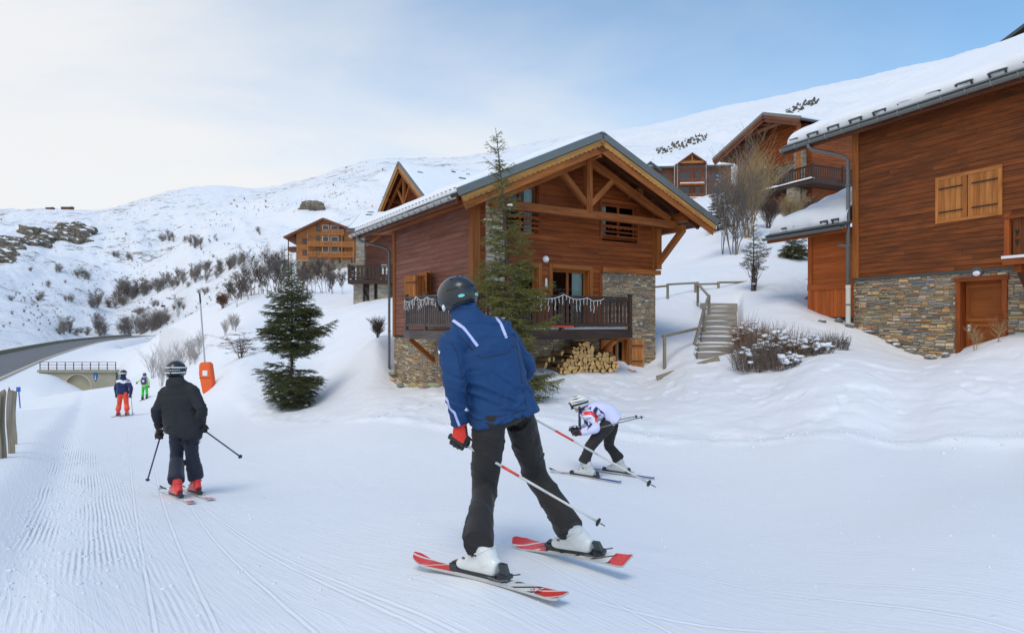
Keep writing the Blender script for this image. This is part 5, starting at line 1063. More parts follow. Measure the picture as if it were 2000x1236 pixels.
def build_upper_apartments():
    d = 125.0; k = d/F; o = P(1330, 390, d)
    root = thing('long_apartment_house', 'brown timber apartment block with small central gable high on the snowy slope', 'building', (o.x, o.y, 0), R(-6))
    X = lambda px: (px-1330)*k; Z = lambda py: (630-py)*k
    plank_wall(root, (0, 0, 0), (1, 0, 0), (0, -1, 0), [(X(1250), Z(392)), (X(1425), Z(392)), (X(1425), Z(326)), (X(1250), Z(326))], Z(392), Z(326), .35, 'wood_far_dark', (), joined=True, split=9)
    m = MB(); m.box(X(1250), X(1425), .2, 10, Z(400), Z(326)); m.build('block', M['wood_far_dark'], root)
    m = MB(); m.box(X(1318), X(1378), -.9, 0, Z(392), Z(322)); m.build('bay', M['wood_far_dark'], root)
    m = MB(); slab(m, (X(1248), -1, Z(327)), (X(1427), -1, Z(327)), (X(1427), 6, Z(300)), (X(1248), 6, Z(300)), Vector((0, -.38, .92)), .3); roof = m.build('roof', M['slate'], root)
    snow_slab(roof, (X(1248), -.8, Z(327)+.1), (X(1427), -.8, Z(327)+.1), (X(1427), 6, Z(300)), (X(1248), 6, Z(300)), .5, nu=30, nv=14, seed=71, edge=.6)
    gx, gzv = X(1348), Z(304)
    for s in (-1, 1):
        m = MB(); xe = gx+s*27*k; ze = Z(323); n = Vector((s*.6, 0, .8)).normalized(); slab(m, (xe, -2.2, ze), (xe, 5, ze), (gx, 5, gzv), (gx, -2.2, gzv), n, .25); q = m.build('gable_roof', M['wood_far_dark'], roof)
    m = MB(); m.prism([(-22*k, 0), (22*k, 0), (0, 15*k)], (gx, -.9, Z(322)), (1, 0, 0), (0, 0, 1), (0, .3, 0)); m.build('gable_wall', M['wood_far'], root)
    m = MB(); m.beam((gx-22*k, -1.9, Z(322)), (gx+22*k, -1.9, Z(322)), .3, .4); m.beam((gx, -1.9, Z(322)), (gx, -1.9, gzv-.5), .25, .25, up=(1, 0, 0)); m.build('gable_truss', M['wood_far'], root)
    gx2 = X(1270)
    for s in (-1, 1): m = MB(); slab(m, (gx2+s*22*k, -1.6, Z(334)), (gx2+s*22*k, 5, Z(334)), (gx2, 5, Z(317)), (gx2, -1.6, Z(317)), Vector((s*.6, 0, .8)).normalized(), .3); m.build('gable_roof', M['slate'], roof)
    for py in (347, 375):
        for px, w in ((1335, 1.9), (1360, .85), (1392, .9), (1402, .9), (1300, .9)): flat_window(root, X(px), Z(py), w, 1.5, y=-.92 if 1318 < px < 1378 else -.02, mat='wood_far_dark')
        m = MB(); m.box(X(1325), X(1371), -2.1, -.9, Z(py+17)-.1, Z(py+17)+.15); b = m.build('balcony', M['wood_far'], root); m = MB(); m.box(X(1325), X(1371), -2.1, -2.02, Z(py+8)-.05, Z(py+8)+.08); m.build('handrail', M['wood_far_dark'], b)
        for i in range(13): m = MB(); x = X(1325)+(i+.5)*46*k/13; m.box(x-.13, x+.13, -2.08, -2.03, Z(py+17)+.2, Z(py+8)); m.build('baluster_board', M['wood_far_dark'], b)
        snow_slab(b, (X(1325), -2.1, Z(py+17)+.16), (X(1371), -2.1, Z(py+17)+.16), (X(1371), -1.8, Z(py+17)+.16), (X(1325), -1.8, Z(py+17)+.16), .2, nu=14, nv=6, seed=73, edge=.1)
    for px in (1316, 1322, 1376): m = MB(); m.tube([(X(px), -1.0, Z(324)), (X(px), -1.0, Z(392))], .08, 6); m.build('down_pipe', M['zinc_pale'], root)
build_upper_apartments()
def build_slope_house():
    ap = P(1491, 222, 50); fr = Frame(ap.x, ap.y, 1000+F*F/520)
    root = thing('slope_house', 'large dark timber house with gable truss and corner balcony above the snow slope', 'house', fr.O, fr.rot)
    L = fr.side(1392, 312, 0); zr = ap.z; yf, zf = L.y, L.z; yn = -yf*.62; zn = zr-(zr-zf)*.62
    gable_roof(root, 0, zr, yn, zn, yf, zf, 0, 16, snow=.25, seed=81, barge='wood_far_dark', tw='wood_far_dark')
    wx = 2.0; wy0, wy1 = yn+.7, yf-1.0; zl = lambda y: zr-.35-(zr-zn)*abs(y)/abs(yn) if y < 0 else zr-.35-(zr-zf)*y/yf
    b0 = fr.side(1540, 362, .6)
    fz = b0.z; base = fz-4.5
    plank_wall(root, (wx, 0, 0), (0, 1, 0), (-1, 0, 0), [(wy0, base), (wy1, base), (wy1, zl(wy1)), (0, zr-.35), (wy0, zl(wy0))], base, zr-.35, .2, 'wood_front', [(wy0+1.6, wy0+4.2, fz, fz+2.2), (1.0, 3.6, fz, fz+2.2)], joined=True)
    for a in (wy0+1.6, 1.0): window(root, (wx, 0, 0), (0, 1, 0), (-1, 0, 0), a, a+2.6, fz, fz+2.2, mull=(a+1.3,), glass='glass', room=False)
    plank_wall(root, (wx, wy0, 0), (1, 0, 0), (0, -1, 0), [(0, base), (12, base), (12, zl(wy0)), (0, zl(wy0))], base, zl(wy0), .2, 'wood_front', (), joined=True)
    m = MB(); m.box(wx+.2, 14, wy1-.2, wy1, base, zl(wy1)); m.box(13.8, 14, wy0+.2, wy1-.2, base, zl(wy0)); m.build('rear_wall', M['wood_front'], root)
    m = MB(); m.box(wx-.5, wx-.02, wy0+.5, wy0+1.3, base, zl(wy0)-.2); m.build('stone_pillar', M['stone_far'], root)
    for y in (wy0+.3, wy0+5.4): m = MB(); m.box(wx-1.6, wx-.9, y, y+.7, base, fz-.3); m.build('stone_pillar', M['stone_far'], root)
    m = MB(); m.box(wx-.2, wx-.05, wy0, wy1, base-2, fz-1.2); m.build('stone_base', M['stone_far'], root)
    bx = wx-1.7; by0 = wy0-1.5; by1 = wy1-.3
    m = MB(); m.box(bx, wx-.02, by0, by1, fz-.3, fz); bal = m.build('balcony', M['wood_rail'], root); m = MB(); m.box(wx-.02, wx+9, by0, wy0-.02, fz-.3, fz); m.build('balcony_floor', M['wood_rail'], bal)
    bm = [baluster_mesh(.8, .15, plainb=True)]
    railing(bal, (bx+.05, by1, fz), (bx+.05, by0+.05, fz), 1.05, (0, .33, .66, 1), .24, 'wood_rail', bm, .13); railing(bal, (bx+.1, by0+.05, fz), (wx+9, by0+.05, fz), 1.05, (.3, 1), .24, 'wood_rail', bm, .13)
    snow_slab(bal, (bx-.06, by1, fz+.005), (bx-.06, by0, fz+.005), (bx+.2, by0, fz+.005), (bx+.2, by1, fz+.005), .12, name='ledge_snow', nu=30, nv=6, seed=83, edge=.1)
    m = MB(); m.box(bx+.06, bx+.3, wy0-.2, wy0+.05, fz, zl(wy0)-.1); m.build('corner_post', M['wood_trim'], root)
    m = MB(); m.ball((wx-.1, wy0+4.6, fz+2.4), .13, 2); m.build('lamp_globe', M['globe'], root, smooth=True)
    for y in (wy0+.6, wy0+5.7): m = MB(); m.beam((wx-.1, y, fz-1.5), (bx+.2, y, fz-.35), .2, .22, up=(0, 1, 0)); m.build('bracket', M['wood_front'], bal)
build_slope_house()
# ------------------------------------------------------------------ road, tunnel, piste furniture
def ribbon(name, left, right, mat, kind=None, dz=0.0):
    m = MB(); v = []
    for a, b in zip(left, right): v += [Vector(a)+Vector((0, 0, dz)), Vector(b)+Vector((0, 0, dz))]
    m.add(v, [(2*i, 2*i+1, 2*i+3, 2*i+2) for i in range(len(left)-1)], (0, 1, 0), (1, 1, 1)); o = m.build(name, M[mat], smooth=True)
    if kind: tag(o, kind=kind)
    return o
def road_pts(off, n=80):
    seg = np.linalg.norm(np.diff(ROAD[:, :2], axis=0), axis=1); cum = np.concatenate([[0], np.cumsum(seg)]); out = []
    # smooth the polyline a little before offsetting
    ss = np.linspace(0, cum[-1], n); px = np.interp(ss, cum, ROAD[:, 0]); py = np.interp(ss, cum, ROAD[:, 1]); pz = np.interp(ss, cum, ROAD[:, 2])
    k = np.ones(9)/9; pad = lambda a: np.convolve(np.pad(a, 4, mode='edge'), k, 'valid')
    px, py = pad(px), pad(py); tx = np.gradient(px); ty = np.gradient(py); l = np.hypot(tx, ty); return [Vector((px[i]-ty[i]/l[i]*off, py[i]+tx[i]/l[i]*off, pz[i])) for i in range(n)]
def build_road():
    ribbon('road', road_pts(5.6), road_pts(-5.2), 'asphalt', 'structure', .0)
    wl = road_pts(5.9); m = MB()
    v = []; h = .85
    for p, q in zip(wl, road_pts(6.6)): v += [p-Vector((0, 0, .3)), p+Vector((0, 0, h)), q+Vector((0, 0, h)), q-Vector((0, 0, .3))]
    m.add(v, [(4*i+a, 4*i+b, 4*i+4+b, 4*i+4+a) for i in range(len(wl)-1) for a, b in ((0, 1), (1, 2), (2, 3))], (0, 1, 0), (1, 1, 1)); o = m.build('road_wall', M['barrier']); tag(o, 'long low mossy parapet wall along the outer edge of the road', 'wall')
    lo = road_pts(-5.2); l2 = road_pts(-5.7); m = MB(); v = []
    for p, q in zip(lo, l2): v += [p-Vector((0, 0, .2)), p+Vector((0, 0, .13)), q+Vector((0, 0, .13)), q-Vector((0, 0, .4))]
    m.add(v, [(4*i+a, 4*i+4+a, 4*i+4+b, 4*i+b) for i in range(len(lo)-1) for a, b in ((0, 1), (1, 2), (2, 3))], (0, 1, 0), (1, 1, 1)); tag(m.build('kerb', M['concrete_lining']), kind='structure')
plain('barrier', (.24, .205, .13), .95, var=.3, sc=.4, bump=.4)
build_road()
def build_tunnel():
    y = TUN['y']; k = y/F; X = lambda px: (px-1000)*k; Z = lambda py: (630-py)*k
    xc = X(152); root = thing('tunnel_bridge', 'concrete tunnel portal with brown guard rail under the road', 'tunnel', (xc, y, 0))
    ra = 26*k; zc = Z(731)-ra*1.08; zt = Z(727); n = 20; arch = [(math.cos(t)*ra, zc+math.sin(t)*ra*1.08) for t in np.linspace(0, math.pi, n+1)]
    xl, xr = X(76)-xc, X(226)-xc; zb = zc-3.2
    m = MB()
    xs = [a[0] for a in arch]
    for i in range(n):
        (a, za), (b, zb_) = arch[i], arch[i+1]; m.add([(b, 0, zb_), (a, 0, za), (a, 0, zt), (b, 0, zt)], [(0, 1, 2, 3)], (1, 0, 0), (1, 1, 1))
    m.add([(xl, 0, zb), (-ra, 0, zb), (-ra, 0, zt), (xl, 0, zt)], [(0, 1, 2, 3)], (1, 0, 0), (1, 1, 1)); m.add([(ra, 0, zb), (xr, 0, zb), (xr, 0, zt), (ra, 0, zt)], [(0, 1, 2, 3)], (1, 0, 0), (1, 1, 1)); 
    m.add([(xl, 0, zt), (xr, 0, zt), (xr, .5, zt), (xl, .5, zt)], [(0, 1, 2, 3)], (1, 0, 0), (1, 1, 1)); m.add([(xl, .5, zt), (xr, .5, zt), (xr, .5, zb), (xl, .5, zb)], [(0, 1, 2, 3)], (1, 0, 0), (1, 1, 1)); m.build('portal_wall', M['concrete'], root)
    m = MB(); m.box(xl-.1, xr+.15, -.25, .6, zt+.002, zt+.35); m.build('parapet', M['concrete'], root)
    # vault ring, lining, floor
    m = MB(); v = []
    for a, z in arch: v += [(a, -.06, z), (a*1.07, -.06, zc+(z-zc)*1.07)]
    m.add(v, [(2*i, 2*i+1, 2*i+3, 2*i+2) for i in range(n)], (1, 0, 0), (1, 1, 1)); v2 = [(x, yy+.06, z) for x, yy, z in v]; m.add(v+v2, [(2*i, 2*i+2, 2*i+2+len(v), 2*i+len(v)) for i in range(n)]+[(2*i+1, 2*i+1+len(v), 2*i+3+len(v), 2*i+3) for i in range(n)], (1, 0, 0), (1, 1, 1)); m.build('arch_ring', M['concrete_lining'], root)
    m = MB(); v = []; dx, dy = -9.0, 16.0
    for f in (0, 1):
        for a, z in [(ra, zb)]+arch+[(-ra, zb)]: v.append((a+dx*f, dy*f, z-1.2*f))
    q = n+3; m.add(v, [(i, i+1, q+i+1, q+i) for i in range(q-1)]+[(0, q, 2*q-1, q-1)], (0, 1, 0), (1, 1, 1)); m.build('vault', M['concrete_lining'], root, smooth=False)
    m = MB(); m.box(-4.2, 4.2, .52, 5.0, zt-.25, zt+.06); m.build('deck_slab', M['concrete'], root)
    # guard rail
    zr = zt+.36; xs = np.linspace(xl+.05, xr-.1, 10)
    for i, x in enumerate(xs): m = MB(); m.box(x-.045, x+.045, .1, .19, zr-.05, zr+1.15); m.build('rail_post', M['rail_brown'], root)
    for z in (1.12, .72, .3): m = MB(); m.box(xl, xr-.05, .12, .17, zr+z-.03, zr+z+.03); m.build('guard_rail', M['rail_brown'], root)
    s = MB(); s.prism([(-.26, .75), (.26, .75), (.28, .2), (0, -.6), (-.28, .2)], (X(187)-xc, -.02, Z(738)), (1, 0, 0), (0, 0, 1), (0, -.06, 0)); sg = s.build('direction_sign', M['blue_pole']); sg.location = root.location; tag(sg, 'small blue pointed sign on the tunnel portal', 'sign')
    s = MB(); s.prism([(-.03, .4), (.03, .4), (.03, -.05), (.1, -.05), (0, -.3), (-.1, -.05), (-.03, -.05)], (X(187)-xc, -.08, Z(738)), (1, 0, 0), (0, 0, 1), (0, -.012, 0)); s.build('arrow_mark', M['white_paint'], sg)
build_tunnel()
def build_markers():
    # tall marker pole with an orange crash pad
    b = onground(405, 26); k = 26/F; root = thing('marker_pole', 'tall grey piste marker pole with black tip behind the dark skier', 'pole', b)
    top = P(390, 573, 26)-b; m = MB(); f0 = -.3; m.tube([top*f0/top.z if False else Vector((0, 0, -.25)), top*.9], [.035, .030], 8); m.build('shaft', M['steel'], root); m = MB(); m.tube([top*.9, top], .036, 8); m.build('tip', M['iron'], root)
    pad = thing('crash_pad', 'orange foam pad with white label wrapped around the marker pole', 'pad', b)
    prof = [(-.19, 1.22), (.11, 1.22), (.19, 1.13), (.30, .34), (.27, .12), (-.06, -.12), (-.12, -.05), (-.27, .72), (-.26, 1.12)]
    bm = bmesh.new(); vs = [bm.verts.new((x, -.2, z)) for x, z in prof]; f = bm.faces.new(vs); ex = bmesh.ops.extrude_face_region(bm, geom=[f]); bmesh.ops.translate(bm, verts=[v for v in ex['geom'] if isinstance(v, bmesh.types.BMVert)], vec=(0, .34, 0)); bmesh.ops.recalc_face_normals(bm, faces=bm.faces[:]); bmesh.ops.bevel(bm, geom=bm.edges[:], offset=.045, segments=3, affect='EDGES', profile=.6)
    me = bpy.data.meshes.new('foam'); bm.to_mesh(me); bm.free(); me.materials.append(M['orange_pad_p']); [setattr(p, 'use_smooth', True) for p in me.polygons]; link_mesh('foam', me, pad)
    m = MB(); m.box(-.10, .10, -.212, -.20, .66, .88); m.build('paper_label', M['white_paint'], pad); m = MB(); m.box(-.26, .235, -.206, -.203, .56, .575); m.build('strap_seam', M['iron'], pad)
    # blue piste pole
    b = onground(40, 50); b2 = P(36, 726, 50)-P(40, 765, 50); root = thing('blue_piste_pole', 'thin blue piste pole leaning beside the road bank', 'pole', b); m = MB(); m.tube([Vector((0, 0, -.2)), b2*.98], .045, 6); m.build('shaft', M['blue_pole'], root); m = MB(); t = b2; m.box(t.x-.16, t.x+.16, -.03, .03, t.z-.3, t.z+.08); m.build('panel', M['blue_pole'], root)
    # split-timber posts
    for (px0, px1, pyt, d, pyb, lab) in ((-14, 1, 766, 9.0, 912, 'thick weathered split-timber post, partly hidden by its neighbour at the piste edge'), (1, 11, 764, 9.1, 905, 'weathered split-timber post with forked top at the piste edge'), (14, 27, 760, 9.7, 883, 'broad weathered plank post with ragged top at the piste edge'), (23, 32, 766, 11.2, 842, 'narrow weathered post standing farthest along the piste edge')):
        a = P((px0+px1)/2, pyb, d); w = (px1-px0)/F*d*.88; h = (pyb-pyt)/F*d+.25; b0 = Vector((a.x, a.y, gzi(a.x, a.y)-.22)); h = P(px0, pyt, d).z-b0.z; m = MB(); n = 9; v = []; rows = 9
        for j in range(rows+1):
            for i in range(n):
                t = 2*math.pi*i/n; rr = w*.5*(1+.12*math.sin(3*t+j*.3)+random.uniform(-.05, .05)); z = h*j/rows+(random.uniform(-.06, .05) if j == rows else 0); v.append((math.cos(t)*rr*1.1+.015*math.sin(j*.8), math.sin(t)*rr*.75, z))
        m.add(v, [(j*n+i, j*n+(i+1) % n, (j+1)*n+(i+1) % n, (j+1)*n+i) for j in range(rows) for i in range(n)]+[tuple(rows*n+i for i in range(n))], (0, 0, 1)); o = m.build('fence_post', M['wood_grey'], loc=b0); tag(o, lab, 'post', 'split-timber posts at the piste edge')
    # chairlift tower and hanging chair on the far slope
    g = ground_hit(350, 618, 120, 500); d = g.y; k = d/F; root = thing('lift_tower', 'grey chairlift tower with cross arm on the far slope', 'lift tower', g); tp = P(341, 577, d)-g
    m = MB(); m.tube([Vector((0, 0, -1)), tp], [.75, .55], 8); m.build('tower_shaft', M['zinc_pale'], root); m = MB(); m.box(tp.x-11*k, tp.x+15*k, -.4, .4, tp.z-8*k, tp.z-6*k); m.build('cross_arm', M['zinc_pale'], root)
    for s in (-11, 15): m = MB(); m.box(tp.x+s*k-.35, tp.x+s*k+.35, -1.6, 1.6, tp.z-6*k, tp.z-4.6*k); m.build('sheave_train', M['zinc'], root)
    m = MB(); m.box(tp.x-1.2*k, tp.x+1.2*k, -.3, .3, tp.z-6*k, tp.z+1.5*k); m.box(tp.x-7*k, tp.x+2*k, -.1, .1, tp.z+.4*k, tp.z+1.2*k); m.build('tower_head', M['zinc_pale'], root)
    c0 = g+Vector((tp.x-11*k, 0, tp.z-4.8*k)); c1 = P(318, 589, d); m = MB(); m.tube([c0+(c0-c1)*4, c0, c1, c1+(c1-c0)*6+Vector((0, 0, -3))], .035, 4); tag(m.build('lift_cable', M['iron']), 'thin steel lift cable running to the chairlift tower', 'cable')
    ch = thing('lift_chair', 'small chairlift chair hanging left of the lift tower', 'lift chair', c1); m = MB(); m.tube([(0, 0, .1), (0, 0, -2.6)], .06, 5); m.build('hanger', M['iron'], ch); m = MB(); m.box(-1.2, 1.2, -.3, .3, -3.0, -2.8); m.build('seat', M['iron'], ch); m = MB(); m.box(-1.2, 1.2, .3, .4, -2.8, -2.0); m.build('backrest', M['iron'], ch)
def pad_mat():
    t = NT('orange_pad_p'); a = t.noise(t.coord('Object'), 5, 4); t.col(t.mix(a, (.78, .10, .02), (.92, .15, .03))); t.rough(.7); M['orange_pad_p'] = t.m
pad_mat()
build_markers()
def build_stairs():
    fr = [(1404, 596, 25.4, 66), (1412, 603, 24.8, 50), (1410, 612, 24.2, 52), (1407, 621, 23.6, 58), (1406, 632, 22.9, 60), (1404, 643, 22.2, 64), (1405, 653, 21.6, 66), (1404, 662, 21.0, 66), (1402, 675, 20.3, 72), (1401, 683, 19.8, 70), (1392, 694, 19.2, 58)]
    b = onground(1402, 19.5); root = thing('log_staircase', 'snowy outdoor staircase of weathered timber steps beside the chalet', 'stairs', b)
    for i, (px, py, d, w) in enumerate(fr):
        p = P(px, py, d); L = w/F*d*1.06; m = MB(); g = gzi(p.x, p.y); z1 = p.z+.09
        m.beam(Vector((p.x-L/2, p.y, z1-.10))-b, Vector((p.x+L/2, p.y+random.uniform(-.06, .06), z1-.10+random.uniform(-.02, .02)))-b, .20, .20, ch=.03); st = m.build('step', M['wood_step'], root)
        m = MB(); q = Vector((p.x, p.y+.30, z1-.04))-b; m.ball(q, (L*.53, .30, .075), 3, .05, tint=(1, 1, 1)); m.build('step_snow', M['snow'], st, smooth=True)
    m = MB(); a = onground(1283, 18.3, .05); c = onground(1404, 18.2, .05); m.beam(a, c, .16, .16, ch=.03); o = m.build('timber_beam', M['wood_grey']); tag(o, 'long weathered timber beam lying in snow below the staircase', 'beam')
    # stair handrail
    d0, d1, d2, d3, d4 = 19.2, 20.6, 21.0, 24.2, 26.0; h = thing('stair_handrail', 'zigzag weathered timber handrail climbing beside the steps', 'handrail', onground(1298, 19.2)); o = h.location
    J = [P(1297, 656, d0), P(1365, 641, d1), P(1374, 607, d2+.8), P(1384, 578, d3), P(1362, 553, d4)]
    for a, c in zip(J[:-1], J[1:]): m = MB(); u = (c-a).normalized()*.08; m.beam(a-u-o, c+u-o, .085, .085, ch=.012); m.build('rail', M['wood_grey'], h)
    for q, ft in ((J[0], None), (J[1], (-.25, 0)), (J[2], None), (J[3], None), (J[4], None)):
        x, y = q.x+(ft[0] if ft else 0), q.y-.06; m = MB(); m.beam(Vector((x, y, gzi(x, y)-.25))-o, Vector((q.x, q.y-.06, q.z+.04))-o, .09, .09, ch=.012); m.build('post', M['wood_grey'], h)
    # low rail fence behind
    f = thing('rail_fence', 'low weathered rail fence crossing the snow behind the staircase', 'fence', onground(1400, 28.5)); o = f.location
    R_ = [(1262, 561, 26.8), (1303, 557, 27.2), (1357, 554, 27.8), (1402, 553, 28.2), (1470, 552, 28.5), (1537, 551, 28.6), (1582, 547, 28.6)]
    for i, (a, c) in enumerate(zip(R_[:-1], R_[1:])): m = MB(); dz = Vector((0, 0, .03 if i % 2 else -.03)); m.beam(P(*a)+dz-o, P(*c)+dz-o, .08, .09, ch=.012); m.build('rail', M['wood_grey'], f)
    for a in R_: p = P(*a); m = MB(); m.beam(Vector((p.x, p.y-.09, min(gzi(p.x, p.y)-.1, p.z-.45)))-o, p+Vector((0, -.09, .05))-o, .10, .10, ch=.012); m.build('post', M['wood_grey'], f)
build_stairs()
def rock(name, c, r, label, cat='rock', sub=4, seed=1, mat='rock', amp=.35, group=None):
    bm = bmesh.new(); bmesh.ops.create_icosphere(bm, subdivisions=sub, radius=1); P_ = np.array([v.co for v in bm.verts])
    n = fbm(P_[:, 0]*1.3+seed*7+P_[:, 2], P_[:, 1]*1.3-seed*3+P_[:, 2]*.7, seed, 5, .6)+np.abs(fbm(P_[:, 0]*2.5+P_[:, 2]*2, P_[:, 1]*2.5+9, seed+4, 3))*-.8
    for v, k in zip(bm.verts, n): v.co = v.co*(1+amp*float(k)); v.co = Vector((v.co.x*r[0], v.co.y*r[1], v.co.z*r[2]))
    me = bpy.data.meshes.new(name); bm.to_mesh(me); bm.free(); me.materials.append(M[mat]); o = link_mesh(name, me, None, c); return tag(o, label, cat, group)
def build_rocks():
    rg = random.Random(5)
    pts = [(rg.uniform(-40, 168), 0) for _ in range(34)]
    out = thing('rock_outcrop', 'long band of grey-brown crags breaking through snow above the road', 'crags', ground_hit(60, 500, 150, 640)); o = out.location
    for px, _ in pts:
        py = rg.uniform(446, 470)+max(0, (100-px))*rg.uniform(.0, .45)+rg.uniform(-3, 14); py = min(py, 512)
        if px > 120: py = rg.uniform(448, 472)
        g = ground_hit(px, py, 150, 640); r = (rg.uniform(6, 12), rg.uniform(4, 6), rg.uniform(4, 8)); q = rock('crag', g-o-Vector((0, 0, 1)), r, None, None, 3, rg.randint(1, 99), 'rock_snowy', .7); q.parent = out
    g = ground_hit(612, 408, 150, 680); k = g.y/F; rock('boulder', g, (28*k, 12*k, 19*k), 'huge grey boulder standing out of the snow slope above the orange apartment house', 'boulder', 4, 3, 'rock_snowy', .35)
    for (x0, y0, x1, y1, lab, n) in ((1282, 298, 1380, 268, 'dark jagged rock ridge in the snow above the brown apartment block', 80), (1535, 222, 1598, 196, 'dark jagged rock ridge high above the slope house roof', 50)):
        g0 = ground_hit((x0+x1)/2, (y0+y1)/2, 150, 690); t = thing('rock_ridge', lab, 'rocks', g0)
        for i in range(n):
            f = i/(n-1); px = x0+(x1-x0)*f; py = y0+(y1-y0)*f+rg.uniform(-8, 8)*(1.2-abs(f-.5)); g = ground_hit(px, py, 150, 690); k = g.y/F
            q = rock('crag', g-g0, (rg.uniform(1.2, 3.2)*k, 3*k, rg.uniform(2, 6)*k), None, None, 2, rg.randint(1, 99), 'rock_dark', .8); q.parent = t
    for (px, py) in ((615, 418), (700, 350), (655, 365)): pass
    for (px, d, s, lab) in ((1605, 21.0, (.16, .12, .08), 'flat grey stone half buried in snow below the side wing'), (1638, 21.3, (.15, .12, .13), 'brown rounded stone in snow beside the side wing')): rock('stone', onground(px, d, .02), s, lab, 'stone', 2, px, 'rock_near', .25)
    for i, (px, d) in enumerate(((1590, 24.2), (1600, 24.4), (1612, 24.3), (1625, 24.3), (1580, 24.5), (1640, 24.0))):
        rock('stone', onground(px, d, .03), (.2, .16, .14), 'rough grey stone along the foot of the side wing', 'stone', 2, i+3, 'rock_near', .3, 'footing stones of the side wing')
    for (px, lab) in ((132, 'low dark hut on the far ridge with longer roof'), (98, 'small dark hut on the far snow ridge')):
        w = 9 if px == 132 else 5; g = onground(px, 615, 1.2); k = .5; t = thing('ridge_hut', lab, 'hut', g); m = MB(); m.box(-w*k, w*k, -3, 3, -4, .7); m.build('walls', M['wood_far_dark'], t)
        m = MB(); m.prism([(-3.8, .6), (3.8, .6), (0, 1.7)], (-w*k-.5, 0, 0), (0, 1, 0), (0, 0, 1), (2*w*k+1, 0, 0)); m.build('roof', M['rock_dark'], t)
build_rocks()
# ------------------------------------------------------------------ vegetation
def fast_mesh(name, V, Fc, mat, nper, tint=None):
    """V (n,3), Fc (m,nper) -> mesh, per-face tint"""
    me = bpy.data.meshes.new(name); me.vertices.add(len(V)); me.vertices.foreach_set('co', V.astype(np.float32).ravel()); m = len(Fc)
    me.loops.add(m*nper); me.loops.foreach_set('vertex_index', Fc.astype(np.int32).ravel()); me.polygons.add(m)
    me.polygons.foreach_set('loop_start', np.arange(0, m*nper, nper, dtype=np.int32))
    me.update(calc_edges=True); me.materials.append(M[mat])
    ca = me.color_attributes.new('tint', 'FLOAT_COLOR', 'CORNER'); t = np.ones((m, 3)) if tint is None else tint
    ca.data.foreach_set('color', np.concatenate([np.repeat(t, nper, 0), np.ones((m*nper, 1))], 1).astype(np.float32).ravel())
    ul = me.uv_layers.new(name='UVMap'); li = Fc.ravel(); ul.data.foreach_set('uv', np.stack([V[li, 2], V[li, 0]+V[li, 1]], 1).astype(np.float32).ravel())
    return me
def perp(D):
    a = np.where(np.abs(D[:, 2:3]) > .9, np.array([[1., 0, 0]]), np.array([[0, 0, 1.]])); b = np.cross(D, a); b /= np.maximum(np.linalg.norm(b, axis=1), 1e-9)[:, None]; return b, np.cross(D, b)
def seg_mesh(name, S0, S1, R0, R1, mat, n=4, rng=None):
    S0, S1 = np.array(S0), np.array(S1); R0, R1 = np.array(R0), np.array(R1); D = S1-S0; D /= np.maximum(np.linalg.norm(D, axis=1), 1e-9)[:, None]; b, c = perp(D); k = len(S0); V = np.empty((k, 2, n, 3))
    for i in range(n):
        t = 2*math.pi*i/n; o = b*math.cos(t)+c*math.sin(t); V[:, 0, i] = S0+o*R0[:, None]; V[:, 1, i] = S1+o*R1[:, None]
    base = (np.arange(k)*2*n)[:, None]; Fc = np.concatenate([np.concatenate([base+i, base+(i+1) % n, base+n+(i+1) % n, base+n+i], 1) for i in range(n)], 0)
    rg = np.random.default_rng(3); tt = np.tile(rg.uniform(.8, 1.2, (k, 1)), (n, 1))*np.ones((1, 3))
    return fast_mesh(name, V.reshape(-1, 3), Fc, mat, 4, tt)
def needle_mesh(name, S0, S1, per_m, nl, nw, mat, rg, spread=.9):
    S0, S1 = np.array(S0), np.array(S1); L = np.linalg.norm(S1-S0, axis=1); cnt = np.maximum(2, (L*per_m).astype(int)); idx = np.repeat(np.arange(len(S0)), cnt); N = len(idx)
    t = rg.random(N); D = (S1-S0)/np.maximum(L, 1e-9)[:, None]; b, c = perp(D); a = rg.random(N)*2*math.pi; o = b[idx]*np.cos(a)[:, None]+c[idx]*np.sin(a)[:, None]
    P0 = S0[idx]+(S1-S0)[idx]*t[:, None]; d = D[idx]*.75+o*spread; d /= np.linalg.norm(d, axis=1)[:, None]; l = nl*rg.uniform(.7, 1.2, N); tip = P0+d*l[:, None]; sd = np.cross(d, rg.normal(size=(N, 3))); sd /= np.maximum(np.linalg.norm(sd, axis=1), 1e-9)[:, None]; w = nw*.5
    V = np.stack([P0-sd*w, P0+sd*w, tip], 1).reshape(-1, 3); Fc = np.arange(N*3).reshape(-1, 3)
    sh = rg.uniform(.7, 1.25, len(S0)); tt = np.stack([sh*rg.uniform(.85, 1.25, len(S0)), sh, sh*rg.uniform(.8, 1.1, len(S0))], 1)[idx]
    return fast_mesh(name, V, Fc, mat, 3, tt)
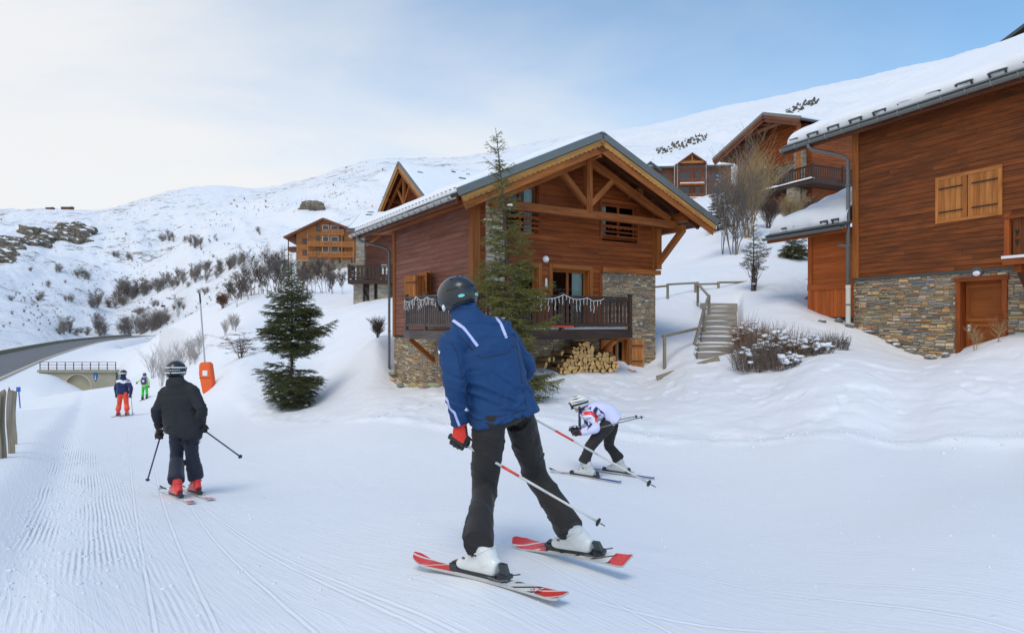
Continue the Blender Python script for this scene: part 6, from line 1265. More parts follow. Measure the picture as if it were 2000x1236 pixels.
def conifer(name, label, base, H, prof, nb, seed, mat='needles', droop=.35, per_m=170, nl=.024, nw=.006, dens=1.0, leader=.1, snow=0, lean=(0, 0), extra=(), group=None, tw=.055):
    """prof: list of (height fraction, radius); branches spiral up the stem, side twigs carry single needles"""
    rg = np.random.default_rng(seed); root = thing(name, label, 'tree', base, 0, group); S0, S1, R0, R1 = [], [], [], []; T0, T1 = [], []; hs = [p[0] for p in prof]; rs = [p[1] for p in prof]
    stem = lambda f: np.array([lean[0]*f*f, lean[1]*f*f, H*f]); n = 14; tip_r = .012; base_r = max(.03, H*.013)
    for i in range(n): a, b = i/n, (i+1)/n; S0.append(stem(a)-(np.array([0, 0, .2]) if i == 0 else 0)); S1.append(stem(b)); R0.append(base_r*(1-a)+tip_r*.5); R1.append(base_r*(1-b)+tip_r*.5)
    blobs = []; br = []
    for i in range(nb):
        f = 1-(1-leader*.3)*math.sqrt(rg.random()) if False else (i+.5)/nb*(1-leader)+rg.uniform(-.01, .01); f += rg.uniform(-.012, .012); r = float(np.interp(f, hs, rs))*rg.uniform(.5, 1.15)
        if r > .04: br.append((max(.02, f), i*2.399+rg.uniform(-.4, .4), r, None))
    for e in extra: br.append(e)
    for k in range(5): br.append((1-leader*(.25+.15*k), k*2.4, .10+.05*k, .9))
    for f, az, r, rise in br:
        p0 = stem(f); dirh = np.array([math.cos(az), math.sin(az), 0]); up0 = (.55 if f > .7 else .25) if rise is None else rise; m = 8; pts = []
        dr = droop*(1-f)**.5 if rise is None else 0
        for j in range(m+1): t = j/m; pts.append(p0+dirh*r*t+np.array([0, 0, r*(up0*t-dr*1.1*t*t+.18*max(0, t-.7))]))
        for j in range(m):
            S0.append(pts[j]); S1.append(pts[j+1]); w = .004+.012*min(1, r); R0.append(w*(1-j/m)+.002); R1.append(w*(1-(j+1)/m)+.002)
            if j > 0: T0.append(pts[j]); T1.append(pts[j+1])
        ns = max(4, int(r/tw*dens)); side = np.array([-dirh[1], dirh[0], 0])
        for j in range(ns):
            t = .12+.86*(j+rg.random())/ns; q = pts[min(m-1, int(t*m))]+(pts[min(m, int(t*m)+1)]-pts[min(m-1, int(t*m))])*(t*m % 1)
            for sg in (-1, 1):
                l = min(.42*r+.05, (1-t)*r*.75+.09)*rg.uniform(.6, 1.1); dd = dirh*.75+side*sg*rg.uniform(.5, 1.0)+np.array([0, 0, rg.uniform(-.55, .25)]); dd /= np.linalg.norm(dd); e = q+dd*l; mid = q+dd*l*.5+np.array([0, 0, .03*l]); T0 += [q, mid]; T1 += [mid, e]
                if l > .16:
                    for _ in range(int(l/.06)):
                        u = rg.uniform(.25, .9); s2 = q+(e-q)*u; d2 = dd+np.array([-dd[1], dd[0], 0])*rg.choice((-1, 1))*rg.uniform(.6, 1)+np.array([0, 0, rg.uniform(-.4, .1)]); d2 /= np.linalg.norm(d2); T0.append(s2); T1.append(s2+d2*l*rg.uniform(.25, .45))
        if snow and rg.random() < snow and f < .92:
            for _ in range(rg.integers(1, 4)): t = rg.uniform(.45, .98); blobs.append((pts[min(m, int(t*m))]+side*rg.uniform(-.12, .12)*r, rg.uniform(.02, .055)))
    link_mesh('trunk', seg_mesh('trunk', S0, S1, R0, R1, 'bark', 6), root); link_mesh('crown', needle_mesh('crown', T0, T1, per_m, nl, nw, mat, rg), root)
    if blobs:
        m = MB()
        for p, s in blobs: m.ball(Vector(p)+Vector((0, 0, .012)), (s*1.5, s*1.5, s*.55), 1, .2, tint=(1, 1, 1))
        m.build('branch_snow', M['snow'], root, smooth=True, kind='stuff')
    return root
def bare_segs(rg, H, trunks=1, spread=.35, levels=4, up=.5, thick=.012, first=.25, kids=(3, 5), curve=.15):
    S = []
    def grow(p, d, L, r, lv):
        n = 4 if lv < 2 else 3; pts = [p]
        for i in range(n): d = d+rg.normal(size=3)*curve*.5+np.array([0, 0, up*.12]); d /= np.linalg.norm(d); pts.append(pts[-1]+d*L/n)
        for i in range(n): S.append((pts[i], pts[i+1], r*(1-.65*i/n), r*(1-.65*(i+1)/n), lv))
        if lv >= levels: return
        for k in range(rg.integers(*kids)):
            t = rg.uniform(first, 1.0) if lv == 0 else rg.uniform(.15, 1.0); i = min(n-1, int(t*n)); q = pts[i]+(pts[i+1]-pts[i])*(t*n-i); a = rg.random()*6.28; side = np.array([math.cos(a), math.sin(a), rg.uniform(-.1, .3)]); d2 = d*(1-spread)+side*spread*1.5+np.array([0, 0, up*.35]); d2 /= np.linalg.norm(d2); grow(q, d2, L*rg.uniform(.42, .68), r*.5*(1-.4*t)+.0015, lv+1)
    for k in range(trunks):
        a = rg.random()*6.28; off = np.array([math.cos(a), math.sin(a), 0])*(.06*H if trunks > 1 else 0)*rg.random(); d = np.array([0, 0, 1.])+np.array([math.cos(a), math.sin(a), 0])*(spread*.7*rg.random() if trunks > 1 else .05); d /= np.linalg.norm(d); grow(off-np.array([0, 0, .05*H]), d, H*rg.uniform(.6, .85)*(1 if trunks > 1 else 1), H*thick, 0)
    return S
def bare_mesh(name, S, mat, n=3, minr=0):
    return seg_mesh(name, [s[0] for s in S], [s[1] for s in S], [max(minr, s[2]) for s in S], [max(minr*.7, s[3]) for s in S], mat, n)
def norm_h(S, H):
    z = max(max(s[0][2], s[1][2]) for s in S); k = H/z; return [(s[0]*k, s[1]*k, s[2]*k, s[3]*k, s[4]) for s in S]
def build_conifers():
    b = onground(570, 20.0); top = P(566, 513, 20.0); H = top.z-b.z
    conifer('spruce_tree', 'full dark green spruce with snow flecks and a bare gap low on its trunk', b, H, [(0, .58), (.08, .92), (.16, 1.08), (.24, .75), (.27, .12), (.335, .10), (.35, .6), (.42, 1.0), (.5, 1.12), (.6, 1.0), (.72, .74), (.84, .38), (.95, .12), (1, .03)], 270, 4, 'needles_dark', droop=.30, per_m=150, nl=.028, nw=.009, leader=.06, snow=.45, extra=[(.50, .15, 1.45, .30), (.52, 3.0, 1.2, None), (.28, 2.9, .95, .1), (.22, 3.05, 1.3, .12), (.14, -.1, 1.0, .1)])
    b = onground(1000, 14.2); top = P(967, 250, 14.2); H = top.z-b.z
    conifer('fir_tree', 'tall slender yellow-green fir with bare spiky leader in front of the chalet balcony', b, H, [(0, .72), (.08, .82), (.2, .68), (.3, .66), (.36, .80), (.45, .70), (.5, .68), (.6, .54), (.7, .43), (.78, .32), (.84, .16), (.88, .10), (1, .02)], 225, 9, 'needles', droop=.22, per_m=140, nl=.028, nw=.0085, leader=.11, lean=(-.38, 0), snow=.04, extra=[(.40, 3.3, 1.0, .42), (.42, 3.0, .85, .4), (.39, -.1, 1.05, .30), (.36, .2, 1.0, .25), (.27, -.15, 1.15, .3), (.08, -.05, 1.2, .05), (.10, .3, 1.05, .05), (.84, .2, .32, .75), (.845, 3.2, .36, .8), (.85, 1.7, .28, .75), (.85, 4.6, .28, .75), (.92, .4, .14, .6), (.92, 2.6, .14, .6), (.91, 4.4, .14, .6), (.945, 3.6, .12, .8), (.945, 0.2, .12, .8)], tw=.06)
    b = onground(1552, 33); conifer('spruce_shrub', 'low dark snow-dusted spruce behind the side wing', b, P(1552, 470, 33).z-b.z, [(0, .9), (.3, 1.0), (.6, .8), (.85, .5), (1, .1)], 60, 12, 'needles_dark', per_m=90, nl=.035, nw=.014, snow=.9, leader=.05)
    b = onground(1402, 46); conifer('snowy_spruce', 'slim snow-dusted spruce beside the birch clump below the slope house', b, P(1408, 335, 46).z-b.z, [(0, 1.0), (.4, .9), (.8, .35), (1, .05)], 70, 13, 'needles_dark', per_m=70, nl=.04, nw=.02, snow=.9, leader=.05)
    b = onground(1472, 26.5); t = conifer('dwarf_conifer', 'sparse grey-green dwarf conifer on bare stems behind the stairs', b, P(1465, 428, 26.5).z-b.z, [(0, .1), (.26, .15), (.32, .85), (.42, .82), (.55, .62), (.7, .4), (.85, .2), (1, .05)], 66, 14, 'needles_grey', per_m=95, nl=.03, nw=.009, snow=.15, leader=.08, droop=.1)
    rg = np.random.default_rng(5); S = bare_segs(rg, 1.9, 7, .35, 2, .6, .016, .3, (2, 4)); link_mesh('stems', bare_mesh('stems', norm_h(S, 2.0), 'twig_brown', 4), t)
def ndl():
    t = NT('needles_grey'); c = t.mix(t.noise(t.coord('Object'), 2.2, 4), (.055, .058, .035), (.15, .14, .085)); t.col(t.mix(1.0, c, t.tint(), 'MULTIPLY')); t.rough(.7); M['needles_grey'] = t.m
ndl()
build_conifers()
def bare_tree(name, label, base, H, seed, mat, group=None, cat='tree', trunks=1, spread=.35, levels=4, kids=(3, 5), thick=.012, first=.25, up=.5, tmat=None, minr=0, parts=True, n=4):
    rg = np.random.default_rng(seed); S = norm_h(bare_segs(rg, H, trunks, spread, levels, up, thick, first, kids), H)
    root = thing(name, label, cat, base, 0, group); a = [s for s in S if s[4] <= 1]; c = [s for s in S if s[4] > 1]
    link_mesh('trunk', bare_mesh('trunk', a, tmat or mat, 5), root); link_mesh('crown', bare_mesh('crown', c, mat, 3, minr), root); return root
def build_bare():
    # clump between the chalets
    b = onground(1432, 36); bare_tree('birch_tree', 'grey bare multi-stemmed tree on the slope between the two chalets', b, P(1425, 262, 36).z-b.z, 21, 'twig_grey', trunks=8, spread=.34, levels=3, kids=(5, 8), thick=.008, tmat='bark_birch', minr=.006, up=.8)
    b = onground(1462, 40); bare_tree('willow_tree', 'tan bare fan-shaped tree in front of the slope house balcony', b, P(1470, 250, 40).z-b.z, 25, 'twig_tan', trunks=11, spread=.50, levels=3, kids=(6, 9), thick=.007, tmat='twig_tan', minr=.0055, up=.8, first=.3)
    b = onground(1412, 37); bare_tree('birch_tree', 'thin grey sapling left of the bare multi-stemmed tree', b, P(1412, 330, 37).z-b.z, 27, 'twig_grey', trunks=3, spread=.22, levels=3, kids=(3, 5), thick=.007, minr=.004, up=.9)
    for (px, d, py, lab, sd, mt) in ((1500, 43, 372, 'brown tangled bush below the slope house balcony', 31, 'twig_brown'), (1545, 44, 370, 'yellow-brown bush under the slope house pillars', 32, 'twig_tan'), (1590, 45, 372, 'brown bush at the foot of the slope house', 33, 'twig_brown')):
        b = onground(px, d); bare_tree('bush', lab, b, max(1.6, P(px, py, d).z-b.z), sd, mt, cat='bush', trunks=16, spread=.5, levels=2, kids=(5, 9), thick=.009, minr=.01)
    # thicket behind the spruce
    L = [(470, 66, 520), (495, 68, 490), (515, 70, 478), (535, 72, 470), (548, 70, 480), (485, 62, 545), (590, 66, 505), (612, 66, 490), (630, 64, 500), (650, 60, 530), (668, 58, 540), (560, 74, 485), (455, 70, 545), (525, 64, 520), (505, 66, 510), (545, 66, 500), (478, 72, 520), (600, 62, 520), (640, 70, 500), (465, 60, 560)]
    for i, (px, d, py) in enumerate(L):
        b = onground(px, d); bare_tree('bare_tree', 'bare grey-brown tree in the thicket behind the spruce', b, max(2.5, P(px, py, d).z-b.z), 50+i, 'twig_grey' if i % 2 else 'twig_brown', 'bare trees of the thicket behind the spruce', trunks=2 if i % 3 else 4, spread=.42, levels=4, kids=(4, 6), thick=.009, minr=.009, up=.6)
    # pale frosted shrubs along the bank
    L = [(300, 58, 655), (330, 52, 660), (352, 48, 660), (372, 46, 660), (390, 50, 640), (372, 56, 650), (460, 42, 620), (440, 44, 640), (315, 46, 685), (345, 42, 690), (380, 40, 668), (455, 46, 610)]
    for i, (px, d, py) in enumerate(L):
        b = onground(px, d); bare_tree('frosted_shrub', 'pale frosted bare shrub on the snow bank beyond the marker pole', b, max(1.3, P(px, py, d).z-b.z), 80+i, 'twig_frost', 'frosted shrubs on the bank', 'shrub', trunks=9, spread=.4, levels=2, kids=(4, 7), thick=.008, minr=.007, up=.8)
    b = onground(470, 31); bare_tree('fallen_branch_shrub', 'dark leafless shrub bent over the snow left of the spruce', b, 1.3, 97, 'twig_brown', None, 'shrub', trunks=8, spread=.95, levels=3, kids=(3, 6), thick=.012, minr=.006, up=-.1)
    b = onground(738, 24.5); bare_tree('twiggy_bush', 'dark twiggy bush in snow beside the chalet down-pipe', b, .95, 98, 'twig_brown', None, 'bush', trunks=26, spread=.5, levels=2, kids=(5, 8), thick=.010, minr=.0045)
    b = onground(435, 66); bare_tree('reddish_bush', 'reddish leafless bush on the crest of the snow bank', b, 1.9, 99, 'twig_red', None, 'bush', trunks=16, spread=.6, levels=3, kids=(4, 6), thick=.010, minr=.012)
    # shrub hedge by the stairs, heavy with snow
    hedge = [(1462, 19.0, 607, 'hedge_red', 'rust-brown leafless shrub beside the stair treads', .7), (1500, 18.0, 620, 'hedge_brown', 'tall leafless shrub between rust-brown shrub and grey hedge', .8), (1478, 16.8, 640, 'twig_dark', 'dark rounded snow-capped shrub below the stairs', .95), (1535, 17.0, 628, 'hedge_brown', 'broad snow-capped shrub in the middle of the hedge', 1.0), (1580, 16.9, 645, 'twig_dark', 'dark shrub with bare tips right of the broad snow-capped shrub', .9), (1625, 17.6, 655, 'twig_grey', 'small grey leafless shrub at the hedge end near the stone wall', .7), (1520, 16.3, 670, 'twig_dark', 'low dark shrub at the front of the hedge', .8)]
    for i, (px, d, py, mt, lab, wd) in enumerate(hedge):
        b = onground(px, d); H = max(.6, P(px, py, d).z-b.z); rg = np.random.default_rng(120+i); S = []
        for k in range(250 if mt != 'twig_grey' else 150):
            a = rg.random()*6.28; rr = math.sqrt(rg.random())*wd*.55; p = np.array([math.cos(a)*rr*1.15, math.sin(a)*rr, -.05]); hh = H*math.sqrt(max(.05, 1-(rr/(wd*.75))**2))*rg.uniform(.55, 1.05); d_ = np.array([math.cos(a)*rr*.75+rg.normal()*.12, math.sin(a)*rr*.7+rg.normal()*.12, 1.0]); d_ /= np.linalg.norm(d_); q = p+d_*hh*.6; e = q+(d_+rg.normal(size=3)*.18)*hh*.4; S += [(p, q, .006, .0045, 1), (q, e, .0045, .002, 2)]
            for _ in range(3): u = rg.uniform(.3, .9); s2 = p+(q-p)*u; S.append((s2, s2+(d_+rg.normal(size=3)*.45)*hh*.3, .0035, .0018, 2))
        root = thing('leafless_shrub', lab, 'shrub', b, 0, 'leafless shrubs of the hedge by the stairs'); link_mesh('stems', bare_mesh('stems', [s for s in S if s[4] == 1], mt, 3), root); link_mesh('twigs', bare_mesh('twigs', [s for s in S if s[4] == 2], mt, 3), root)
        m = MB(); sd_ = rg.normal(size=2)*.25
        for k in range(int(190*wd)):
            a = rg.random()*6.28; rr = math.sqrt(rg.random())*wd*.6; x_, y_ = math.cos(a)*rr*1.15, math.sin(a)*rr
            if float(fbm(np.array([x_*2.2+i*5]), np.array([y_*2.2]), 91, 2)[0]) < .02: continue
            hh = H*math.sqrt(max(.05, 1-(rr/(wd*.75))**2))*rg.uniform(.30, .78); s = rg.uniform(.02, .062); m.ball((x_, y_-.04, hh), (s*rg.uniform(1, 2.2), s*rg.uniform(.9, 1.6), s*rg.uniform(.5, .9)), 2, .25, tint=(1, 1, 1))
        m.build('snow_cap', M['snow'], root, smooth=True, kind='stuff')
    for (px, d, lab, sd) in ((1905, 15.9, 'dry straw-coloured weed in snow before the stone doorway', 141), (1950, 15.7, 'second dry weed near the right door post', 142)):
        b = onground(px, d); bare_tree('dry_weed', lab, b, .75, sd, 'twig_tan', None, 'weed', trunks=5, spread=.5, levels=2, kids=(3, 6), thick=.008, minr=.003)
plain('hedge_brown', (.24, .15, .095), .9, var=.3); plain('hedge_red', (.30, .15, .075), .9, var=.3); plain('twig_dark', (.19, .145, .115), .9, var=.3)
build_bare()
def build_far_trees():
    protos = []
    for i in range(7):
        rg = np.random.default_rng(200+i); tall = i < 4; S = norm_h(bare_segs(rg, 7, 2 if tall else 9, .42 if tall else .55, 4 if tall else 3, .7 if tall else .5, .016, .2, (4, 7) if tall else (4, 7)), 1.0); protos.append(bare_mesh('bare_tree', S, 'twig_far' if i % 2 else 'twig_far2', 3, .0022))
    T = [(190, 600, 40, 0), (180, 598, 32, 1), (240, 582, 46, 0), (250, 586, 44, 1), (234, 592, 42, 2), (286, 570, 32, 3), (278, 576, 36, 0), (330, 562, 36, 1), (344, 557, 40, 2), (358, 556, 34, 3), (374, 548, 36, 0), (392, 548, 40, 1), (410, 541, 38, 2), (430, 536, 36, 3), (446, 530, 32, 0), (380, 482, 28, 1), (392, 484, 24, 2), (372, 480, 24, 0), (230, 503, 16, 4), (250, 507, 18, 4), (116, 531, 20, 4), (160, 541, 24, 4), (172, 545, 22, 5), (80, 585, 20, 4), (20, 587, 14, 6), (135, 648, 34, 0), (124, 652, 26, 5), (186, 650, 46, 1), (150, 655, 18, 6), (170, 655, 20, 5), (205, 652, 30, 6), (300, 600, 20, 5), (212, 600, 26, 4), (140, 590, 20, 4), (95, 560, 14, 6), (60, 530, 12, 6), (330, 470, 26, 3), (338, 472, 22, 2), (460, 525, 34, 1), (475, 520, 34, 2), (318, 565, 34, 0), (305, 568, 30, 1), (265, 578, 38, 3), (222, 595, 34, 2), (350, 600, 22, 4), (400, 575, 18, 5), (420, 470, 16, 3), (505, 455, 14, 0), (270, 615, 20, 5), (246, 640, 30, 5)]
    rr = random.Random(3); T += [(px+rr.uniform(-13, 13), py+rr.uniform(-5, 5), h*rr.uniform(.4, .9), rr.randrange(7)) for px, py, h, k in list(T) for _ in range(2)]
    for px, py, h, k in T:
        g = ground_hit(px, py, 115, 650); H = h/F*g.y; o = link_mesh('bare_tree', protos[k], None, g-Vector((0, 0, .2)), (0, 0, random.uniform(0, 6.28)), (H*random.uniform(.85, 1.2),)*2+(H,)); tag(o, 'bare dark tree on the far mountainside above the road', 'tree', 'bare trees on the far mountainside')
    # rust-brown thicket beside the road: separate bushes
    for i, (px, py, h) in enumerate(((236, 652, 34), (252, 652, 42), (268, 651, 46), (284, 650, 50), (298, 647, 52), (312, 640, 46), (324, 632, 36), (244, 654, 28), (275, 654, 34), (305, 646, 40))):
        g = ground_hit(px, py, 115, 650); H = h/F*g.y; o = link_mesh('roadside_bush', protos[4+i % 3], None, g-Vector((0, 0, .2)), (0, 0, i), (H*.9, H*.9, H)); tag(o, 'dense rust-brown bush in the thicket where the road bends away', 'bush', 'bushes where the road bends away')
    # countless small scrub tufts on the slopes
    rg = np.random.default_rng(9); base = []
    for _ in range(6):
        s = []
        for k in range(26): a = rg.random()*6.28; d = np.array([math.cos(a)*rg.uniform(.1, .7), math.sin(a)*rg.uniform(.1, .7), 1]); d /= np.linalg.norm(d); p = np.array([math.cos(a)*.15, math.sin(a)*.15, 0])*rg.random(); s.append((p, p+d*rg.uniform(.5, 1.0)))
        base.append(s)
    S0, S1, R0 = [], [], []
    cand = []
    N = 10000; px = rg.uniform(-60, 1650, N); py = rg.uniform(300, 655, N); dens = fbm(px*.012, py*.03, 77, 4); keep = dens > rg.uniform(-.1, .75, N)*1.0; keep &= rg.random(N) < np.where(px < 700, 1, .25)
    px, py = px[keep], py[keep]; ds = np.exp(np.linspace(math.log(118), math.log(690), 90))
    for a, b in zip(px, py):
        r = ray(a, b); 
        cand.append((r.x, r.z))
    cand = np.array(cand); 
    for i in range(0, len(cand), 400):
        c = cand[i:i+400]; D = ds[None]*np.ones((len(c), 1)); G = gz(c[:, :1]*D, D)-c[:, 1:]*D; ok = (G[:, 0] < 0) & (G >= 0).any(1); k = np.argmax(G >= 0, 1)
        for j in np.nonzero(ok)[0]:
            g0, g1 = G[j, k[j]-1], G[j, k[j]]; d = ds[k[j]-1]+(ds[k[j]]-ds[k[j]-1])*(-g0/(g1-g0)); x = c[j, 0]*d; p0 = np.array([x, d, gz(np.array([x]), np.array([d]))[0]-.05]); rdq, _ = road_near(np.array([x]), np.array([d]))
            if rdq[0] < 11: continue
            h = rg.uniform(.5, 1.5)*(2.0 if rg.random() < .08 else 1); bs = base[rg.integers(6)]
            for a, b in bs: S0.append(p0+a*h); S1.append(p0+b*h); R0.append(.022*h+.012)
    me = seg_mesh('scrub', S0, S1, R0, np.array(R0)*.5, 'twig_far2', 3); o = link_mesh('scrub', me); tag(o, 'sparse low brown scrub dotted over the far snow slopes', 'scrub', kind='stuff')
plain('twig_far', (.25, .22, .20), .9, var=.3, sc=.2); plain('twig_far2', (.29, .24, .20), .9, var=.3, sc=.2)
build_far_trees()

def build_crumbs():
    """loose crumbs of snow thrown up by the groomer and by ski edges"""
    rg = np.random.default_rng(17); m = MB(); n = 0
    def put(x, y, r):
        m.ball((x, y, gzi(x, y)+r*.25), (r*rg.uniform(.8, 1.4), r*rg.uniform(.8, 1.4), r*rg.uniform(.5, .9)), 1, .3, tint=(1, 1, 1))
    XY = []
    for _ in range(900):
        al = rg.uniform(-.8, 9)**1.0; s = abs(rg.normal())*.55+.02
        if rg.random() < .5: s = .35+.25*rg.normal()+.12*math.sin(al*1.7)
        x = BERM0[0]+NRM[0]*s-NRM[1]*al; y = BERM0[1]+NRM[1]*s+NRM[0]*al; XY.append((x, y, rg.uniform(.004, .013)))
    for _ in range(260): y = rg.uniform(3, 12); XY.append((rg.uniform(-.8, .85)*y, y, rg.uniform(.004, .012)))
    for _ in range(190): px = rg.uniform(700, 2050); d = float(np.interp(px, EDGE[:, 0], EDGE[:, 1]))*rg.normal(1.0, .02); XY.append(((px-1000)/F*d, d, rg.uniform(.008, .030)))
    A = np.array(XY); Z = gz(A[:, 0], A[:, 1])
    for (x, y, r), z in zip(XY, Z): m.ball((x, y, z+r*.2), (r*rg.uniform(.8, 1.4), r*rg.uniform(.8, 1.4), r*rg.uniform(.5, .9)), 1, .3, tint=(1, 1, 1))
    o = m.build('snow_crumbs', M['snow_bank'], smooth=True, kind='stuff'); tag(o, 'loose crumbs of snow scattered on the groomed piste', 'snow')
build_crumbs()
# ------------------------------------------------------------------ skiers
def cr(pts, n):                                              # Catmull-Rom through rows of numbers
    A = np.array(pts, float); A = np.vstack([2*A[0]-A[1], A, 2*A[-1]-A[-2]]); out = []
    for i in range(1, len(A)-2):
        for t in np.linspace(0, 1, n, endpoint=False): out.append(.5*((2*A[i])+(-A[i-1]+A[i+1])*t+(2*A[i-1]-5*A[i]+4*A[i+1]-A[i+2])*t*t+(-A[i-1]+3*A[i]-3*A[i+1]+A[i+2])*t**3))
    out.append(A[-2]); return np.array(out)
def loft(m, rows, side, n=20, k=6, sq=2.0, tint=(1, 1, 1)):
    """rows: (point, half-width along side, half-depth); closed tube of ellipses"""
    R_ = cr([list(p)+[a, b] for p, a, b in rows], k); C = R_[:, :3]; side = np.array(side, float); v = []
    for i in range(len(C)):
        t = C[min(i+1, len(C)-1)]-C[max(i-1, 0)]; t /= max(np.linalg.norm(t), 1e-9); s = side-t*(side @ t); s /= max(np.linalg.norm(s), 1e-9); d = np.cross(t, s)
        for j in range(n):
            a = 2*math.pi*j/n; c_, s_ = math.cos(a), math.sin(a); q = (abs(c_)**sq+abs(s_)**sq)**(-1/sq); v.append(C[i]+s*max(.002, R_[i, 3])*c_*q+d*max(.002, R_[i, 4])*s_*q)
    L = len(C); f = [(i*n+j, i*n+(j+1) % n, (i+1)*n+(j+1) % n, (i+1)*n+j) for i in range(L-1) for j in range(n)]+[tuple(range(n-1, -1, -1)), tuple((L-1)*n+j for j in range(n))]
    m.add(v, f, tint=tint)
def fuse(m, voxel, smooth=4, fac=.5):
    """one continuous skin over overlapping forms"""
    me = bpy.data.meshes.new('tmp'); me.from_pydata(m.v, [], m.f); o = bpy.data.objects.new('tmp', me); COL.objects.link(o)
    r = o.modifiers.new('r', 'REMESH'); r.mode = 'VOXEL'; r.voxel_size = voxel
    if smooth: s = o.modifiers.new('s', 'SMOOTH'); s.iterations = smooth; s.factor = fac
    bpy.context.view_layer.update(); ev = o.evaluated_get(bpy.context.evaluated_depsgraph_get()); out = bpy.data.meshes.new_from_object(ev); bpy.data.objects.remove(o); bpy.data.meshes.remove(me); return out
def folds(me, amp, fz=16, seed=0, sc=1.0, mask=None):
    n = len(me.vertices); co = np.empty(n*3); me.vertices.foreach_get('co', co); co = co.reshape(-1, 3); nr = np.empty(n*3); me.vertices.foreach_get('normal', nr); nr = nr.reshape(-1, 3); x, y, z = co.T/sc
    w = fbm(x*2.5+y*2.5, z*3, seed+7, 2)*1.4; a = 1-2*np.abs(fbm(z*fz+w*3+x*5, x*3.0+y*4+w, seed, 2))*1.6; b = fbm(x*9+y*7, z*7, seed+3, 3)
    d = amp*(np.clip(a, 0, 1)**2*.9-.45+b*.8)*(fbm(x*3, z*3+y, seed+11, 2)+.75)
    if mask is not None: d = d*mask(co)
    co = co+nr*d[:, None]*sc; me.vertices.foreach_set('co', co.ravel()); me.update()
def finish(me, name, mat, root, smooth=True):
    me.name = name; me.materials.clear()
    for q in (mat if isinstance(mat, (list, tuple)) else [mat]): me.materials.append(M[q])
    me.polygons.foreach_set('use_smooth', [smooth]*len(me.polygons))
    if 'tint' not in me.color_attributes:
        ca = me.color_attributes.new('tint', 'FLOAT_COLOR', 'POINT'); ca.data.foreach_set('color', np.ones(len(me.vertices)*4, np.float32))
    return link_mesh(name, me, root)
def strip_on(me, root, pix, width, name, mat, lift=.004, o=Vector(), step=6):
    """tape laid on a garment: points found by looking along pixels, then raised off the cloth"""
    bvh = BVHTree.FromPolygons([v.co for v in me.vertices], [p.vertices[:] for p in me.polygons]); pts = []
    for (a, b) in zip(pix[:-1], pix[1:]):
        for i in range(step): f = i/step; pts.append((a[0]+(b[0]-a[0])*f, a[1]+(b[1]-a[1])*f))
    pts.append(pix[-1]); H = []
    for px, py in pts:
        r = ray(px, py).normalized(); h = bvh.ray_cast(-o, r)
        if h[0] is not None: H.append((h[0], h[1]))
    if len(H) < 2: return None
    m = MB(); v = []
    for i, (p, n) in enumerate(H):
        t = (H[min(i+1, len(H)-1)][0]-H[max(i-1, 0)][0]).normalized(); s = t.cross(n).normalized()
        for k in (-1, 1): q = p+s*width*.5*k; h = bvh.find_nearest(q); v.append(h[0]+h[1]*lift)
        for k in (-1, 1): q = p+s*width*.5*k; h = bvh.find_nearest(q); v.append(h[0]-h[1]*.004)
    m.add(v, [(4*i, 4*i+4, 4*i+5, 4*i+1) for i in range(len(H)-1)]+[(4*i, 4*i+2, 4*i+6, 4*i+4) for i in range(len(H)-1)]+[(4*i+1, 4*i+5, 4*i+7, 4*i+3) for i in range(len(H)-1)], tint=(1, 1, 1)); return m.build(name, M[mat], root, smooth=False)
def fabric(name, c, rough=.8, weave=900, var=.12, sheen=.3):
    t = NT(name); ob = t.coord('Object'); a = t.noise(ob, 6, 4); t.col(t.mix(a, tuple(x*(1-var) for x in c), tuple(min(1, x*(1+var)) for x in c))); t.rough(rough); t.b.inputs['Sheen Weight'].default_value = sheen; t.b.inputs['Sheen Roughness'].default_value = .4; h = t.math('ADD', t.noise(ob, 260, 2), t.math('MULTIPLY', t.noise(ob, 30, 3), 2)); t.bump(h, .18, .003); M[name] = t.m
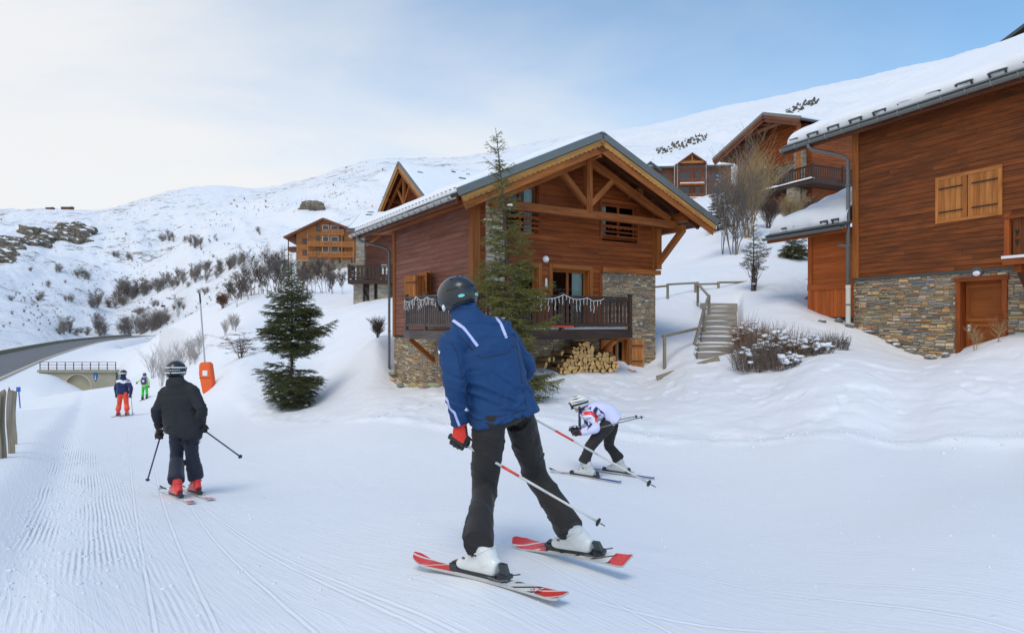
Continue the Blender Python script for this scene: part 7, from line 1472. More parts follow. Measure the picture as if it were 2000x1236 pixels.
def cloth_mats():
    fabric('blue_cloth', (.003, .045, .150), sheen=.04); fabric('black_cloth', (.013, .014, .018), sheen=.12); fabric('brown_black', (.018, .0155, .0145), sheen=.12); fabric('white_cloth', (.66, .66, .88), var=.04); fabric('navy_cloth', (.012, .018, .085)); fabric('navy_black', (.014, .018, .034)); fabric('orange_cloth', (.90, .085, .025)); fabric('green_cloth', (.04, .58, .06)); fabric('lime_cloth', (.45, .75, .25)); fabric('purple_cloth', (.11, .03, .20)); fabric('red_cloth', (.80, .035, .03)); fabric('strap_white', (.78, .78, .80), var=.04); fabric('lilac_tape', (.52, .56, .86), var=.04, sheen=0); fabric('glove_black', (.016, .015, .015)); fabric('glove_red', (.72, .035, .02)); fabric('glove_tan', (.50, .21, .06))
    t = NT('skin'); t.col((.58, .34, .25)); t.rough(.5); t.b.inputs['Subsurface Weight'].default_value = .1; M['skin'] = t.m
    t = NT('hair'); t.col((.05, .03, .02)); t.rough(.6); M['hair'] = t.m
    for n, c, ro in (('shell_black', (.022, .025, .028), .30), ('shell_white', (.74, .74, .70), .35), ('shell_red', (.80, .045, .03), .30), ('shell_grey', (.55, .55, .53), .35), ('shell_purple', (.12, .03, .20), .35), ('buckle', (.10, .10, .11), .3), ('teal_glow', (.22, .70, .62), .25), ('rubber', (.015, .015, .016), .6), ('pole_white', (.66, .64, .60), .35), ('pole_red', (.75, .06, .03), .35), ('pole_navy', (.02, .028, .09), .35), ('pole_grey', (.16, .16, .17), .35), ('lens', (.05, .08, .10), .08), ('ski_base', (.50, .49, .47), .4), ('ski_blue', (.03, .10, .40), .3), ('text_black', (.02, .02, .02), .5)):
        t = NT(n); a = t.noise(t.coord('Object'), 25, 3); t.col(t.mix(a, tuple(x*.88 for x in c), tuple(min(1, x*1.1) for x in c))); t.rough(ro); t.b.inputs['Coat Weight'].default_value = .25; M[n] = t.m
    # ski top sheets: flat print along the ski
    def top(name, zones, stripe, bg, ang=9.0):
        t = NT(name); sp = t.n('ShaderNodeSeparateXYZ'); t.l(t.coord('Object'), sp.inputs[0]); X, Y, Z = sp.outputs; c = None
        cur = t.mix(t.noise(t.coord('Object'), 14, 4), bg, tuple(min(1, x*1.12) for x in bg))
        for lo, hi, col in zones: f = t.math('MULTIPLY', t.math('GREATER_THAN', Y, lo), t.math('LESS_THAN', Y, hi)); cur = t.mix(f, cur, col)
        for lo, hi, freq, wd, col in stripe:
            s = t.math('SINE', t.math('MULTIPLY', t.math('ADD', Y, t.math('MULTIPLY', X, 1.6)), freq)); f = t.math('MULTIPLY', t.math('GREATER_THAN', s, wd), t.math('MULTIPLY', t.math('GREATER_THAN', Y, lo), t.math('LESS_THAN', Y, hi))); cur = t.mix(f, cur, col)
        t.col(cur); t.rough(.3); t.b.inputs['Coat Weight'].default_value = .3; M[name] = t.m
    red = (.78, .05, .035); wh = (.76, .75, .71); bk = (.03, .03, .03)
    top('ski_red_a', [(.17, 2, red), (-.74, -.42, red)], [(.30, .62, 38, .88, wh), (-.62, -.3, 40, .82, wh), (-.44, -.24, 52, .55, bk)], wh)
    top('ski_red_b', [(.20, 2, red), (-2, -.26, red)], [(.27, .55, 36, .86, wh), (-.28, .3, 50, .80, bk)], wh)
    top('ski_white', [(-.6, -.5, red), (.6, .62, bk)], [(-.7, .8, 22, .86, bk), (-.62, -.4, 40, .7, red)], (.72, .72, .70))
    top('ski_blue_top', [(-.7, -.1, (.05, .12, .42)), (.5, 2, (.06, .06, .08))], [(.1, .7, 26, .5, (.06, .06, .08)), (-.2, .1, 40, .4, (.1, .1, .1))], (.62, .64, .66))
cloth_mats()
def ski(a, b, label, topmat, frac, w=1.0, thing_name='ski', text=None, group=None, roll=0.0, upn=None, lift_extra=0.0):
    """a = tip point, b = tail point on the snow; frac = boot position from the tail"""
    a, b = Vector(a), Vector(b); f = (a-b); L = f.length; f.normalize(); up = Vector(upn or (0, 0, 1)); r = f.cross(up).normalized(); u = r.cross(f)
    if roll: q = Quaternion(f, roll); r = q @ r; u = q @ u
    ts = np.linspace(.0, 1, 40); lift = float(np.max(gz(np.array([b.x+f.x*L*q for q in ts]), np.array([b.y+f.y*L*q for q in ts]))-np.array([b.z+f.z*L*q for q in ts]))); b = b+Vector((0, 0, max(-.02, lift)+.002+lift_extra)); a = a+Vector((0, 0, max(-.02, lift)+.002+lift_extra))
    c = b+f*(L*frac); o = thing(thing_name, label, 'ski', c, 0, group); o.rotation_mode = 'QUATERNION'; mt = Matrix((r, f, u)).transposed(); o.rotation_quaternion = mt.to_quaternion()
    y0, y1 = -L*frac, L*(1-frac); n = 44; th = .011; m = MB(); v = []
    for i in range(n+1):
        t = i/n; y = y0+(y1-y0)*t; s = abs(2*t-1); hw = (.0335+.020*s**1.6)*w
        if t > .90: q = (t-.90)/.10; hw *= math.sqrt(max(.02, 1-q**2.6))
        if t < .02: hw *= .93
        z = (.075*max(0, (t-.86)/.14)**2 + .012*max(0, (.06-t)/.06)**2)*L/1.6; tk = th*(1.0+.6*math.exp(-((t-frac)/.25)**2)) if True else th; tk *= (1-.45*max(0, (t-.85)/.15))
        v += [(-hw, y, z+.004), (hw, y, z+.004), (hw*.96, y, z+.004+tk), (-hw*.96, y, z+.004+tk)]
    m.add(v, [(4*i+2, 4*i+3, 4*i+7, 4*i+6) for i in range(n)], (0, 1, 0), (1, 1, 1), 0); m.add(v, [(4*i+p, 4*i+q, 4*i+4+q, 4*i+4+p) for i in range(n) for p, q in ((0, 1), (1, 2), (3, 0))]+[(0, 3, 2, 1), (4*n, 4*n+1, 4*n+2, 4*n+3)], (0, 1, 0), (1, 1, 1), 1); m.build('ski_body', [M[topmat], M['ski_base']], o)
    z = .022
    m = MB(); m.box(-.032, .032, -.19, .22, z-.004, z+.012); m.build('binding_plate', M['shell_black'], o)
    m = MB(); m.box(-.030, .030, .165, .225, z+.012, z+.038); m.box(-.020, .020, .178, .21, z+.038, z+.048); m.build('toe_binding', M['shell_black'], o)
    m = MB(); m.box(-.030, .030, -.215, -.150, z+.012, z+.034); m.prism([(-.016, 0), (.016, 0), (.012, .055), (-.012, .055)], (0, -.165, z+.034), (1, 0, 0), (0, .25, 1), (0, -.045, 0)); m.build('heel_binding', M['shell_black'], o)
    for s in (-1, 1): m = MB(); m.tube([(s*.046, -.10, z+.02), (s*.05, -.19, z+.014), (s*.05, -.25, z+.03)], .004, 5); m.build('ski_brake', M['buckle'], o)
    if text:
        for (tx, ty, sz, mt_) in text:
            cu = bpy.data.curves.new('t', 'FONT'); cu.body = tx; cu.size = sz; cu.extrude = .0004; cu.align_x = 'CENTER'; cu.align_y = 'CENTER'; to = bpy.data.objects.new('t', cu); COL.objects.link(to); bpy.context.view_layer.update(); me = bpy.data.meshes.new_from_object(to.evaluated_get(bpy.context.evaluated_depsgraph_get())); bpy.data.objects.remove(to); me.materials.clear(); me.materials.append(M[mt_]); t = (ty-y0)/(y1-y0); link_mesh('lettering', me, o, (0, ty, .004+th*(1+.6*math.exp(-((t-frac)/.25)**2))+.0014), (0, 0, R(-90)))
    return o, c, f, r, u
def boot(root, c, f, r, u, ank, mat, side, tilt=None, s=1.0):
    """c = sole point on the ski, ank = top of cuff centre; built in world minus root"""
    o = root.location; z = .036; g = lambda x, y, zz: c+r*x*s+f*y*s+u*(z+zz*s)-o; m = MB()
    loft(m, [(g(0, -.150, .045), .030, .035), (g(0, -.13, .05), .042, .048), (g(0, -.04, .065), .045, .062), (g(0, .06, .058), .050, .055), (g(0, .12, .042), .050, .038), (g(0, .165, .032), .040, .026), (g(0, .178, .03), .028, .018)], r, 18, 5, 2.6)
    top = ank-o; base = g(0, -.075, .06); d = (top-base)
    loft(m, [(base, .050, .068), (base+d*.35, .053, .070), (base+d*.7, .060, .074), (top, .066, .078)], r, 18, 5, 2.4)
    b = finish(fuse(m, .007*s, 2), 'boot', mat, root)
    m = MB(); q = [g(-.034, -.15, -.012), g(.034, -.15, -.012), g(.036, .18, -.012), g(-.036, .18, -.012)]; v = q+[p+u*.020*s for p in q]; m.add(v, [(3, 2, 1, 0), (4, 5, 6, 7), (0, 1, 5, 4), (1, 2, 6, 5), (2, 3, 7, 6), (3, 0, 4, 7)], tuple(f)); m.build('boot_sole', M['rubber'], b)
    for k, (y, zz, hh) in enumerate(((.09, .085, .05), (.03, .115, .05))):
        m = MB(); p = g(0, y, zz); m.beam(p-r*.055*s, p+r*.055*s, .022*s, .010*s, up=u); m.build('buckle', M['buckle'], b)
    fw = (f-d.normalized()*f.dot(d.normalized())).normalized()
    for k, t in enumerate((.45, .8)):
        m = MB(); p = base+d*t+fw*.068*s; m.beam(p-r*.05*s, p+r*.05*s, .024*s, .012*s, up=fw); m.build('buckle', M['buckle'], b)
        m = MB(); p = base+d*t; q = [p+(r*math.cos(a)*.064+fw*math.sin(a)*.079)*s for a in np.linspace(0, 2*math.pi, 20)]; m.tube(q, .006*s, 5); m.build('power_strap', M['rubber' if t > .7 else mat], b)
    return b
def glove(root, wrist, grip, ax, mats, s=1.0, elbow=None, flip=1):
    """closed fist on a pole grip: palm, four unequal curled fingers, thumb"""
    o = root.location; w = wrist-o; g = grip-o; ax = Vector(ax).normalized(); pd = (w-g); pd = (pd-ax*pd.dot(ax))
    pd = pd.normalized() if pd.length > 1e-3 else ax.orthogonal().normalized(); q = ax.cross(pd).normalized()*flip
    m = MB(); pc = g+pd*.030*s+q*.022*s
    loft(m, [(w, .036*s, .028*s), (w+(pc-w)*.5, .042*s, .026*s), (pc+q*.004, .046*s, .024*s), (pc-pd*.02*s+q*.022*s, .044*s, .018*s)], ax, 16, 5, 2.4)
    for off, rr, sw in ((-.034, .029, 3.5), (-.0115, .032, 3.75), (.0115, .031, 3.65), (.034, .027, 3.2)):
        c = g+ax*off*s; pts = []
        for a in np.linspace(.15, sw, 9): pts.append(c+(pd*math.cos(a)+q*math.sin(a))*rr*s*(1.08 if a < 1.4 else 1.0))
        m.tube(pts, [.0125*s]*6+[.0118*s, .011*s, .0085*s], 10)
    pts = []
    for a in np.linspace(.3, -2.0, 7): pts.append(g+ax*(.036-.006*a)*s+(pd*math.cos(a)+q*math.sin(a))*.030*s)
    m.tube(pts, [.016*s, .0155*s, .0145*s, .0138*s, .013*s, .012*s, .009*s], 10)
    gl = finish(fuse(m, .0045*s, 2), 'glove', mats[0], root)
    if len(mats) > 1:
        # coloured back of hand
        m = MB(); loft(m, [(w+q*.006*s, .034*s, .027*s), (w+(pc-w)*.5+q*.008*s, .040*s, .024*s), (pc+q*.010*s, .043*s, .021*s), (pc-pd*.012*s+q*.026*s, .036*s, .014*s)], ax, 16, 5); finish(fuse(m, .006*s, 2), 'glove_back', mats[1], gl)
    e = (Vector(elbow)-o-w).normalized() if elbow is not None else pd
    m = MB(); loft(m, [(w-e*.01*s, .038*s, .034*s), (w+e*.03*s, .043*s, .039*s), (w+e*.055*s, .045*s, .041*s)], ax, 16, 4); finish(fuse(m, .006*s, 1), 'glove_cuff', mats[-1], gl)
    return gl
def pole(grip, tip, label, smats, group=None, over=.06):
    grip, tip = Vector(grip), Vector(tip); d = (tip-grip); L = d.length; d.normalize(); o = thing('ski_pole', label, 'ski pole', grip, 0, group); b = d.orthogonal().normalized()
    m = MB(); m.tube([-d*.075, -d*.07, d*0, d*.05, d*.062], [.014, .019, .0145, .0155, .012], 12); m.build('grip', M['rubber'], o, smooth=True)
    n = len(smats); prev = .05
    for i, (f, mt, r) in enumerate(smats):
        m = MB(); m.tube([d*prev, d*L*f], [r, r*.93], 10); m.build('shaft_section', M[mt], o, smooth=True); prev = L*f
    m = MB(); c = d*(L*.955); rings = []
    m.tube([c-d*.012, c-d*.004, c+d*.006], [.012, .026, .023], 14); m.build('basket', M['rubber'], o)
    m = MB(); m.tube([d*(L*.95), d*L], [.006, .003], 8); m.build('tip', M['buckle'], o)
    m = MB(); m.tube([-d*.06, -d*.05+b*.05, d*.03+b*.06, d*.08+b*.045], .006, 6); m.build('wrist_strap', M['rubber'], o); return o
def helmet(root, c, fwd, up, mat, s=1.0, name='helmet', strap=None, extra=None):
    o = root.location; c = c-o; fwd = Vector(fwd).normalized(); r = fwd.cross(Vector(up)).normalized(); up = r.cross(fwd).normalized(); A, B, Cc = .116*s, .142*s, .122*s
    def pt(az, la, k=1.0, grow=0): # az 0 = front
        x = math.sin(az)*math.cos(la); y = math.cos(az)*math.cos(la); z = math.sin(la); return c+r*x*(A*k+grow)+fwd*y*(B*k+grow)+up*z*(Cc*k+grow)
    def low(az): a = abs((az+math.pi) % (2*math.pi)-math.pi); return R(np.interp(a, [0, .7, 1.1, 1.7, 2.4, 3.15], [14, 8, -30, -46, -34, -26]))
    n, k = 40, 14; m = MB(); v = []
    for sh in (1.0, .86):
        for i in range(k+1):
            for j in range(n): az = 2*math.pi*j/n; la = math.pi/2+(low(az)-math.pi/2)*i/k; v.append(pt(az, la, sh))
    N = (k+1)*n; f = []
    for i in range(k):
        for j in range(n): j2 = (j+1) % n; f.append((i*n+j, (i+1)*n+j, (i+1)*n+j2, i*n+j2)); f.append((N+i*n+j, N+i*n+j2, N+(i+1)*n+j2, N+(i+1)*n+j))
    for j in range(n): j2 = (j+1) % n; f.append((k*n+j, N+k*n+j, N+k*n+j2, k*n+j2))
    m.add(v, f, tint=(1, 1, 1)); h = m.build(name, M[mat], root, smooth=True)
    m = MB(); m.tube([pt(2*math.pi*j/n, low(2*math.pi*j/n), .95) for j in range(n+1)], .008*s, 6, caps=False); m.build('rim_trim', M['rubber'], h, smooth=True)
    def band(a0, a1, l0, l1, grow, mt, nm, taper=0):
        q = []; nn = 24
        for i in range(nn+1):
            az = a0+(a1-a0)*i/nn; e = 1-taper*abs(2*i/nn-1)
            mid = (l0(az)+l1(az))/2; hl = (l1(az)-l0(az))/2*e
            q += [pt(az, mid-hl, 1, grow), pt(az, mid+hl, 1, grow), pt(az, mid-hl, .97), pt(az, mid+hl, .97)]
        mm = MB(); mm.add(q, [(4*i, 4*i+4, 4*i+5, 4*i+1) for i in range(nn)]+[(4*i, 4*i+2, 4*i+6, 4*i+4) for i in range(nn)]+[(4*i+1, 4*i+5, 4*i+7, 4*i+3) for i in range(nn)], tint=(1, 1, 1)); return mm.build(nm, M[mt], h, smooth=False)
    if strap:
        mt, z0, z1 = strap; l0 = lambda a: R(z0-4*math.cos(a)); l1 = lambda a: R(z1-4*math.cos(a)); band(.6, 2*math.pi-.6, l0, l1, .004, mt, 'goggle_strap')
    # goggles over the face
    q = []; nn = 14
    for i in range(nn+1):
        az = -.75+1.5*i/nn; q += [pt(az, R(-28), 1.0, .010), pt(az, R(10), 1.0, .012)]
    mm = MB(); mm.add(q, [(2*i, 2*i+2, 2*i+3, 2*i+1) for i in range(nn)], tint=(1, 1, 1)); gg = mm.build('goggle_lens', M['lens'], h, smooth=True)
    mm = MB(); ring = [q[2*i] for i in range(nn+1)]+[q[2*i+1] for i in range(nn, -1, -1)]; mm.tube(ring+[ring[0]], .010*s, 6); mm.build('goggle_frame', M['rubber'], gg, smooth=True)
    if extra: extra(h, pt, band)
    return h
def body(root, J, s=1.0):
    """the person inside the clothes: one continuous figure with a face"""
    o = root.location; m = MB(); rt = J['right']; q = lambda k: J[k]-o
    ch = q('chest'); loft(m, [(q('pelvis'), .12*s, .085*s), (q('waist'), .135*s, .095*s), (ch, .16*s, .105*s), (q('neck')-(q('neck')-ch)*.22, .13*s, .08*s), (q('neck'), .058*s, .058*s)], rt, 18, 5)
    for a, b, c, r in (('sl', 'el', 'wl', (.05, .04, .028)), ('sr', 'er', 'wr', (.05, .04, .028)), ('hl', 'kl', 'al', (.066, .050, .038)), ('hr', 'kr', 'ar', (.066, .050, .038))): loft(m, [(q(a), r[0]*s, r[0]*s), (q(b), r[1]*s, r[1]*s), (q(c), r[2]*s, r[2]*s)], rt, 12, 6)
    H = q('head'); f = J['hfwd'].normalized(); r = f.cross(J['hup']).normalized(); u = r.cross(f)
    loft(m, [(q('neck'), .055*s, .055*s), (q('neck')+(H-q('neck'))*.5, .052*s, .054*s), (H, .06*s, .06*s)], r, 14, 4); rm = Matrix((r, f, u)).transposed()
    m.ball(H+u*.02*s, (.074*s, .092*s, .098*s), 3, rot=rm); m.ball(H+f*.028*s-u*.06*s, (.055*s, .062*s, .055*s), 3, rot=rm); m.ball(H+f*.062*s-u*.098*s, (.026*s, .024*s, .02*s), 2, rot=rm)
    m.tube([H+f*.088*s+u*.01*s, H+f*.108*s-u*.03*s], [.009*s, .014*s], 8); m.ball(H+f*.09*s+u*.022*s, (.05*s, .012*s, .012*s), 2, rot=rm); m.ball(H+f*.084*s-u*.068*s, (.026*s, .012*s, .010*s), 2, rot=rm)
    for sg in (-1, 1): m.ball(H+r*.076*s*sg-u*.01*s, (.010*s, .022*s, .032*s), 2, rot=rm)
    b = finish(fuse(m, .011*s, 2), 'body', 'skin', root)
    for sg in (-1, 1): mm = MB(); mm.ball(H+f*.083*s+r*.031*s*sg, .012*s, 2); mm.build('eye', M['white_paint'], b, smooth=True)
    mm = MB(); mm.ball(H+u*.035*s-f*.012*s, (.079*s, .088*s, .088*s), 3, rot=rm); mm.build('hair', M['hair'], b, smooth=True); return b
def jacket(root, J, mat, s=1.0, voxel=.011, amp=.010, hood=False, wide=1.0, hem=.0, seed=0, depth=1.0, cuff=None):
    o = root.location; m = MB(); rt = J['right']; q = lambda k: J[k]-o; pe, wa, ch, ne = q('pelvis'), q('waist'), q('chest'), q('neck'); dn = (pe-wa).normalized()
    hm = J['hem']-o if 'hem' in J else pe+dn*(.10+hem)*s
    sm = (q('sl')+q('sr'))/2; w = wide
    loft(m, [(hm, .205*s*w, .150*s*depth), (hm+(pe-hm)*.5, .205*s*w, .150*s*depth), (wa, .190*s*w, .142*s*depth), (ch, .205*s*w, .150*s*depth), (sm+(ne-sm)*.15, .185*s*w, .115*s*depth), (ne-(ne-sm)*.1, .125*s, .098*s), (ne+(q('head')-ne)*.25, .090*s, .085*s)], rt, 24, 6, 2.3)
    for a, b, c in (('sl', 'el', 'wl'), ('sr', 'er', 'wr')):
        A, B, C = q(a), q(b), q(c); ins = A+(sm-A)*.35; loft(m, [(ins, .085*s, .085*s), (A, .086*s, .090*s), (A+(B-A)*.5, .074*s, .078*s), (B, .068*s, .072*s), (B+(C-B)*.5, .063*s, .064*s), (C-(C-B)*.02, .054*s, .054*s)], rt, 16, 6)
    loft(m, [(ne-(q('head')-ne)*.1, .100*s, .095*s), (ne+(q('head')-ne)*.3, .092*s, .090*s), (ne+(q('head')-ne)*.80, .088*s, .088*s)], rt, 18, 5)
    if hood:
        bk = J['back']; c = ne+bk*.075*s-J['hup']*.005*s; m.ball(c, (.125*s, .07*s, .068*s), 3, rot=Matrix((rt, bk.cross(rt), bk)).transposed() if False else None); loft(m, [(ne+rt*.10*s+bk*.02*s, .05*s, .045*s), (c+rt*.05*s+J['hup']*.03*s, .06*s, .05*s), (c-rt*.05*s+J['hup']*.03*s, .06*s, .05*s), (ne-rt*.10*s+bk*.02*s, .05*s, .045*s)], J['hup'], 14, 5)
    me = fuse(m, voxel*s, 5); folds(me, amp, 19, seed, s); return finish(me, 'jacket', mat, root)
def trousers(root, J, mat, s=1.0, voxel=.011, amp=.009, flare=1.0, seed=5, shell=True, fat=1.0):
    o = root.location; m = MB(); rt = J['right']; q = lambda k: J[k]-o; pe, wa = q('pelvis'), q('waist'); cr_ = pe-(wa-pe).normalized()*.07*s
    loft(m, [(wa*.35+pe*.65, .15*s, .112*s), (pe, .160*s, .122*s), (pe+(cr_-pe)*.6, .158*s, .124*s), (cr_, .13*s, .115*s), (cr_+(cr_-pe)*.35, .07*s, .08*s)], rt, 20, 5)
    for a, b, c in (('hl', 'kl', 'al'), ('hr', 'kr', 'ar')):
        A, B, C = q(a), q(b), q(c); d = (C-B); loft(m, [(A+(pe-A)*.35-(wa-pe).normalized()*.0*s, .085*s, .098*s), (A, .100*s*fat, .115*s*fat), (A+(B-A)*.5, .092*s*fat, .098*s*fat), (B, .080*s*fat, .084*s*fat), (B+d*.4, .080*s*flare, .082*s*flare), (B+d*.85, .086*s*flare, .090*s*flare), (B+d*1.10, .090*s*flare, .098*s*flare), (B+d*1.22, .088*s*flare, .096*s*flare)], rt, 18, 6)
    me = fuse(m, voxel*s, 4); folds(me, amp, 13, seed, s); return finish(me, 'trousers', mat, root)
def joints(spec, right, fwd, hfwd=None, hup=(0, 0, 1)):
    J = {k: P(*v) for k, v in spec.items()}; J['right'] = Vector(right).normalized(); J['fwd'] = Vector(fwd).normalized(); J['back'] = -J['fwd']; J['hfwd'] = Vector(hfwd or fwd); J['hup'] = Vector(hup); return J
def skier_blue():
    # skis lie where the rays through tip and tail meet the snow
    a, b = ground_hit(811, 1110), ground_hit(1100, 1186)
    s1 = ski(a+Vector((0, 0, .004)), b+Vector((0, 0, .004)), 'red and white ski under the planted left boot of the blue-jacketed skier', 'ski_red_a', .5, 1.05, text=[('ST', -.40, .062, 'pole_red')])
    a, b = ground_hit(1006, 1066), P(1228, 1104, 3.66)
    s2 = ski(a, b, 'red-tailed white ski tilted on edge under the right boot of the blue-jacketed skier', 'ski_red_b', .42, 1.3, roll=R(-14), lift_extra=.012)
    h = ((s1[2]+s2[2])*.5); h.z = 0; h.normalize(); rt = Vector((h.y, -h.x, 0))
    base = (s1[1]+s2[1])*.5
    root = thing('person', 'skier in blue jacket and black trousers leaning left on red and white skis', 'person', base)
    dl, drr = s1[1].y, s2[1].y
    spec = dict(pelvis=(984, 806, 3.84), waist=(966, 742, 3.86), chest=(945, 680, 3.88), neck=(912, 622, 3.90), head=(893, 584, 3.95), sl=(884, 672, 3.76), sr=(990, 664, 3.98), el=(888, 758, 3.70), er=(1028, 716, 4.12), wl=(899, 828, 3.76), wr=(1000, 768, 4.36), hl=(957, 822, 3.79), hr=(1014, 815, 3.93), kl=(946, 955, 3.84), kr=(1046, 925, 4.12), hem=(984, 822, 3.84))
    J = joints(spec, rt, h, hfwd=(-.66, .74, -.2), hup=(-.22, .12, 1))
    sp_ = (J['pelvis']-J['waist']).normalized(); J['hem'] = J['pelvis']+sp_*.055
    J['al'] = s1[1]+Vector((0, 0, .25))+s1[2]*.02; J['ar'] = s2[1]+s2[4]*.25-rt*.04; J['right'] = Vector((.93, .36, 0)).normalized()
    body(root, J); jk = jacket(root, J, 'blue_cloth', amp=.022, wide=1.09, seed=3, voxel=.009); trousers(root, J, 'brown_black', amp=.013, flare=.98, fat=1.06, seed=9, voxel=.009)
    o = root.location; me = jk.data
    strip_on(me, jk, [(885, 626), (905, 640), (933, 676)], .018, 'reflective_tape', 'lilac_tape', o=o); strip_on(me, jk, [(965, 615), (978, 632), (989, 660)], .018, 'reflective_tape', 'lilac_tape', o=o); strip_on(me, jk, [(872, 775), (879, 797), (888, 806), (899, 836)], .014, 'reflective_tape', 'lilac_tape', o=o)
    [strip_on(me, jk, px_, .005, 'seam', 'navy_black', o=o, lift=.0015) for px_ in ([(872, 652), (893, 690), (903, 740), (912, 790), (916, 826)], [(1003, 652), (1012, 690), (1019, 740), (1028, 795)], [(895, 655), (940, 700), (990, 690), (1008, 672)], [(915, 822), (950, 818), (1000, 808), (1038, 796)])]
    strip_on(me, jk, [(857, 686), (860, 690)], .016, 'sleeve_badge', 'strap_white', o=o, step=3); strip_on(me, jk, [(909, 798), (914, 803)], .018, 'cuff_tab', 'strap_white', o=o, step=3); strip_on(me, jk, [(981, 619), (992, 622)], .006, 'shoulder_mark', 'glove_red', o=o, step=3)
    for k, (sk, ank) in enumerate(((s1, J['al']), (s2, J['ar']))): boot(root, sk[1], sk[2], sk[3], sk[4], ank, 'shell_white', k, s=.92)
    for k in ('al', 'ar'):
        kn = J['kl' if k == 'al' else 'kr']; d = (J[k]-kn).normalized()
    def deco(hm, pt, band):
        band(math.pi-1.25, math.pi+1.25, lambda a: R(8+5*math.cos(a-math.pi)), lambda a: R(16+5*math.cos(a-math.pi)), .003, 'rubber', 'groove_band', .3)
        for a0, a1 in ((math.pi-.62, math.pi-.2), (math.pi+.42, math.pi+.72)): band(a0, a1, lambda a: R(-15), lambda a: R(-6), .004, 'teal_glow', 'reflective_decal', .5)
        for az in (-1.7, 1.7): m = MB(); m.ball(pt(az*.8, R(-30), .97), (.014, .022, .026), 2); m.build('ear_pad', M['strap_white'], hm, smooth=True)
        for az, la in ((2.2, 50), (4.1, 50), (2.8, 62), (3.5, 62)): m = MB(); m.beam(pt(az-.08, R(la), 1, .001), pt(az+.08, R(la), 1, .001), .012, .004, up=Vector((0, 0, 1))); m.build('vent', M['rubber'], hm)
    helmet(root, J['head']+Vector((0, 0, .02)), J['hfwd'], J['hup'], 'shell_black', 1.05, extra=deco)
    # poles trail behind
    gl = P(897, 862, 3.78); tl = P(1182, 1027, 3.62); pole(gl, tl, 'white ski pole with red band trailing from the red glove', [(.30, 'pole_white', .0085), (.42, 'pole_red', .0087), (.62, 'pole_white', .0083), (.97, 'pole_white', .0075)])
    glove(root, J['wl'], gl, tl-gl, ('glove_black', 'glove_red'), 1.1, J['el'], flip=1)
    gr = P(985, 785, 4.42); tr = P(1281, 951, 4.35); pole(gr, tr, 'white ski pole reaching past the blue-jacketed skier towards the crouching skier', [(.34, 'pole_white', .0085), (.46, 'pole_red', .0087), (.62, 'pole_white', .0083), (.97, 'pole_white', .0075)])
    glove(root, J['wr'], gr, tr-gr, ('glove_black', 'glove_red'), 1.1, J['er'])
skier_blue()
def skier_dark():
    d = 8.3
    a, b = ground_hit(314, 958), ground_hit(376, 985); s1 = ski(a, b, 'pale ski under the left red boot of the black-jacketed skier', 'ski_white', .48)
    a, b = ground_hit(350, 953), ground_hit(414, 978); s2 = ski(a, b, 'pale ski under the right red boot of the black-jacketed skier', 'ski_white', .48)
    h = (s1[2]+s2[2]); h.z = 0; h.normalize(); f = Vector((-.12, .99, 0)).normalized(); rt = Vector((f.y, -f.x, 0)); base = (s1[1]+s2[1])*.5; d = base.y
    root = thing('person', 'skier in black hooded jacket and dark trousers with red boots gliding away', 'person', base); k = d/8.3
    e = lambda px, py, dd=0: (px, py, d+dd)
    J = joints(dict(pelvis=e(358, 838), waist=e(354, 808, .02), chest=e(351, 775, .04), neck=e(347, 749, .05), head=e(343, 727, .08), sl=e(324, 766, .02), sr=e(376, 764, .02), el=e(306, 802, -.05), er=e(394, 799, -.05), wl=e(311, 836, .05), wr=e(394, 828, .05), hl=e(346, 840), hr=e(371, 838), kl=e(345, 893, .08), kr=e(375, 888, .08)), rt, f)
    J['hem'] = P(357, 848, d)
    J['al'] = s1[1]+Vector((0, 0, .26)); J['ar'] = s2[1]+Vector((0, 0, .26))
    body(root, J); jk = jacket(root, J, 'black_cloth', amp=.012, hood=True, wide=1.16, seed=13, voxel=.012); trousers(root, J, 'navy_black', flare=1.12, seed=17, voxel=.012)
    for i, (sk, ank) in enumerate(((s1, J['al']), (s2, J['ar']))): boot(root, sk[1], sk[2], sk[3], sk[4], ank, 'shell_red', i)
    def deco(hm, pt, band):
        band(math.pi-.95, math.pi+.95, lambda a: R(-2), lambda a: R(9), .0065, 'rubber', 'strap_lettering', .15)
        for az in np.linspace(math.pi-.8, math.pi+.8, 11): band(az-.035, az+.035, lambda a: R(1), lambda a: R(6), .008, 'strap_white', 'strap_mark')
        band(math.pi-.05, math.pi+.05, lambda a: R(-14), lambda a: R(18), .010, 'rubber', 'strap_clip')
    helmet(root, J['head']+Vector((0, 0, .03)), f, (0, 0, 1), 'shell_black', 1.04, strap=('strap_white', -18, 18), extra=deco)
    gl = P(314, 849, d+.06); tl = P(287, 941, d-.35); pole(gl, tl, 'dark blue ski pole planted at the left of the black-jacketed skier', [(.97, 'pole_navy', .010)]); glove(root, J['wl'], gl, tl-gl, ('glove_black', 'glove_tan'), 1.12, J['el'])
    gr = P(396, 838, d+.06); tr = P(473, 894, d-.45); pole(gr, tr, 'dark ski pole swung back from the right hand of the black-jacketed skier', [(.97, 'pole_navy', .010)]); glove(root, J['wr'], gr, tr-gr, ('glove_black', 'glove_tan'), 1.12, J['er'], flip=-1)
skier_dark()
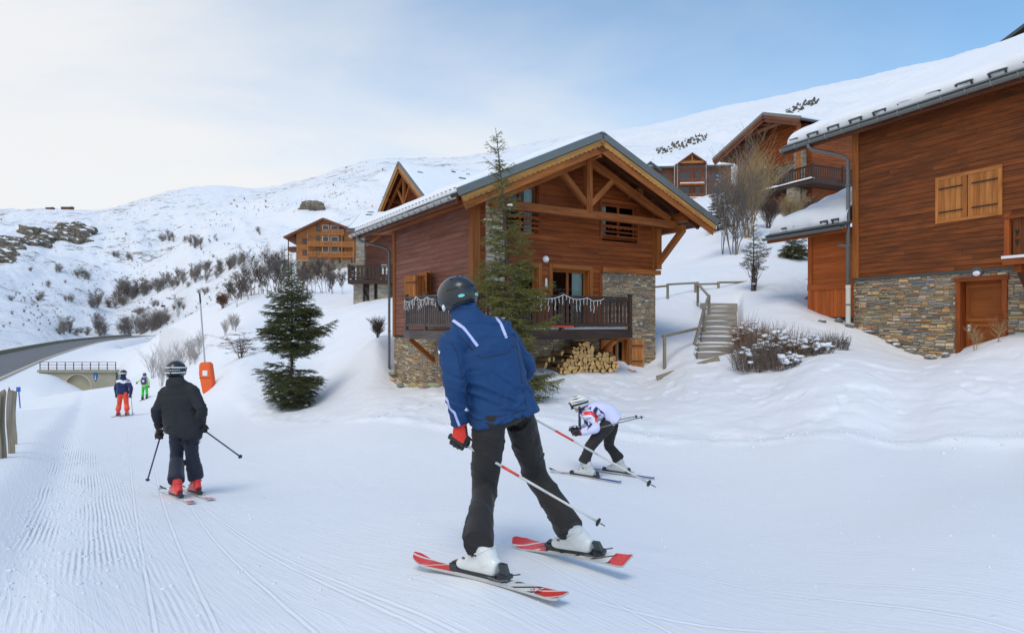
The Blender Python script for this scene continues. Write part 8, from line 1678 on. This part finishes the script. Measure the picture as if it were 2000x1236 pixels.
def skier_bent():
    a, b = ground_hit(1072, 921), ground_hit(1213, 944); s1 = ski(a, b, 'dark blue ski under the near boot of the crouching skier', 'ski_blue_top', .49)
    a, b = ground_hit(1150, 916), ground_hit(1278, 936); s2 = ski(a, b, 'dark blue ski under the far boot of the crouching skier', 'ski_blue_top', .56)
    f = s1[2].copy(); f.z = 0; f.normalize(); rt = Vector((f.y, -f.x, 0)); base = (s1[1]+s2[1])*.5; d = s1[1].y; d2 = s2[1].y; dm = (d+d2)/2
    root = thing('person', 'crouching skier in white and navy jacket with white patterned helmet', 'person', base)
    J = joints(dict(pelvis=(1196, 817, dm), waist=(1184, 805, dm), chest=(1162, 803, dm), neck=(1144, 802, dm), head=(1131, 789, dm), sl=(1149, 810, dm-.2), sr=(1148, 806, dm+.2), el=(1163, 836, dm-.27), er=(1150, 836, dm+.27), wl=(1135, 845, dm-.24), wr=(1128, 838, dm+.26), hl=(1186, 830, dm-.1), hr=(1194, 828, dm+.1), kl=(1153, 871, d+.0), kr=(1189, 868, d2)), rt, f, hfwd=tuple(f+Vector((0, 0, -.25))), hup=tuple(f*.25+Vector((0, 0, 1))))
    J['hem'] = P(1201, 822, dm)
    J['al'] = s1[1]+Vector((0, 0, .25)); J['ar'] = s2[1]+Vector((0, 0, .25))
    body(root, J, .95); 
    # body of the jacket white; side panel and sleeves navy with red and white arcs
    jk = jacket(root, J, 'white_cloth', s=.95, amp=.008, seed=23, voxel=.012, wide=.95); o = root.location; me = jk.data
    for pix, w, mt, nm in (([(1147, 786), (1133, 800), (1128, 820), (1134, 840)], .05, 'navy_cloth', 'side_panel'), ([(1136, 800), (1142, 818), (1152, 834)], .12, 'navy_cloth', 'side_panel'), ([(1140, 810), (1158, 803), (1170, 812), (1174, 830)], .17, 'navy_cloth', 'sleeve_panel'), ([(1138, 808), (1156, 807), (1163, 813), (1164, 824)], .07, 'red_cloth', 'sleeve_stripe'), ([(1139, 813), (1154, 812), (1159, 817), (1160, 825)], .03, 'strap_white', 'sleeve_stripe'), ([(1120, 812), (1124, 828), (1130, 843)], .02, 'red_cloth', 'front_piping')):
        strip_on(me, jk, pix, w, nm, mt, lift={'navy_cloth': .004, 'red_cloth': .007, 'strap_white': .010}[mt], o=o)
    trousers(root, J, 'brown_black', s=.95, flare=.98, seed=27, voxel=.012)
    for i, (sk, ank) in enumerate(((s1, J['al']), (s2, J['ar']))): boot(root, sk[1], sk[2], sk[3], sk[4], ank, 'shell_grey', i, s=.92)
    def deco(hm, pt, band):
        band(.9, 2.2, lambda a: R(30), lambda a: R(38), .003, 'shell_black', 'helmet_stripe', .6); band(1.0, 2.6, lambda a: R(8), lambda a: R(15), .003, 'shell_black', 'helmet_stripe', .7); band(.8, 1.8, lambda a: R(52), lambda a: R(60), .003, 'shell_black', 'helmet_stripe', .6); band(-2.2, -.9, lambda a: R(30), lambda a: R(38), .003, 'shell_black', 'helmet_stripe', .6); band(-2.6, -1.0, lambda a: R(8), lambda a: R(15), .003, 'shell_black', 'helmet_stripe', .7); band(-1.8, -.8, lambda a: R(52), lambda a: R(60), .003, 'shell_black', 'helmet_stripe', .6)
        for az in (-1.7, 1.7): m = MB(); m.ball(pt(az, R(-36), 1.0), (.018, .03, .036), 2); m.build('ear_pad', M['rubber'], hm, smooth=True)
    helmet(root, J['head']+Vector((0, 0, .02)), J['hfwd'], J['hup'], 'shell_white', 1.0, strap=('shell_black', -14, 0), extra=deco)
    gl = P(1127, 846, dm-.24); tl = P(1259, 813, dm-.30); pole(gl, tl, 'thin grey ski pole pointing back from the crouching skier', [(.97, 'pole_grey', .008)]); glove(root, J['wl'], gl, tl-gl, ('glove_black', 'glove_red'), 1.05, J['el'])
    gr = P(1120, 838, dm+.26); tr = P(1248, 812, dm+.5); pole(gr, tr, 'far grey ski pole of the crouching skier, mostly hidden by the body', [(.97, 'pole_grey', .008)]); glove(root, J['wr'], gr, tr-gr, ('glove_black',), 1.05, J['er'])
skier_bent()
def skier_far(px, py, d, s, label, spec, cj, ct, helm, extra=None, poles=True, who='', sklab=()):
    g = onground(px, d); f = Vector((-.30, .95, 0)).normalized(); rt = Vector((f.y, -f.x, 0)); root = thing('person', label, 'person', g); SK = []
    k = (630-py)/F*d-g.z                                        # keep feet on the modelled snow
    for i, ax in enumerate((spec['al'], spec['ar'])):
        c = onground(ax[0], d); a = c+f*.85*s; b = c-f*.75*s; a.z = gzi(a.x, a.y); b.z = gzi(b.x, b.y); SK.append(ski(a, b, sklab[i], 'ski_white', .47, 1.0))
    J = {q: P(v[0], v[1], d+(v[2] if len(v) > 2 else 0))-Vector((0, 0, k)) for q, v in spec.items()}; J['right'] = rt; J['fwd'] = f; J['back'] = -f; J['hfwd'] = f; J['hup'] = Vector((0, 0, 1)); J['hem'] = J['pelvis']-Vector((0, 0, .06*s))
    J['al'] = SK[0][1]+Vector((0, 0, .26*s)); J['ar'] = SK[1][1]+Vector((0, 0, .26*s))
    body(root, J, s); jk = jacket(root, J, cj, s=s, voxel=.018, amp=.008, seed=33); trousers(root, J, ct, s=s, voxel=.018, flare=1.05)
    for i, sk in enumerate(SK): boot(root, sk[1], sk[2], sk[3], sk[4], J['al' if i == 0 else 'ar'], 'shell_black' if s < .95 else 'shell_red', i, s=s)
    helmet(root, J['head']+Vector((0, 0, .02)), f, (0, 0, 1), helm, s*1.02, strap=('strap_white', -12, 4) if s > .95 else None)
    if extra: extra(root, J, jk)
    for i, (w, e, out) in enumerate((('wl', 'el', -1), ('wr', 'er', 1))):
        gp = J[w]+Vector((0, .02, -.06*s)); tp = gp+rt*out*(.10 if i else -.12)-f*.15; tp = Vector((tp.x, tp.y, gzi(tp.x, tp.y)+.05))
        if poles: pole(gp, tp, ('left' if i == 0 else 'right')+' dark ski pole of the '+who, [(.97, 'pole_grey', .009)])
        glove(root, J[w], gp, tp-gp, ('glove_black',), 1.1*s, J[e])
def x_orange(root, J, jk):
    o = root.location; strip_on(jk.data, jk, [(226, 745), (234, 743.5), (241, 746.5), (248, 743.5), (256, 745)], .10, 'chest_band', 'strap_white', o=o, lift=.006, step=8)
skier_far(240, 812, 23.0, 1.0, 'skier in navy jacket with white band and bright orange trousers', dict(pelvis=(240, 766), waist=(240, 757), chest=(240, 749), neck=(240.5, 738), head=(241, 729), sl=(231, 744), sr=(250, 744), el=(226, 757, -.03), er=(256, 757, -.03), wl=(228, 770), wr=(255, 770), hl=(235.5, 767), hr=(245, 767), kl=(233, 788, .08), kr=(247, 788, .08), al=(231, 806), ar=(248, 806)), 'navy_cloth', 'orange_cloth', 'shell_black', x_orange, True, 'orange-trousered skier', ('left pale ski of the orange-trousered skier', 'right pale ski of the orange-trousered skier'))
def x_green(root, J, jk):
    o = root.location; c = J['chest']-o; bk = J['back']; m = MB(); loft(m, [(c+bk*.17-Vector((0, 0, .20)), .12, .06), (c+bk*.19-Vector((0, 0, .12)), .14, .085), (c+bk*.19+Vector((0, 0, .08)), .13, .08), (c+bk*.16+Vector((0, 0, .16)), .10, .05)], J['right'], 16, 5, 2.6); bp = fuse(m, .014, 2)
    q = thing('backpack', 'small purple backpack worn by the green-clad skier', 'backpack', root.location); finish(bp, 'pack', 'purple_cloth', q); m = MB(); z = c+bk*.285; m.box(z.x-.05, z.x+.05, z.y-.01, z.y+.012, z.z-.06, z.z+.04); m.build('logo_patch', M['strap_white'], q)
    for sg in (-1, 1): m = MB(); p = c+J['right']*sg*.1; m.tube([p+bk*.16+Vector((0, 0, .15)), p+Vector((0, 0, .20)), p-bk*.15+Vector((0, 0, .1)), p-bk*.15-Vector((0, 0, .12)), p+bk*.14-Vector((0, 0, .18))], .018, 6); m.build('shoulder_strap', M['purple_cloth'], q)
skier_far(283, 780, 34.0, .84, 'small skier in green trousers and lime jacket with one arm held out', dict(pelvis=(282.5, 753), waist=(282.5, 748), chest=(282.5, 743), neck=(282.5, 737.5), head=(282.5, 732.5), sl=(277.5, 740.5), sr=(287.5, 740.5), el=(272.5, 744), er=(291, 747.5), wl=(267.5, 746.5), wr=(291, 754), hl=(280, 754), hr=(285.5, 754), kl=(279, 766, .08), kr=(287, 766, .08), al=(278.5, 777), ar=(287, 777)), 'lime_cloth', 'green_cloth', 'shell_purple', x_green, False, 'green-clad skier', ('left short ski of the green-clad skier', 'right short ski of the green-clad skier'))
